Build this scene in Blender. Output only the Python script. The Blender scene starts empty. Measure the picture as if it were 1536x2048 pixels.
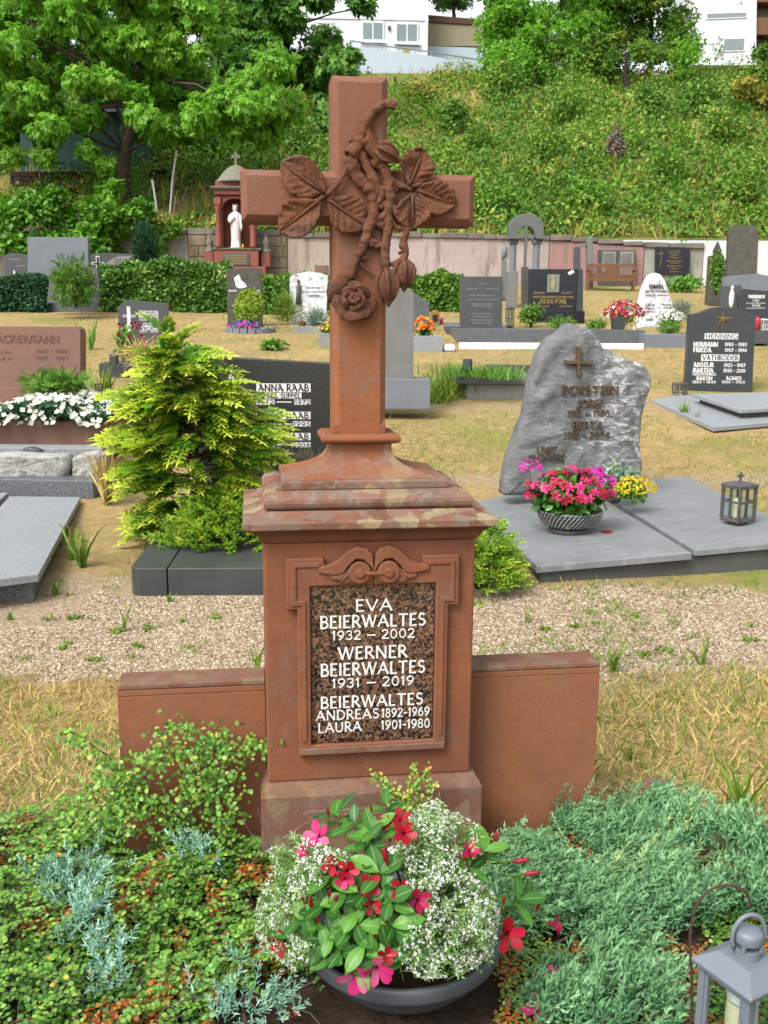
import bpy, bmesh, math, random
import numpy as np
from math import sin, cos, tan, atan2, radians, pi, sqrt, floor
from mathutils import Vector, Matrix

random.seed(7)
rs = np.random.RandomState(11)
scene = bpy.context.scene
COL = scene.collection

# ---------------------------------------------------------------- camera
F = 1950.0            # focal length in pixels of the 1536 x 2048 photograph
PITCH = radians(11.14)
ROLL = radians(0.4)
CAM = np.array([0.0, 0.0, 1.58])
fwd = np.array([0, cos(PITCH), -sin(PITCH)])
_up = np.array([0, sin(PITCH), cos(PITCH)])
_rt = np.array([1.0, 0, 0])
rt = _rt * cos(ROLL) + _up * sin(ROLL)
up = _up * cos(ROLL) - _rt * sin(ROLL)
cd = bpy.data.cameras.new('camera')
cam = bpy.data.objects.new('camera', cd)
COL.objects.link(cam)
cd.sensor_fit = 'VERTICAL'
cd.sensor_height = 36.0
cd.lens = 36.0 * F / 2048.0
cd.clip_start = 0.05
cd.clip_end = 2000
cam.matrix_world = Matrix(((rt[0], up[0], -fwd[0], CAM[0]), (rt[1], up[1], -fwd[1], CAM[1]),
                           (rt[2], up[2], -fwd[2], CAM[2]), (0, 0, 0, 1)))
scene.camera = cam
cd.dof.use_dof = True          # small-sensor camera focused on the cross
cd.dof.focus_distance = 2.75
cd.dof.aperture_fstop = 16.0

# ---------------------------------------------------------------- sky, sun, exposure (bright overcast noon)
TOSUN = Vector((-0.42, -0.52, 0.80)).normalized()
world = bpy.data.worlds.new('World')
scene.world = world
world.use_nodes = True
wn = world.node_tree
wn.nodes.clear()
sky = wn.nodes.new('ShaderNodeTexSky')
sky.sky_type = 'NISHITA'
sky.sun_disc = False
sky.sun_elevation = math.asin(TOSUN.z)
sky.sun_rotation = atan2(TOSUN.x, TOSUN.y)
sky.air_density = 1.0
sky.dust_density = 4.0
sky.ozone_density = 1.0
hs = wn.nodes.new('ShaderNodeHueSaturation')
hs.inputs['Saturation'].default_value = 0.22       # cloud cover: nearly white sky
bg = wn.nodes.new('ShaderNodeBackground')
bg.inputs['Strength'].default_value = 0.15
wo = wn.nodes.new('ShaderNodeOutputWorld')
wn.links.new(sky.outputs[0], hs.inputs['Color'])
wn.links.new(hs.outputs[0], bg.inputs['Color'])
wn.links.new(bg.outputs[0], wo.inputs['Surface'])
sd = bpy.data.lights.new('sun', 'SUN')
sd.energy = 1.1
sd.angle = radians(24)
sd.color = (1.0, 0.95, 0.88)
so = bpy.data.objects.new('sun', sd)
so.rotation_euler = TOSUN.to_track_quat('Z', 'Y').to_euler()
COL.objects.link(so)
vs = scene.view_settings
vs.view_transform = 'Standard'
vs.look = 'None'
vs.exposure = 1.25
vs.gamma = 1.0
vs.use_curve_mapping = False
scene.cycles.max_bounces = 6
scene.cycles.transparent_max_bounces = 8
scene.cycles.use_denoising = True

# ---------------------------------------------------------------- pixel -> place helpers (photograph pixels)
def ray(px, py):
    return fwd + rt * ((px - 768) / F) - up * ((py - 1024) / F)
def at(px, py, Y):
    d = ray(px, py)
    return CAM + d * (Y / d[1])
_ty = np.linspace(-40, 34, 1481)
_tz = np.interp(_ty, [-40, 5.3, 7.76, 10, 13.2, 18, 23.2, 26, 30, 34], [0, 0, .13, .34, .69, 1.13, 1.58, 1.85, 2.42, 2.85])
_k = np.ones(31) / 31
_tz = np.convolve(np.pad(_tz, 15, mode='edge'), _k, 'valid')
def snoise(x, y, s=1.0, seed=0):
    """cheap smooth noise -1..1 for numpy arrays"""
    x = np.asarray(x, float) * s; y = np.asarray(y, float) * s
    r = np.random.RandomState(seed)
    v = 0
    for k in range(7):
        a = r.uniform(0, 2 * pi); f = r.uniform(.6, 2.4); p = r.uniform(0, 6.28); q = r.uniform(0, 6.28)
        v = v + np.sin((x * cos(a) + y * sin(a)) * f + p + .9 * np.sin((-x * sin(a) + y * cos(a)) * f * .8 + q))
    return v / 4.2
def ground_z(x, y):
    return np.interp(y, _ty, _tz) + .008 * snoise(x, y, 2.2, 3)
def hill_z(x, y):
    x = np.asarray(x, float); y = np.asarray(y, float)
    z = np.interp(y, [33.2, 34.2, 40, 50, 60, 62, 76, 90, 200], [4.22, 4.45, 6.9, 11.2, 15.3, 16.0, 16.9, 17.5, 20])
    w = np.clip((y - 34) / 6, 0, 1) * np.clip((61 - y) / 5, 0, 1)
    return z + w * (.55 * snoise(x, y, .22, 5) + .2 * snoise(x, y, .8, 8))
def gp(px, py):
    """point of the ground sheet seen at a pixel"""
    d = ray(px, py)
    t = .8
    while t < 45:
        p = CAM + d * t
        if p[2] < float(ground_z(p[0], p[1])):
            lo, hi = t - .05, t
            for _ in range(18):
                m = (lo + hi) / 2
                p = CAM + d * m
                if p[2] < float(ground_z(p[0], p[1])): hi = m
                else: lo = m
            return CAM + d * hi
        t += .05
    return CAM + d * 33
def hp(px, py):
    d = ray(px, py)
    t = 34.0
    while t < 140:
        p = CAM + d * t
        if p[1] > 33.3 and p[2] < float(hill_z(p[0], p[1])): return p
        t += .25
    return CAM + d * 62
def mpp(p):
    """metres per photograph pixel at a point"""
    return float((np.array(p) - CAM) @ fwd) / F

# ---------------------------------------------------------------- objects
def put(name, me, parent=None):
    o = bpy.data.objects.new(name, me)
    COL.objects.link(o)
    if parent is not None: o.parent = parent
    return o
def tag(o, label, cat=None, group=None, kind=None):
    if label: o['label'] = label
    if cat: o['category'] = cat
    if group: o['group'] = group
    if kind: o['kind'] = kind
    return o
def thing(name, label, cat, loc=(0, 0, 0), rz=0.0, group=None):
    o = bpy.data.objects.new(name, None)
    o.empty_display_size = .1
    COL.objects.link(o)
    o.location = Vector([float(v) for v in loc]); o.rotation_euler = (0, 0, rz)
    return tag(o, label, cat, group, 'thing')
def dup(root, loc, rz, label=None, scale=None):
    """copy a thing with its parts and sub-parts"""
    r = root.copy(); COL.objects.link(r); r.location = Vector([float(v) for v in loc]); r.rotation_euler = (0, 0, rz)
    if label: r['label'] = label
    if scale: r.scale = (scale,) * 3 if not hasattr(scale, '__len__') else scale
    for ch in list(root.children):
        c = ch.copy(); COL.objects.link(c); c.parent = r
        for g in ch.children:
            d = g.copy(); COL.objects.link(d); d.parent = c
    return r

class MB:
    """collects polygons of one mesh"""
    def __init__(s): s.v = []; s.f = []; s.m = []
    def poly(s, vs, fs):
        b = len(s.v)
        s.v += [tuple(float(c) for c in v) for v in vs]
        s.f += [tuple(b + i for i in f) for f in fs]
        return s
    def box(s, x0, x1, y0, y1, z0, z1, rz=0, c=None):
        vs = [(x, y, z) for z in (z0, z1) for y in (y0, y1) for x in (x0, x1)]
        if rz:
            cx, cy = c if c else ((x0 + x1) / 2, (y0 + y1) / 2)
            vs = [(cx + (x - cx) * cos(rz) - (y - cy) * sin(rz), cy + (x - cx) * sin(rz) + (y - cy) * cos(rz), z) for x, y, z in vs]
        return s.poly(vs, [(0, 2, 3, 1), (4, 5, 7, 6), (0, 1, 5, 4), (2, 6, 7, 3), (0, 4, 6, 2), (1, 3, 7, 5)])
    def prism_y(s, pts, y0, y1, top=None):
        """outline in x,z (counter-clockwise seen from the front, -y) pushed from y0 to y1"""
        n = len(pts); t = top or pts
        vs = [(x, y0, z) for x, z in pts] + [(x, y1, z) for x, z in t]
        return s.poly(vs, [tuple(range(n)), tuple(range(2 * n - 1, n - 1, -1))] + [(i, i + n, (i + 1) % n + n, (i + 1) % n) for i in range(n)])
    def prism_z(s, pts, z0, z1, top=None):
        n = len(pts); t = top or pts
        vs = [(x, y, z0) for x, y in pts] + [(x, y, z1) for x, y in t]
        return s.poly(vs, [tuple(range(n - 1, -1, -1)), tuple(range(n, 2 * n))] + [(i, (i + 1) % n, (i + 1) % n + n, i + n) for i in range(n)])
    def loft(s, rings, cap=True):
        n = len(rings[0]); vs = [p for r in rings for p in r]; fs = []
        for k in range(len(rings) - 1):
            for i in range(n):
                fs.append((k * n + i, k * n + (i + 1) % n, (k + 1) * n + (i + 1) % n, (k + 1) * n + i))
        if cap:
            fs.append(tuple(range(n - 1, -1, -1))); fs.append(tuple((len(rings) - 1) * n + i for i in range(n)))
        return s.poly(vs, fs)
    def rect_loft(s, prof, cx=0, cy=0):
        """prof: (half x, half y, z) from the bottom up"""
        return s.loft([[(cx - a, cy - b, z), (cx + a, cy - b, z), (cx + a, cy + b, z), (cx - a, cy + b, z)] for a, b, z in prof])
    def lathe(s, prof, n=20, c=(0, 0, 0), sy=1.0):
        return s.loft([[(c[0] + r * cos(2 * pi * i / n), c[1] + sy * r * sin(2 * pi * i / n), c[2] + z) for i in range(n)] for r, z in prof])
    def tube(s, pts, rad, n=6, cap=True):
        pts = [Vector([float(c) for c in p]) for p in pts]
        if not hasattr(rad, '__len__'): rad = [rad] * len(pts)
        rings = []; pu = None
        for i, p in enumerate(pts):
            t = (pts[min(i + 1, len(pts) - 1)] - pts[max(i - 1, 0)]).normalized()
            if pu is None:
                pu = t.orthogonal().normalized()
            u = (pu - t * pu.dot(t))
            u = u.normalized() if u.length > 1e-6 else t.orthogonal().normalized()
            w = t.cross(u); pu = u
            rings.append([tuple(p + (u * cos(2 * pi * k / n) + w * sin(2 * pi * k / n)) * rad[i]) for k in range(n)])
        return s.loft(rings, cap)
    def bar(s, a, b, r, n=6): return s.tube([a, b], r, n)
    def ball(s, c, rx, ry=None, rz=None, n=10, m=6):
        ry = ry or rx; rz = rz or rx
        rings = [[(c[0] + rx * sin(pi * k / m) * cos(2 * pi * i / n), c[1] + ry * sin(pi * k / m) * sin(2 * pi * i / n), c[2] - rz * cos(pi * k / m)) for i in range(n)]
                 for k in ([.06] + list(range(1, m)) + [m - .06])]
        return s.loft(rings)
    def mesh(s, name='mesh', smooth=False):
        me = bpy.data.meshes.new(name)
        me.from_pydata(s.v, [], s.f)
        if smooth: me.polygons.foreach_set('use_smooth', [True] * len(me.polygons))
        me.update()
        return me
def fix_normals(me):
    bm = bmesh.new(); bm.from_mesh(me)
    bmesh.ops.recalc_face_normals(bm, faces=bm.faces)
    bm.to_mesh(me); bm.free()
def part(name, mb, mat, parent=None, bevel=0.0, smooth=False, seg=2, sub=0, loc=None, fix=True, angle=35):
    me = mb.mesh(name, smooth) if isinstance(mb, MB) else mb
    if isinstance(mb, MB) and fix: fix_normals(me)
    if mat is not None and not me.materials: me.materials.append(mat)
    o = put(name, me, parent)
    if loc is not None: o.location = Vector([float(c) for c in loc])
    if bevel:
        b = o.modifiers.new('bevel', 'BEVEL'); b.width = bevel; b.segments = seg; b.limit_method = 'ANGLE'; b.angle_limit = radians(angle)
    if sub:
        m = o.modifiers.new('sub', 'SUBSURF'); m.levels = sub; m.render_levels = sub
    return o

# ---------------------------------------------------------------- leaf stamping (numpy)
def norm(a): return a / np.maximum(np.linalg.norm(a, axis=-1, keepdims=True), 1e-9)
def stamp(name, tmpl, pos, dirv, upv, scale, mat, parent=None, tint=None, smooth=False, extra=None):
    """copies of a small template (+Y along dirv, +Z towards upv) joined in one mesh"""
    tv, tf, tip = tmpl
    tv = np.asarray(tv, float); tf = np.asarray(tf, np.int64); tip = np.asarray(tip, float)
    m = len(pos); n = len(tv)
    y = norm(np.asarray(dirv, float)); z = np.asarray(upv, float)
    z = z - y * np.sum(z * y, -1, keepdims=True)
    bad = np.linalg.norm(z, axis=-1) < 1e-5
    z[bad] = np.array([0.3, .2, .93]); z = z - y * np.sum(z * y, -1, keepdims=True); z = norm(z)
    x = np.cross(y, z)
    sc = np.asarray(scale, float)
    if sc.ndim == 0: sc = np.full(m, float(sc))
    if sc.ndim == 1: sc = np.stack([sc] * 3, -1)
    tvs = tv[None] * sc[:, None, :]
    V = pos[:, None, :] + tvs[:, :, 0:1] * x[:, None] + tvs[:, :, 1:2] * y[:, None] + tvs[:, :, 2:3] * z[:, None]
    V = V.reshape(-1, 3)
    k = tf.shape[1]
    Fa = (tf[None] + (np.arange(m) * n)[:, None, None]).reshape(-1, k)
    me = bpy.data.meshes.new(name)
    me.vertices.add(len(V)); me.vertices.foreach_set('co', V.ravel())
    me.loops.add(Fa.size); me.loops.foreach_set('vertex_index', Fa.ravel().astype(np.int32))
    me.polygons.add(len(Fa)); me.polygons.foreach_set('loop_start', (np.arange(len(Fa)) * k).astype(np.int32))
    if smooth: me.polygons.foreach_set('use_smooth', np.ones(len(Fa), bool))
    me.update(calc_edges=True)
    if tint is None: tint = rs.rand(m)
    a = me.attributes.new('tint', 'FLOAT', 'POINT'); a.data.foreach_set('value', np.repeat(tint, n).astype(np.float32))
    a = me.attributes.new('tip', 'FLOAT', 'POINT'); a.data.foreach_set('value', np.tile(tip, m).astype(np.float32))
    if mat is not None: me.materials.append(mat)
    return put(name, me, parent)
def rdir(n, zlo=-1, zhi=1):
    z = rs.uniform(zlo, zhi, n); a = rs.uniform(0, 2 * pi, n); r = np.sqrt(1 - z * z)
    return np.stack([r * np.cos(a), r * np.sin(a), z], -1)
# templates: vertices, faces, 'tip' value per vertex
def t_leaf(w=.5, fold=.12, droop=.1):
    return ([(0, 0, 0), (-w / 2, .45, fold), (0, .5, 0), (w / 2, .45, fold), (0, 1, -droop)],
            [(0, 2, 1), (0, 3, 2), (1, 2, 4), (2, 3, 4)], [0, .5, .5, .5, 1])
def t_oval(w=.6, fold=.08, droop=.08):
    v = [(0, 0, 0), (-w * .42, .25, fold), (-w * .5, .58, fold), (-w * .28, .88, fold * .4), (0, 1, -droop),
         (w * .28, .88, fold * .4), (w * .5, .58, fold), (w * .42, .25, fold), (0, .5, 0)]
    return (v, [(i, (i + 1) % 8, 8) for i in range(8)], [0, .25, .6, .9, 1, .9, .6, .25, .5])
def t_hex(w=.7, fold=.06, droop=.04):
    return ([(0, 0, 0), (-w / 2, .32, fold), (-w * .42, .74, fold * .6), (0, 1, -droop), (w * .42, .74, fold * .6), (w / 2, .32, fold)], [(0, 5, 1), (1, 5, 4), (1, 4, 2), (2, 4, 3)], [0, .3, .7, 1, .7, .3])
def t_blade(w=.05, bend=.35):
    return ([(-w, 0, 0), (w, 0, 0), (-w * .8, .45, -.04), (w * .8, .45, -.04), (-w * .5, .8, -bend * .5), (w * .5, .8, -bend * .5), (0, 1, -bend)],
            [(0, 1, 3), (0, 3, 2), (2, 3, 5), (2, 5, 4), (4, 5, 6)], [0, 0, .4, .4, .8, .8, 1])
def t_merge(parts):
    V = []; Fc = []; T = []
    for (v, f, t) in parts:
        b = len(V); V += [tuple(p) for p in v]; Fc += [tuple(b + i for i in q) for q in f]; T += list(t)
    return (V, Fc, T)
def t_xf(t, loc=(0, 0, 0), yaw=0, pitch=0, s=1, roll=0, tadd=0, tmul=1):
    M = Matrix.Rotation(yaw, 3, 'Z') @ Matrix.Rotation(pitch, 3, 'X') @ Matrix.Rotation(roll, 3, 'Y')
    return ([tuple(Vector(loc) + M @ (Vector(p) * s)) for p in t[0]], t[1], [min(1, q * tmul + tadd) for q in t[2]])
def strip(a, b, w, z=0.0):
    """thin pointed sliver from a to b (a flat triangle pair)"""
    a = Vector(a); b = Vector(b); d = (b - a); s = Vector((-d.y, d.x, 0))
    s = s.normalized() * w if s.length > 1e-6 else Vector((w, 0, 0))
    m = a + d * .45
    return [a, m + s + Vector((0, 0, z)), b, m - s + Vector((0, 0, z))]
def t_frond(nside=7, length=1.0, w=.032, sub=3, spread=.38, droop=.25, seed=1):
    """flat fan of a cypress / thuja branchlet: axis, side twigs, twiglets"""
    r = random.Random(seed); V = []; Fc = []; T = []
    def add(a, b, ww, ta, tb):
        q = strip(a, b, ww); k = len(V); V.extend(tuple(p) for p in q); Fc.extend([(k, k + 1, k + 2), (k, k + 2, k + 3)])
        T.extend([ta, (ta + tb) / 2, tb, (ta + tb) / 2])
    def zz(y): return -droop * y * y
    for k in range(4):
        add((0, k * .25, zz(k * .25)), (0, k * .25 + .3, zz(min(1, k * .25 + .3))), w * .55, k * .22, k * .22 + .3)
    for i in range(nside):
        y = .1 + .82 * i / nside
        L = spread * (1 - .72 * (i / nside) ** 1.4) * r.uniform(.8, 1.15)
        for s in (-1, 1):
            a = Vector((0, y + r.uniform(-.03, .03), zz(y))); an = r.uniform(.75, 1.0)
            b = a + Vector((s * L * sin(an), L * cos(an), -droop * .6 * L + r.uniform(-.02, .04)))
            add(a, b, w, y * .7, min(1, y * .75 + .35))
            for j in range(sub):
                u = .3 + .6 * j / sub
                p = a.lerp(b, u); l2 = L * .42 * (1.1 - u * .6)
                for s2 in (-1, 1):
                    an2 = an * s + s2 * .7
                    e = p + Vector((l2 * sin(an2), l2 * cos(an2), r.uniform(-.03, .03)))
                    add(p, e, w * .8, y * .7 + .1, min(1, y * .75 + .45))
    return (V, Fc, T)
def t_plume(nt=14, seed=2, w=.03, spread=.34):
    """feathery juniper spray: twigs all round a leader"""
    r = random.Random(seed); V = []; Fc = []; T = []
    def add(a, b, ww, ta, tb):
        a = Vector(a); b = Vector(b); d = (b - a).normalized(); s = d.orthogonal().normalized()
        s = (Matrix.Rotation(r.uniform(0, 6.3), 3, d) @ s) * ww
        m = a.lerp(b, .5); k = len(V)
        V.extend([tuple(a), tuple(m + s), tuple(b), tuple(m - s)]); Fc.extend([(k, k + 1, k + 2), (k, k + 2, k + 3)]); T.extend([ta, (ta + tb) / 2, tb, (ta + tb) / 2])
    for k in range(3): add((0, k * .33, 0), (0, k * .33 + .36, 0), w * 1.1, k * .3, k * .3 + .35)
    for i in range(nt):
        y = .08 + .84 * i / nt; az = i * 2.4 + r.uniform(-.4, .4); L = spread * (1 - .55 * y) * r.uniform(.7, 1.2)
        dirn = Vector((cos(az) * .75, .72, sin(az) * .6)).normalized()
        a = Vector((0, y, 0)); b = a + dirn * L
        add(a, b, w, y * .6, y * .6 + .35)
        for j in range(3):
            p = a.lerp(b, .3 + .25 * j)
            e = p + (dirn + Vector((r.uniform(-.8, .8), r.uniform(0, .6), r.uniform(-.8, .8)))).normalized() * L * .38
            add(p, e, w * .9, y * .6 + .15, y * .6 + .4)
    return (V, Fc, T)
# ---------------------------------------------------------------- materials
MATS = {}
def nodes_of(name):
    m = bpy.data.materials.new(name); m.use_nodes = True
    nt = m.node_tree; nt.nodes.clear()
    out = nt.nodes.new('ShaderNodeOutputMaterial'); p = nt.nodes.new('ShaderNodeBsdfPrincipled')
    nt.links.new(p.outputs[0], out.inputs['Surface'])
    MATS[name] = m
    return m, nt, p, out
def coord(nt, world_pos=False):
    if world_pos:
        return nt.nodes.new('ShaderNodeNewGeometry').outputs['Position']
    return nt.nodes.new('ShaderNodeTexCoord').outputs['Object']
def noise(nt, co, scale, detail=4, rough=.6, dist=0):
    n = nt.nodes.new('ShaderNodeTexNoise'); n.inputs['Scale'].default_value = scale; n.inputs['Detail'].default_value = detail
    n.inputs['Roughness'].default_value = rough; n.inputs['Distortion'].default_value = dist
    nt.links.new(co, n.inputs['Vector']); return n.outputs['Fac']
def vor(nt, co, scale, feature='F1', out='Distance', rnd=1):
    n = nt.nodes.new('ShaderNodeTexVoronoi'); n.feature = feature; n.inputs['Scale'].default_value = scale; n.inputs['Randomness'].default_value = rnd
    nt.links.new(co, n.inputs['Vector']); return n.outputs[out]
def ramp(nt, fac, stops, interp='LINEAR'):
    r = nt.nodes.new('ShaderNodeValToRGB'); r.color_ramp.interpolation = interp
    e = r.color_ramp.elements
    while len(e) > 2: e.remove(e[-1])
    for i, (p, c) in enumerate(stops):
        if i > 1: e.new(p)
        e[i].position = p; e[i].color = (c[0], c[1], c[2], 1) if hasattr(c, '__len__') else (c, c, c, 1)
    nt.links.new(fac, r.inputs['Fac']); return r.outputs['Color']
def mixc(nt, fac, a, b, mode='MIX'):
    m = nt.nodes.new('ShaderNodeMix'); m.data_type = 'RGBA'; m.blend_type = mode
    for sock, v in ((m.inputs['Factor'], fac), (m.inputs['A'] if False else m.inputs[6], a), (m.inputs[7], b)):
        if hasattr(v, 'is_linked'): nt.links.new(v, sock)
        elif hasattr(v, '__len__'): sock.default_value = (*v[:3], 1)
        else: sock.default_value = v
    return m.outputs[2]
def bump(nt, p, h, strength=.3, dist=.01):
    b = nt.nodes.new('ShaderNodeBump'); b.inputs['Strength'].default_value = strength; b.inputs['Distance'].default_value = dist
    nt.links.new(h, b.inputs['Height']); nt.links.new(b.outputs[0], p.inputs['Normal'])
def setc(nt, p, c, rough=.8, spec=.3):
    if hasattr(c, 'is_linked'): nt.links.new(c, p.inputs['Base Color'])
    else: p.inputs['Base Color'].default_value = (*c, 1)
    p.inputs['Roughness'].default_value = rough; p.inputs['Specular IOR Level'].default_value = spec
KA = .58
def plain(name, c, c2=None, scale=6, rough=.7, spec=.3, metal=0, bmp=0, bscale=60, bd=.004):
    m, nt, p, o = nodes_of(name); co = coord(nt)
    c2 = c2 or tuple(v * .75 for v in c)
    k = KA if max(c) < .6 else .75
    c = tuple(v * k for v in c); c2 = tuple(v * k for v in c2)
    setc(nt, p, mixc(nt, ramp(nt, noise(nt, co, scale, 5, .65), [(.3, 0), (.7, 1)]), c, c2), rough, spec)
    p.inputs['Metallic'].default_value = metal
    if bmp: bump(nt, p, noise(nt, co, bscale, 4), bmp, bd)
    return m
def granite(name, cols, scale=120, rough=.35, spec=.45, big=None):
    """speckled stone from voronoi grains"""
    m, nt, p, o = nodes_of(name); co = coord(nt)
    v = vor(nt, co, scale, out='Color')
    sep = nt.nodes.new('ShaderNodeSeparateColor'); nt.links.new(v, sep.inputs[0])
    c = ramp(nt, sep.outputs[0], [(q, tuple(v * KA for v in cc)) for q, cc in cols])
    if big: c = mixc(nt, ramp(nt, noise(nt, co, 4, 4), [(.4, 0), (.7, 1)]), c, big, 'MIX')
    setc(nt, p, c, rough, spec); return m
def leafmat(name, stops, tipc=None, tipw=.6, rough=.5, trans=.22, spec=.35, tiplo=.45):
    m, nt, p, o = nodes_of(name)
    a = nt.nodes.new('ShaderNodeAttribute'); a.attribute_name = 'tint'
    c = ramp(nt, a.outputs['Fac'], stops)
    if tipc:
        t = nt.nodes.new('ShaderNodeAttribute'); t.attribute_name = 'tip'
        c = mixc(nt, ramp(nt, t.outputs['Fac'], [(tiplo, 0), (1, tipw)]), c, tipc)
    setc(nt, p, c, rough, spec)
    tr = nt.nodes.new('ShaderNodeBsdfTranslucent'); nt.links.new(c, tr.inputs[0]) if hasattr(c, 'is_linked') else None
    mx = nt.nodes.new('ShaderNodeMixShader'); mx.inputs[0].default_value = trans
    nt.links.new(p.outputs[0], mx.inputs[1]); nt.links.new(tr.outputs[0], mx.inputs[2]); nt.links.new(mx.outputs[0], o.inputs['Surface'])
    return m

# red sandstone: clean, and the weathered one of the moulded cap with lichen
def warp(nt, co, scale, amt):
    n = nt.nodes.new('ShaderNodeTexNoise'); n.inputs['Scale'].default_value = scale; n.inputs['Detail'].default_value = 6; n.inputs['Roughness'].default_value = .7
    nt.links.new(co, n.inputs['Vector'])
    a = nt.nodes.new('ShaderNodeVectorMath'); a.operation = 'SUBTRACT'; a.inputs[1].default_value = (.5, .5, .5); nt.links.new(n.outputs['Color'], a.inputs[0])
    b = nt.nodes.new('ShaderNodeVectorMath'); b.operation = 'SCALE'; b.inputs['Scale'].default_value = amt; nt.links.new(a.outputs[0], b.inputs[0])
    c = nt.nodes.new('ShaderNodeVectorMath'); c.operation = 'ADD'; nt.links.new(co, c.inputs[0]); nt.links.new(b.outputs[0], c.inputs[1])
    return c.outputs[0]
def sandstone(name, lichen=0.0, base=(.43, .135, .068), dark=(.30, .10, .062), warm=(.50, .17, .075), stain=.5, grain=.3, rough_b=.5, warmz=None):
    base, dark, warm = [(v[0] * .485, v[1] * .522, v[2] * .485) for v in (base, dark, warm)]
    m, nt, p, o = nodes_of(name); co = coord(nt)
    c = mixc(nt, ramp(nt, noise(nt, co, 2.2, 6, .62), [(.34, 0), (.66, 1)]), base, dark)
    wf = ramp(nt, noise(nt, co, 4.5, 4, .55, .5), [(.46, 0), (.72, .85)])
    if warmz:      # fresher orange stone lower down the shaft
        sz = nt.nodes.new('ShaderNodeSeparateXYZ'); nt.links.new(co, sz.inputs[0])
        mr = nt.nodes.new('ShaderNodeMapRange'); mr.inputs[1].default_value = warmz[0]; mr.inputs[2].default_value = warmz[1]; mr.inputs[3].default_value = 1; mr.inputs[4].default_value = 0; nt.links.new(sz.outputs[2], mr.inputs[0])
        ma = nt.nodes.new('ShaderNodeMath'); ma.operation = 'MAXIMUM'; nt.links.new(mr.outputs[0], ma.inputs[0]); mu = nt.nodes.new('ShaderNodeMath'); mu.operation = 'MULTIPLY'; mu.inputs[1].default_value = .45; nt.links.new(wf, mu.inputs[0]); nt.links.new(mu.outputs[0], ma.inputs[1]); wf = ma.outputs[0]
    c = mixc(nt, wf, c, warm)
    c = mixc(nt, ramp(nt, noise(nt, co, 70, 4, .75), [(.35, .0), (.72, grain)]), c, tuple(v * .45 for v in dark))
    c = mixc(nt, ramp(nt, noise(nt, co, 24, 5, .7), [(.55, .0), (.75, .22)]), c, tuple(min(1, v * 1.5) for v in warm))
    # grey bloom
    c = mixc(nt, ramp(nt, noise(nt, co, 6.5, 9, .74, .4), [(.53, 0), (.70, stain)]), c, (.15, .115, .095))
    pit = ramp(nt, vor(nt, co, 75), [(.09, 1), (.17, 0)])
    keep = ramp(nt, noise(nt, co, 19, 3), [(.54, 0), (.60, 1)])
    pk = nt.nodes.new('ShaderNodeMath'); pk.operation = 'MULTIPLY'; nt.links.new(pit, pk.inputs[0]); nt.links.new(keep, pk.inputs[1])
    c = mixc(nt, pk.outputs[0], c, (.05, .02, .012))
    if lichen:
        w = warp(nt, co, 26, .07)
        v = vor(nt, w, 17, out='Color'); sep = nt.nodes.new('ShaderNodeSeparateColor'); nt.links.new(v, sep.inputs[0])
        soft = ramp(nt, noise(nt, co, 55, 5, .75), [(.3, .35), (.7, 1)])
        def lay(c, src, lo, amt, colr):
            mm = nt.nodes.new('ShaderNodeMath'); mm.operation = 'MULTIPLY'
            nt.links.new(ramp(nt, src, [(lo, 0), (lo + .03, amt)]), mm.inputs[0]); nt.links.new(soft, mm.inputs[1]); return mixc(nt, mm.outputs[0], c, colr)
        c = lay(c, sep.outputs[0], .42, .8 * min(1, lichen * 1.3), (.165, .128, .10))
        c = lay(c, sep.outputs[1], .66, .55 * lichen, (.24, .115, .085))
        c = lay(c, noise(nt, co, 13, 7, .72), .56, .7 * lichen, (.21, .185, .15))
        c = lay(c, sep.outputs[2], .84, .75 * lichen, (.31, .27, .145))
        c = lay(c, noise(nt, co, 30, 6, .7), .63, .5 * lichen, (.11, .085, .06))
    setc(nt, p, c, .88, .15)
    hh = nt.nodes.new('ShaderNodeMath'); hh.operation = 'SUBTRACT'
    nt.links.new(noise(nt, co, 130, 5, .75), hh.inputs[0]); nt.links.new(pk.outputs[0], hh.inputs[1])
    h2 = nt.nodes.new('ShaderNodeMath'); h2.operation = 'MULTIPLY_ADD'; h2.inputs[1].default_value = 1.5; nt.links.new(noise(nt, co, 14, 5, .6), h2.inputs[0]); nt.links.new(hh.outputs[0], h2.inputs[2])
    bump(nt, p, h2.outputs[0], rough_b, .0035 if rough_b < .8 else .008)
    return m
sandstone('sandstone', base=(.42, .150, .085), dark=(.31, .115, .075), warm=(.48, .165, .075))
sandstone('sandstone_cross', base=(.405, .17, .122), dark=(.33, .145, .108), warm=(.47, .165, .077), stain=.6, warmz=(1.45, 1.85))
sandstone('sandstone_cap', .9, base=(.335, .14, .10), dark=(.25, .12, .09), warm=(.37, .15, .09))
sandstone('sandstone_foot', .35, base=(.34, .145, .10), dark=(.25, .12, .09), warm=(.38, .16, .09), stain=.9)
sandstone('sandstone_neck', .45, base=(.42, .150, .085), dark=(.31, .115, .075), warm=(.48, .165, .075))
sandstone('sandstone_carved', 0, base=(.37, .145, .092), dark=(.23, .10, .07), warm=(.42, .15, .075), stain=.75, grain=.5, rough_b=1.0)
sandstone('sandstone_wing', 0, base=(.45, .165, .09), dark=(.37, .145, .09), warm=(.50, .185, .085), stain=.25, grain=.2)
sandstone('sandstone_pink', 0, base=(.40, .21, .175), dark=(.33, .18, .155), warm=(.42, .22, .165), stain=.3)
granite('granite_brown', [(0, (.018, .015, .012)), (.30, (.03, .025, .02)), (.38, (.10, .065, .04)), (.62, (.25, .125, .075)), (.8, (.35, .185, .12)), (.92, (.14, .095, .06)), (1, (.06, .05, .04))], 165, .22, .5)
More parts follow.
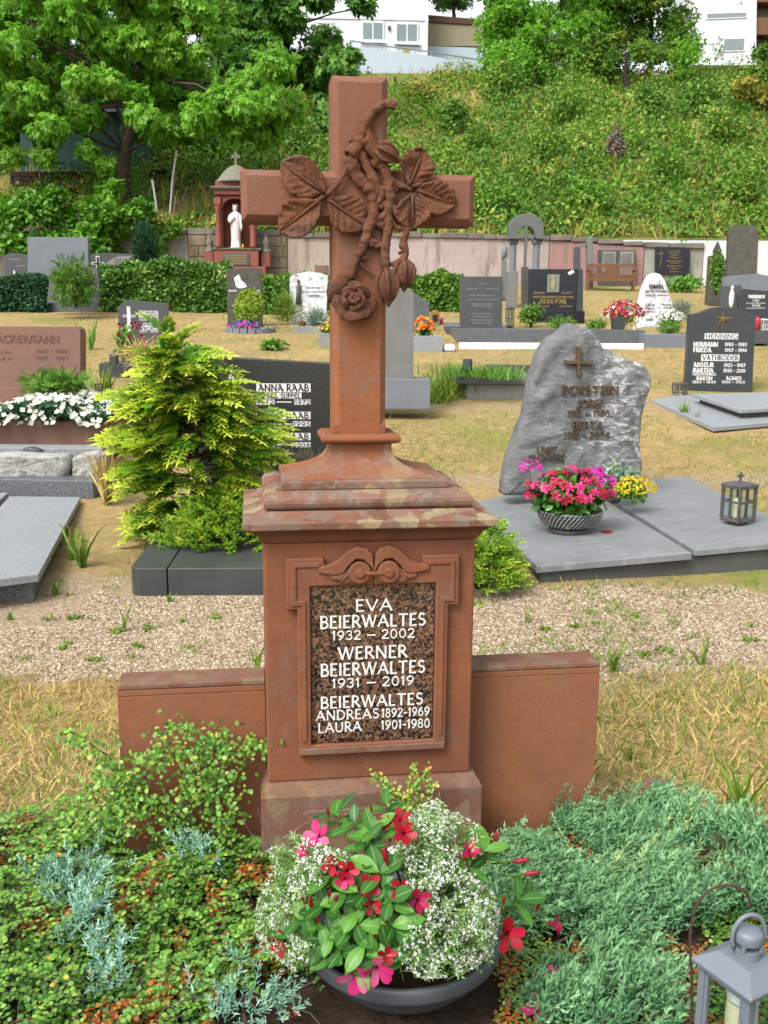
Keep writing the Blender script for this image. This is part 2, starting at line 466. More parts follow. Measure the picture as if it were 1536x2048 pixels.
granite('granite_black', [(0, (.02, .022, .021)), (.6, (.038, .04, .036)), (.85, (.065, .066, .06)), (1, (.13, .13, .12))], 260, .3, .5)
granite('granite_grey', [(0, (.16, .18, .195)), (.4, (.30, .325, .345)), (.75, (.42, .45, .47)), (1, (.56, .58, .60))], 240, .5, .4)
granite('granite_mid', [(0, (.07, .075, .085)), (.5, (.12, .13, .145)), (.85, (.2, .21, .225)), (1, (.42, .43, .44))], 200, .45, .4)
plain('slab_blue', (.235, .255, .275), (.30, .32, .335), 3.0, .55, .35, bmp=.1, bscale=90)
plain('slab_edge', (.10, .105, .10), (.15, .15, .14), 5, .7, .25, bmp=.2)
plain('curb_dark', (.055, .062, .062), (.085, .094, .09), 4, .4, .4, bmp=.1, bscale=150)
plain('stone_dark', (.038, .045, .05), (.055, .063, .068), 3, .4, .45, bmp=.05, bscale=200)
plain('stone_slate', (.085, .092, .095), (.11, .118, .12), 4, .5, .35, bmp=.1)
plain('stone_black', (.014, .014, .022), (.02, .02, .03), 3, .2, .5)
plain('stone_plain', (.20, .205, .19), (.27, .275, .26), 4, .7, .3, bmp=.15)
plain('stone_blue', (.20, .225, .26), (.25, .28, .31), 3, .5, .35)
plain('stone_weather', (.155, .15, .13), (.085, .08, .068), 8, .85, .2, bmp=.3, bscale=50)
plain('stone_arch', (.20, .215, .205), (.13, .145, .14), 5, .8, .25, bmp=.2)
plain('concrete', (.40, .40, .385), (.27, .265, .25), 6, .85, .2, bmp=.3, bscale=80)
plain('paint_white', (.80, .80, .80), (.74, .74, .74), 5, .6, .3)
plain('letter_white', (.82, .82, .80), (.74, .74, .72), 40, .5, .3)
plain('letter_dark', (.02, .022, .022), (.03, .03, .03), 40, .5, .3)
plain('letter_gold', (.48, .33, .07), (.40, .26, .06), 40, .35, .5, metal=.3)
plain('letter_pale', (.33, .34, .34), (.28, .29, .29), 40, .6, .3)
plain('letter_pink', (.22, .115, .09), (.18, .095, .07), 40, .8, .2)
plain('bronze', (.17, .115, .062), (.12, .085, .05), 30, .5, .4, metal=.2)
plain('iron_dark', (.21, .19, .19), (.13, .12, .12), 20, .55, .45, metal=.5, bmp=.3, bscale=120)
plain('iron_rust', (.06, .042, .035), (.11, .05, .03), 60, .75, .3, bmp=.3, bscale=200)
plain('zinc_paint', (.225, .26, .305), (.195, .225, .265), 14, .5, .4, bmp=.08, bscale=80)
plain('pot_plastic', (.085, .095, .11), (.11, .118, .13), 8, .42, .4)
plain('pot_grey', (.06, .075, .08), (.08, .09, .09), 9, .7, .3)
plain('soil', (.075, .05, .033), (.04, .028, .02), 20, .95, .1, bmp=.8, bscale=40, bd=.02)
plain('wax', (.72, .66, .45), (.68, .62, .40), 10, .5, .4)
plain('old_brick', (.085, .042, .032), (.055, .035, .028), 9, .9, .15)
plain('bark', (.17, .135, .10), (.10, .08, .06), 8, .9, .15, bmp=.7, bscale=25, bd=.02)
plain('bark_dark', (.05, .04, .03), (.03, .025, .02), 8, .9, .15, bmp=.5, bscale=25)
plain('twig', (.20, .155, .12), (.13, .10, .08), 30, .9, .2)
plain('stem_green', (.12, .20, .03), (.17, .16, .03), 30, .6, .3)
plain('wood_bench', (.25, .115, .045), (.17, .08, .035), 12, .6, .3)
plain('marble_statue', (.74, .71, .68), (.62, .57, .55), 10, .55, .35)
plain('skirt_green', (.05, .12, .10), (.04, .09, .08), 6, .8, .2)
plain('roof_lichen', (.33, .31, .25), (.17, .17, .12), 14, .9, .2, bmp=.4, bscale=40)
plain('house_white', (.78, .80, .84), (.74, .765, .81), 2, .7, .3)
plain('house_trim', (.80, .82, .84), (.76, .78, .8), 4, .5, .3)
plain('house_blue', (.50, .58, .66), (.46, .54, .62), 3, .7, .3)
plain('house_beige', (.46, .40, .26), (.36, .32, .22), 3, .85, .2)
plain('house_roof', (.16, .085, .06), (.12, .07, .05), 6, .8, .2)
plain('metal_rail', (.42, .46, .50), (.36, .40, .44), 10, .4, .5, metal=.4)
plain('window_glass', (.30, .36, .37), (.22, .28, .30), 2, .12, .6)
plain('curtain', (.50, .53, .55), (.40, .43, .46), 3, .8, .2)
plain('plastic_white', (.78, .78, .76), (.7, .7, .68), 10, .4, .4)
plain('plastic_red', (.55, .02, .05), (.45, .02, .04), 10, .35, .4)
plain('pole_white', (.65, .66, .66), (.5, .5, .5), 20, .6, .3)
plain('red_sand', (.36, .125, .09), (.28, .10, .075), 10, .85, .2, bmp=.3)
plain('photo_print', (.16, .25, .08), (.30, .27, .20), 18, .3, .4)
plain('gold_leaf', (.42, .24, .04), (.30, .17, .03), 16, .4, .5)

# streaked slab of the boulder grave
m, nt, p, o = nodes_of('slab_vein'); co = coord(nt)
c = mixc(nt, ramp(nt, noise(nt, co, 2.2, 6, .6), [(.3, 0), (.7, 1)]), (.125, .135, .14), (.175, .186, .19))
mp = nt.nodes.new('ShaderNodeMapping'); mp.inputs['Rotation'].default_value = (0, 0, .6); mp.inputs['Scale'].default_value = (1, 4.5, 1); nt.links.new(co, mp.inputs['Vector'])
c = mixc(nt, ramp(nt, noise(nt, mp.outputs[0], 5, 8, .75, .6), [(.52, 0), (.70, .6)]), c, (.31, .32, .33))
setc(nt, p, c, .5, .4); bump(nt, p, noise(nt, co, 40, 5), .12, .004)
# grey boulder with white quartz veins
m, nt, p, o = nodes_of('boulder'); co = coord(nt)
c = mixc(nt, ramp(nt, noise(nt, co, 4, 8, .7), [(.3, 0), (.7, 1)]), (.125, .13, .132), (.225, .23, .232))
mp = nt.nodes.new('ShaderNodeMapping'); mp.inputs['Rotation'].default_value = (0, .85, .3); mp.inputs['Scale'].default_value = (1.1, 1.1, 2.6); nt.links.new(co, mp.inputs['Vector'])
c = mixc(nt, ramp(nt, noise(nt, mp.outputs[0], 4.2, 9, .78, .8), [(.54, 0), (.64, .7)]), c, (.30, .305, .31))
sx = nt.nodes.new('ShaderNodeSeparateXYZ'); nt.links.new(co, sx.inputs[0])
ad = nt.nodes.new('ShaderNodeMath'); ad.operation = 'MULTIPLY_ADD'; ad.inputs[1].default_value = .9; ad.inputs[2].default_value = .02
nt.links.new(sx.outputs[0], ad.inputs[0])
sb = nt.nodes.new('ShaderNodeMath'); sb.operation = 'ADD'; nt.links.new(ad.outputs[0], sb.inputs[0]); nt.links.new(noise(nt, co, 7, 7, .7, .5), sb.inputs[1])
ww = ramp(nt, sb.outputs[0], [(.66, 0), (.76, 1)])
wv = ramp(nt, noise(nt, mp.outputs[0], 9, 8, .75, .8), [(.50, 0), (.58, .9)])
mm = nt.nodes.new('ShaderNodeMath'); mm.operation = 'MULTIPLY'; nt.links.new(ww, mm.inputs[0]); nt.links.new(wv, mm.inputs[1])
c = mixc(nt, mm.outputs[0], c, (.55, .56, .56))
c = mixc(nt, ramp(nt, noise(nt, mp.outputs[0], 13, 6, .7, 1.), [(.64, 0), (.69, .8)]), c, (.5, .51, .51))
c = mixc(nt, ramp(nt, noise(nt, mp.outputs[0], 22, 8, .75, .6), [(.62, 0), (.70, .6)]), c, (.055, .057, .06))
setc(nt, p, c, .8, .25); bump(nt, p, noise(nt, mp.outputs[0], 7, 9, .75), 1.0, .05)
# white-grey marble
m, nt, p, o = nodes_of('marble_old'); co = coord(nt)
c = mixc(nt, ramp(nt, noise(nt, co, 9, 7, .7, .6), [(.45, 0), (.66, 1)]), (.58, .59, .60), (.20, .21, .22))
setc(nt, p, c, .7, .3)
m, nt, p, o = nodes_of('rock_rough'); co = coord(nt)
c = mixc(nt, ramp(nt, noise(nt, co, 6, 8, .7), [(.35, 0), (.68, 1)]), (.33, .325, .30), (.16, .155, .135))
c = mixc(nt, ramp(nt, noise(nt, co, 60, 4, .7), [(.45, 0), (.7, .6)]), c, (.5, .5, .47))
setc(nt, p, c, .9, .2); bump(nt, p, noise(nt, co, 14, 8, .7), .9, .03)
# weathered plaster wall, pink plaster, wall stones
def plaster(name, a, b, d):
    a, b, d = [tuple(v * .68 for v in q) for q in (a, b, d)]
    m, nt, p, o = nodes_of(name); co = coord(nt)
    c = mixc(nt, ramp(nt, noise(nt, co, .8, 7, .65), [(.35, 0), (.62, 1)]), a, b)
    mp = nt.nodes.new('ShaderNodeMapping'); mp.inputs['Scale'].default_value = (2.2, 2.2, .5); nt.links.new(co, mp.inputs['Vector'])
    c = mixc(nt, ramp(nt, noise(nt, mp.outputs[0], 1.2, 8, .72), [(.50, 0), (.66, .75)]), c, d)
    setc(nt, p, c, .92, .1); bump(nt, p, noise(nt, co, 8, 6), .5, .02); return m
plaster('plaster_beige', (.50, .43, .35), (.42, .35, .29), (.20, .17, .14))
plaster('plaster_pale', (.54, .44, .42), (.42, .345, .32), (.17, .15, .13))
plaster('plaster_pink', (.43, .25, .25), (.36, .22, .21), (.28, .20, .10))
plaster('plaster_grey', (.42, .41, .36), (.33, .32, .28), (.2, .19, .16))
plaster('plaster_white', (.78, .78, .78), (.72, .72, .71), (.55, .55, .53))
plaster('wall_cap', (.16, .14, .12), (.25, .22, .19), (.10, .09, .075))
plaster('wall_stone', (.23, .18, .11), (.30, .25, .16), (.14, .115, .075))
# ground: dry lawn with bare patches and gravelled aisle
m, nt, p, o = nodes_of('lawn'); co = coord(nt, True)
c = mixc(nt, ramp(nt, noise(nt, co, 1.1, 6, .65), [(.35, 0), (.65, 1)]), (.34, .245, .105), (.24, .17, .075))
c = mixc(nt, ramp(nt, noise(nt, co, 22, 6, .75), [(.4, 0), (.75, .8)]), c, (.19, .14, .07))
c = mixc(nt, ramp(nt, noise(nt, co, 5.5, 6, .7, .3), [(.46, 0), (.68, .75)]), c, (.155, .125, .05))
c = mixc(nt, ramp(nt, noise(nt, co, 13, 5, .7), [(.52, 0), (.70, .6)]), c, (.44, .345, .17))
c = mixc(nt, ramp(nt, noise(nt, co, .55, 5, .6, .5), [(.52, 0), (.66, .8)]), c, (.15, .17, .04))
sx = nt.nodes.new('ShaderNodeSeparateXYZ'); nt.links.new(co, sx.inputs[0])
nz = nt.nodes.new('ShaderNodeMath'); nz.operation = 'MULTIPLY_ADD'; nz.inputs[1].default_value = .9; nt.links.new(noise(nt, co, 2.5, 5, .6), nz.inputs[0]); nt.links.new(sx.outputs[1], nz.inputs[2])
yy = nt.nodes.new('ShaderNodeMapRange'); yy.inputs[1].default_value = 0; yy.inputs[2].default_value = 20; nt.links.new(nz.outputs[0], yy.inputs[0])
gm = ramp(nt, yy.outputs[0], [(.222, 0), (.236, 1), (.298, 1), (.315, 0), (.435, 0), (.445, .7), (.455, .7), (.465, 0), (.60, 0), (.61, .5), (.625, .5), (.635, 0)])
gv = ramp(nt, vor(nt, co, 75, out='Color'), [(0, (.13, .09, .06)), (.35, (.235, .175, .115)), (.7, (.32, .245, .165)), (1, (.38, .33, .255))])
c = mixc(nt, gm, c, gv)
setc(nt, p, c, .95, .1); bump(nt, p, noise(nt, co, 60, 6, .7), .6, .02)
m, nt, p, o = nodes_of('hill_soil'); co = coord(nt, True)
c = mixc(nt, ramp(nt, noise(nt, co, .35, 6, .65), [(.35, 0), (.62, 1)]), (.19, .17, .045), (.10, .15, .03))
c = mixc(nt, ramp(nt, noise(nt, co, 2.5, 6, .7), [(.45, 0), (.75, .8)]), c, (.28, .20, .07))
setc(nt, p, c, .95, .1); bump(nt, p, noise(nt, co, 6, 6, .7), 1, .15)
m, nt, p, o = nodes_of('pebble')
a = nt.nodes.new('ShaderNodeAttribute'); a.attribute_name = 'tint'
setc(nt, p, ramp(nt, a.outputs['Fac'], [(0, (.10, .065, .045)), (.25, (.205, .148, .09)), (.55, (.295, .226, .145)), (.8, (.375, .305, .215)), (1, (.46, .41, .34))]), .8, .25)
# glass of the lantern: thin clear pane
m, nt, p, o = nodes_of('pane_glass')
g = nt.nodes.new('ShaderNodeBsdfGlossy'); g.inputs['Roughness'].default_value = .03; g.inputs['Color'].default_value = (.9, .95, 1, 1)
t = nt.nodes.new('ShaderNodeBsdfTransparent'); t.inputs['Color'].default_value = (.93, .97, .96, 1)
mx = nt.nodes.new('ShaderNodeMixShader'); mx.inputs[0].default_value = .06; nt.links.new(t.outputs[0], mx.inputs[1]); nt.links.new(g.outputs[0], mx.inputs[2]); nt.links.new(mx.outputs[0], o.inputs['Surface'])
m, nt, p, o = nodes_of('flame')
e = nt.nodes.new('ShaderNodeEmission'); e.inputs['Color'].default_value = (1, .55, .15, 1); e.inputs['Strength'].default_value = 3; nt.links.new(e.outputs[0], o.inputs['Surface'])

# foliage
leafmat('l_cotoneaster', [(0, (.025, .075, .012)), (.3, (.055, .15, .02)), (.62, (.115, .235, .032)), (.80, (.21, .29, .04)), (.86, (.30, .28, .035)), (.885, (.34, .10, .02)), (.93, (.20, .045, .015)), (.97, (.36, .12, .02)), (1, (.40, .22, .04))], rough=.38)
leafmat('l_cot_light', [(0, (.06, .16, .022)), (.4, (.11, .26, .035)), (.75, (.20, .36, .05)), (.92, (.38, .42, .06)), (.97, (.55, .20, .03)), (1, (.48, .14, .02))], rough=.38)
leafmat('l_cot_dead', [(0, (.18, .04, .015)), (.5, (.36, .09, .02)), (.85, (.46, .19, .03)), (1, (.15, .13, .03))], rough=.5)
leafmat('l_juniper', [(0, (.035, .115, .045)), (.4, (.08, .215, .085)), (.75, (.145, .32, .14)), (.93, (.24, .42, .21)), (1, (.38, .42, .08))], tipc=(.275, .48, .235), tipw=.75, rough=.6, tiplo=.35)
leafmat('l_juniper_blue', [(0, (.10, .25, .17)), (.5, (.18, .38, .28)), (1, (.28, .50, .38))], tipc=(.42, .62, .48), tipw=.8, rough=.6, tiplo=.3)
leafmat('l_thuja', [(0, (.04, .13, .008)), (.4, (.09, .25, .012)), (.75, (.20, .38, .018)), (1, (.40, .52, .035))], tipc=(.62, .66, .07), tipw=.9, rough=.5, tiplo=.52)
leafmat('l_gold_low', [(0, (.05, .15, .01)), (.5, (.12, .30, .02)), (1, (.34, .47, .03))], tipc=(.50, .58, .06), tipw=.6, rough=.5)
leafmat('l_mandevilla', [(0, (.014, .062, .009)), (.5, (.03, .115, .014)), (.85, (.06, .18, .02)), (1, (.10, .25, .028))], tipc=(.15, .29, .07), tipw=.7, tiplo=.55, rough=.4, spec=.3, trans=.15)
leafmat('l_white', [(0, (.45, .49, .41)), (.4, (.58, .60, .55)), (1, (.72, .73, .70))], rough=.6, trans=.25)
leafmat('l_euph', [(0, (.10, .22, .05)), (.6, (.19, .33, .08)), (1, (.30, .43, .14))], rough=.55)
leafmat('l_walnut', [(0, (.08, .22, .016)), (.35, (.14, .35, .024)), (.7, (.21, .46, .04)), (1, (.36, .58, .08))], rough=.5, trans=.5)
leafmat('l_darktree', [(0, (.045, .13, .016)), (.5, (.08, .22, .024)), (.85, (.14, .31, .04)), (1, (.22, .40, .07))], rough=.5, trans=.45)
leafmat('l_hill', [(0, (.03, .10, .010)), (.3, (.07, .18, .014)), (.62, (.13, .26, .022)), (.82, (.23, .34, .035)), (.91, (.34, .32, .06)), (1, (.30, .19, .07))], rough=.6, trans=.3)
leafmat('l_hillgrass', [(0, (.17, .16, .03)), (.5, (.30, .24, .06)), (1, (.42, .33, .11))], rough=.8, trans=.2)
leafmat('l_vine', [(0, (.045, .14, .01)), (.5, (.09, .25, .018)), (1, (.19, .39, .04))], rough=.45, trans=.3)
leafmat('l_hedge', [(0, (.035, .10, .012)), (.5, (.075, .18, .02)), (.85, (.14, .27, .035)), (.93, (.36, .42, .16)), (1, (.55, .58, .32))], rough=.5)
leafmat('l_dark', [(0, (.012, .05, .018)), (.6, (.025, .085, .03)), (1, (.05, .13, .05))], rough=.6)
leafmat('l_green', [(0, (.04, .12, .01)), (.5, (.09, .21, .02)), (1, (.20, .34, .04))], rough=.55)
leafmat('l_lime', [(0, (.09, .18, .012)), (.5, (.22, .34, .025)), (1, (.45, .52, .07))], rough=.5)
leafmat('l_olive', [(0, (.16, .16, .02)), (.5, (.24, .24, .03)), (1, (.33, .32, .06))], rough=.6)
leafmat('l_grey', [(0, (.13, .19, .13)), (.6, (.22, .30, .21)), (1, (.34, .40, .30))], rough=.7)
leafmat('l_dry', [(0, (.23, .165, .05)), (.45, (.40, .30, .10)), (.85, (.53, .42, .17)), (1, (.60, .50, .25))], rough=.85, trans=.15)
leafmat('l_grass', [(0, (.07, .15, .012)), (.6, (.15, .25, .025)), (1, (.27, .33, .05))], rough=.6, trans=.25)
leafmat('l_lav', [(0, (.12, .11, .07)), (.6, (.20, .16, .11)), (1, (.26, .20, .18))], rough=.8)
leafmat('f_red', [(0, (.19, .004, .010)), (.5, (.30, .006, .016)), (1, (.40, .012, .035))], rough=.45, trans=.2)
leafmat('f_crimson', [(0, (.26, .006, .03)), (.5, (.40, .012, .07)), (1, (.5, .025, .14))], rough=.45, trans=.2)
leafmat('f_pink', [(0, (.40, .012, .10)), (.5, (.52, .03, .17)), (1, (.62, .15, .26))], rough=.45, trans=.25)
leafmat('f_magenta', [(0, (.50, .01, .28)), (1, (.66, .03, .45))], rough=.5)
leafmat('f_yellow', [(0, (.55, .38, .005)), (1, (.75, .60, .02))], rough=.5)
leafmat('f_orange', [(0, (.60, .12, .005)), (1, (.75, .28, .02))], rough=.5)
leafmat('f_blue', [(0, (.10, .06, .35)), (1, (.22, .15, .5))], rough=.5)
leafmat('f_white', [(0, (.5, .52, .43)), (1, (.68, .68, .63))], rough=.6)
M = MATS
# ---------------------------------------------------------------- carved lettering (stroke alphabet with flared ends)
def _arc(cx, cy, rx, ry, a0, a1, n=10):
    return [(cx + rx * cos(radians(a0 + (a1 - a0) * i / n)), cy + ry * sin(radians(a0 + (a1 - a0) * i / n))) for i in range(n + 1)]
GL = {
 'A': (.78, [([(0, 0), (.39, 1)], .7), ([(.39, 1), (.78, 0)], 1), ([(.14, .34), (.64, .34)], .7)]),
 'B': (.58, [([(.07, 0), (.07, 1)], 1), ([(.07, 1), (.28, 1)] + _arc(.28, .76, .24, .24, 90, -90) + [(.07, .52)], .8), ([(.07, .52), (.3, .52)] + _arc(.3, .26, .28, .26, 90, -90) + [(.07, 0)], .9)]),
 'C': (.74, [(_arc(.46, .5, .43, .5, 50, 310, 18), .9)]),
 'D': (.74, [([(.07, 0), (.07, 1)], 1), ([(.07, 1), (.26, 1)] + _arc(.26, .5, .45, .5, 90, -90, 14) + [(.07, 0)], .85)]),
 'E': (.52, [([(.07, 0), (.07, 1)], 1), ([(.07, 1), (.5, 1)], .7), ([(.07, .52), (.42, .52)], .7), ([(.07, 0), (.52, 0)], .7)]),
 'F': (.5, [([(.07, 0), (.07, 1)], 1), ([(.07, 1), (.5, 1)], .7), ([(.07, .5), (.42, .5)], .7)]),
 'G': (.8, [(_arc(.46, .5, .43, .5, 50, 350, 18), .9), ([(.58, .42), (.86, .42)], .7)]),
 'H': (.74, [([(.07, 0), (.07, 1)], 1), ([(.67, 0), (.67, 1)], 1), ([(.07, .52), (.67, .52)], .7)]),
 'I': (.14, [([(.07, 0), (.07, 1)], 1)]),
 'J': (.4, [([(.32, 1), (.32, .25)] + _arc(.12, .22, .2, .22, 0, -110, 8), .95)]),
 'K': (.64, [([(.07, 0), (.07, 1)], 1), ([(.6, 1), (.1, .48)], .7), ([(.2, .57), (.64, 0)], 1)]),
 'L': (.5, [([(.07, 0), (.07, 1)], 1), ([(.07, 0), (.5, 0)], .7)]),
 'M': (.92, [([(.07, 0), (.13, 1)], .8), ([(.13, 1), (.46, .05)], 1), ([(.46, .05), (.79, 1)], .7), ([(.79, 1), (.85, 0)], 1)]),
 'N': (.78, [([(.07, 0), (.07, 1)], .8), ([(.07, 1), (.71, 0)], 1), ([(.71, 0), (.71, 1)], .8)]),
 'O': (.9, [(_arc(.45, .5, .42, .5, 90, 450, 24), .9)]),
 'P': (.54, [([(.07, 0), (.07, 1)], 1), ([(.07, 1), (.26, 1)] + _arc(.26, .74, .25, .26, 90, -90) + [(.07, .48)], .85)]),
 'R': (.62, [([(.07, 0), (.07, 1)], 1), ([(.07, 1), (.26, 1)] + _arc(.26, .75, .25, .25, 90, -90) + [(.07, .5)], .85), ([(.26, .5), (.64, 0)], 1)]),
 'S': (.54, [(_arc(.28, .76, .22, .24, 40, 270, 12) + _arc(.27, .26, .24, .26, 90, -140, 12), .95)]),
 'T': (.68, [([(.34, 0), (.34, 1)], 1), ([(0, 1), (.68, 1)], .7)]),
 'U': (.74, [([(.07, 1), (.07, .34)] + _arc(.37, .34, .3, .34, 180, 360, 12) + [(.67, 1)], .9)]),
 'V': (.76, [([(0, 1), (.38, 0)], 1), ([(.38, 0), (.76, 1)], .7)]),
 'W': (1.1, [([(0, 1), (.3, 0)], 1), ([(.3, 0), (.55, 1)], .7), ([(.55, 1), (.82, 0)], 1), ([(.82, 0), (1.1, 1)], .7)]),
 '0': (.6, [(_arc(.3, .5, .26, .5, 90, 450, 20), .85)]),
 '1': (.26, [([(0, .82), (.15, 1)], .7), ([(.15, 1), (.15, 0)], 1)]),
 '2': (.54, [(_arc(.26, .74, .24, .26, 160, -40, 12) + [(.02, .0)], .85), ([(.02, 0), (.54, 0)], .8)]),
 '3': (.52, [(_arc(.24, .76, .22, .24, 150, -90, 12), .85), (_arc(.23, .27, .26, .27, 85, -150, 12), .85)]),
 '4': (.58, [([(.42, 0), (.42, 1)], 1), ([(.42, 1), (0, .28)], .7), ([(0, .28), (.58, .28)], .7)]),
 '5': (.52, [([(.46, 1), (.12, 1), (.1, .58)], .75), (_arc(.22, .31, .27, .31, 115, -150, 14), .9)]),
 '6': (.56, [(_arc(.28, .3, .25, .3, 90, 450, 18), .85), ([(.03, .33), (.12, .72), (.42, 1)], .85)]),
 '7': (.5, [([(0, 1), (.5, 1)], .8), ([(.5, 1), (.14, 0)], .95)]),
 '8': (.54, [(_arc(.27, .76, .2, .24, 90, 450, 16), .85), (_arc(.27, .26, .25, .26, 90, 450, 16), .85)]),
 '9': (.56, [(_arc(.28, .7, .25, .3, 90, 450, 18), .85), ([(.53, .67), (.44, .28), (.14, 0)], .85)]),
 '-': (.36, [([(0, .42), (.36, .42)], .8)]), '~': (.7, [([(0, .42), (.7, .42)], .8)]),
 '.': (.12, [([(.06, 0), (.06, .1)], 1.1)]), '*': (.3, [([(0, .75), (.3, .75)], .7), ([(.15, .55), (.15, .95)], .7)]),
 '+': (.3, [([(0, .7), (.3, .7)], .8), ([(.15, 0), (.15, 1)], .8)]),
}
UNC = dict(GL)          # rounder, heavier uncial shapes for the dark stones
UNC['E'] = (.62, [(_arc(.36, .5, .32, .5, 50, 310, 14), 1), ([(.06, .52), (.55, .52)], .7)])
UNC['A'] = (.76, [([(.05, 0), (.32, .9), (.1, 1)], .7), ([(.3, 1), (.76, 0)], 1.1), ([(.14, .34), (.6, .3)], .7)])
UNC['M'] = (.95, [([(.05, 0), (.16, .8)] + _arc(.31, .7, .17, .3, 150, 0, 8) + [(.48, .1)], .9), ([(.48, .6)] + _arc(.65, .7, .17, .3, 180, 20, 8) + [(.9, 0)], .9)])
UNC['T'] = (.68, [([(.34, 1), (.3, .3), (.36, .05), (.55, 0)], 1), ([(0, .95), (.68, 1)], .75)])
UNC['N'] = (.8, [([(.07, 0), (.09, 1)], 1), ([(.07, .95), (.71, .05)], .8), ([(.71, 0), (.73, 1)], .9)])
def text_mb(txt, x0, x1, z0, h, y, wt=.13, ex=.002, font=GL, flare=1.35, back=.001):
    """lettering on the plane y facing -y between x0 and x1, baseline z0"""
    gap = .2; adv = 0; items = []
    for ch in txt:
        if ch == ' ': adv += .42; continue
        w, st = font.get(ch.upper(), GL['.']); items.append((adv, st)); adv += w + gap
    adv -= gap
    sx = (x1 - x0) / max(adv, .01); mb = MB(); k = 0
    for ax, st in items:
        for pts, wm in st:
            P = [Vector((x0 + (ax + p[0]) * sx, z0 + p[1] * h)) for p in pts]
            n = len(P); W = wt * wm * h * .5; L = []; Rr = []
            closed = (P[0] - P[-1]).length < 1e-5
            for i in range(n):
                if closed: a, b = P[(i - 1) % (n - 1)], P[(i + 1) % (n - 1)]
                else: a, b = P[max(i - 1, 0)], P[min(i + 1, n - 1)]
                t = (b - a).normalized(); nn = Vector((-t.y, t.x))
                fl = flare if (i in (0, n - 1) and not closed) else 1.0
                ext = t * (W * .5 * (-1 if i == 0 else 1)) if (i in (0, n - 1) and not closed) else Vector((0, 0))
                L.append(P[i] + nn * W * fl + ext); Rr.append(P[i] - nn * W * fl + ext)
            if not closed and n == 2:      # straight stem: waist between flared ends
                mL = (L[0] + L[1]) / 2; mR = (Rr[0] + Rr[1]) / 2; c = (mL + mR) / 2
                L.insert(1, c + (mL - c) / flare); Rr.insert(1, c + (mR - c) / flare); n = 3
            yy = y - ex - .0004 * (k % 3); k += 1
            vs = [(p.x, yy, p.y) for p in L] + [(p.x, yy, p.y) for p in Rr] + [(p.x, y + back, p.y) for p in L] + [(p.x, y + back, p.y) for p in Rr]
            fs = []
            for i in range(n - 1):
                fs += [(i, i + n, i + n + 1, i + 1), (i, i + 1, i + 2 * n + 1, i + 2 * n), (i + n, i + 3 * n, i + 3 * n + 1, i + n + 1)]
            fs += [(0, 2 * n, 3 * n, n), (n - 1, 2 * n - 1, 4 * n - 1, 3 * n - 1)]
            mb.poly(vs, fs)
    return mb

class Fr:
    """upright local frame: origin on the ground, x along the face, y into the stone"""
    def __init__(s, O, th=0.0):
        s.O = np.array([float(v) for v in O]); s.th = th
        s.X = np.array([cos(th), sin(th), 0]); s.N = np.array([-sin(th), cos(th), 0])
    def px(s, px, py, yl=0.0):
        d = ray(px, py); o = s.O + s.N * yl
        t = ((o - CAM) @ s.N) / (d @ s.N); p = CAM + d * t - s.O
        return float(p @ s.X), float(p[2])
    def pts(s, lst, yl=0.0): return [s.px(a, b, yl) for a, b in lst]
    def flat(s, px, py, z):
        """local x, y of a pixel on the level plane z above the origin"""
        d = ray(px, py); t = (s.O[2] + z - CAM[2]) / d[2]; p = CAM + d * t - s.O
        return float(p @ s.X), float(p @ s.N)
def letter_line(fr, parent, txt, xl, xr, yb, hpx, mat, yl, wt=.14, ex=.0025, font=GL, name='inscription', back=.001):
    a = fr.px(xl, yb, yl); b = fr.px(xr, yb, yl); c = fr.px((xl + xr) / 2, yb, yl); t = fr.px((xl + xr) / 2, yb - hpx, yl)
    return part(name, text_mb(txt, a[0], b[0], c[1], t[1] - c[1], yl, wt, ex, font, back=back), M[mat], parent, fix=False)
def px_box(fr, x0, x1, y0, y1, yl, thick):
    a = fr.px(x0, y1, yl); b = fr.px(x1, y0, yl)
    return MB().box(a[0], b[0], yl - thick, yl + .001, a[1], b[1])

# ---------------------------------------------------------------- the setting: ground, hillside
def sheet(name, xs, ys, fz, mat):
    X, Y = np.meshgrid(xs, ys); Z = fz(X, Y)
    V = np.stack([X, Y, Z], -1).reshape(-1, 3); nx = len(xs); ny = len(ys)
    i = np.arange((ny - 1) * (nx - 1)); r = i // (nx - 1); c = i % (nx - 1); b = r * nx + c
    me = bpy.data.meshes.new(name)
    me.from_pydata(V.tolist(), [], np.stack([b, b + 1, b + nx + 1, b + nx], -1).tolist())
    me.polygons.foreach_set('use_smooth', [True] * len(me.polygons)); me.materials.append(M[mat]); me.update()
    o = put(name, me); o['kind'] = 'structure'; return o
sheet('ground', np.concatenate([np.linspace(-60, -9, 18), np.linspace(-8, 8, 81), np.linspace(9, 60, 18)]),
      np.concatenate([np.linspace(-40, 0, 12), np.linspace(.4, 12, 59), np.linspace(12.5, 33.6, 44)]), ground_z, 'lawn')
sheet('hillside', np.linspace(-120, 120, 161), np.concatenate([np.linspace(33.2, 62, 59), np.linspace(64, 200, 40)]), hill_z, 'hill_soil')

# ---------------------------------------------------------------- the sandstone cross monument
MTH = radians(7.7)
MO = at(737, 1300, 2.6); MO = np.array([MO[0], MO[1], 0.0])
mf = Fr(MO, MTH)
mon = thing('cross_monument', 'tall red sandstone grave cross with carved roses on a moulded pedestal', 'grave cross', MO, MTH)
S, SC, SF, SR, SW = M['sandstone'], M['sandstone_cap'], M['sandstone_foot'], M['sandstone_carved'], M['sandstone_wing']
CY = .21
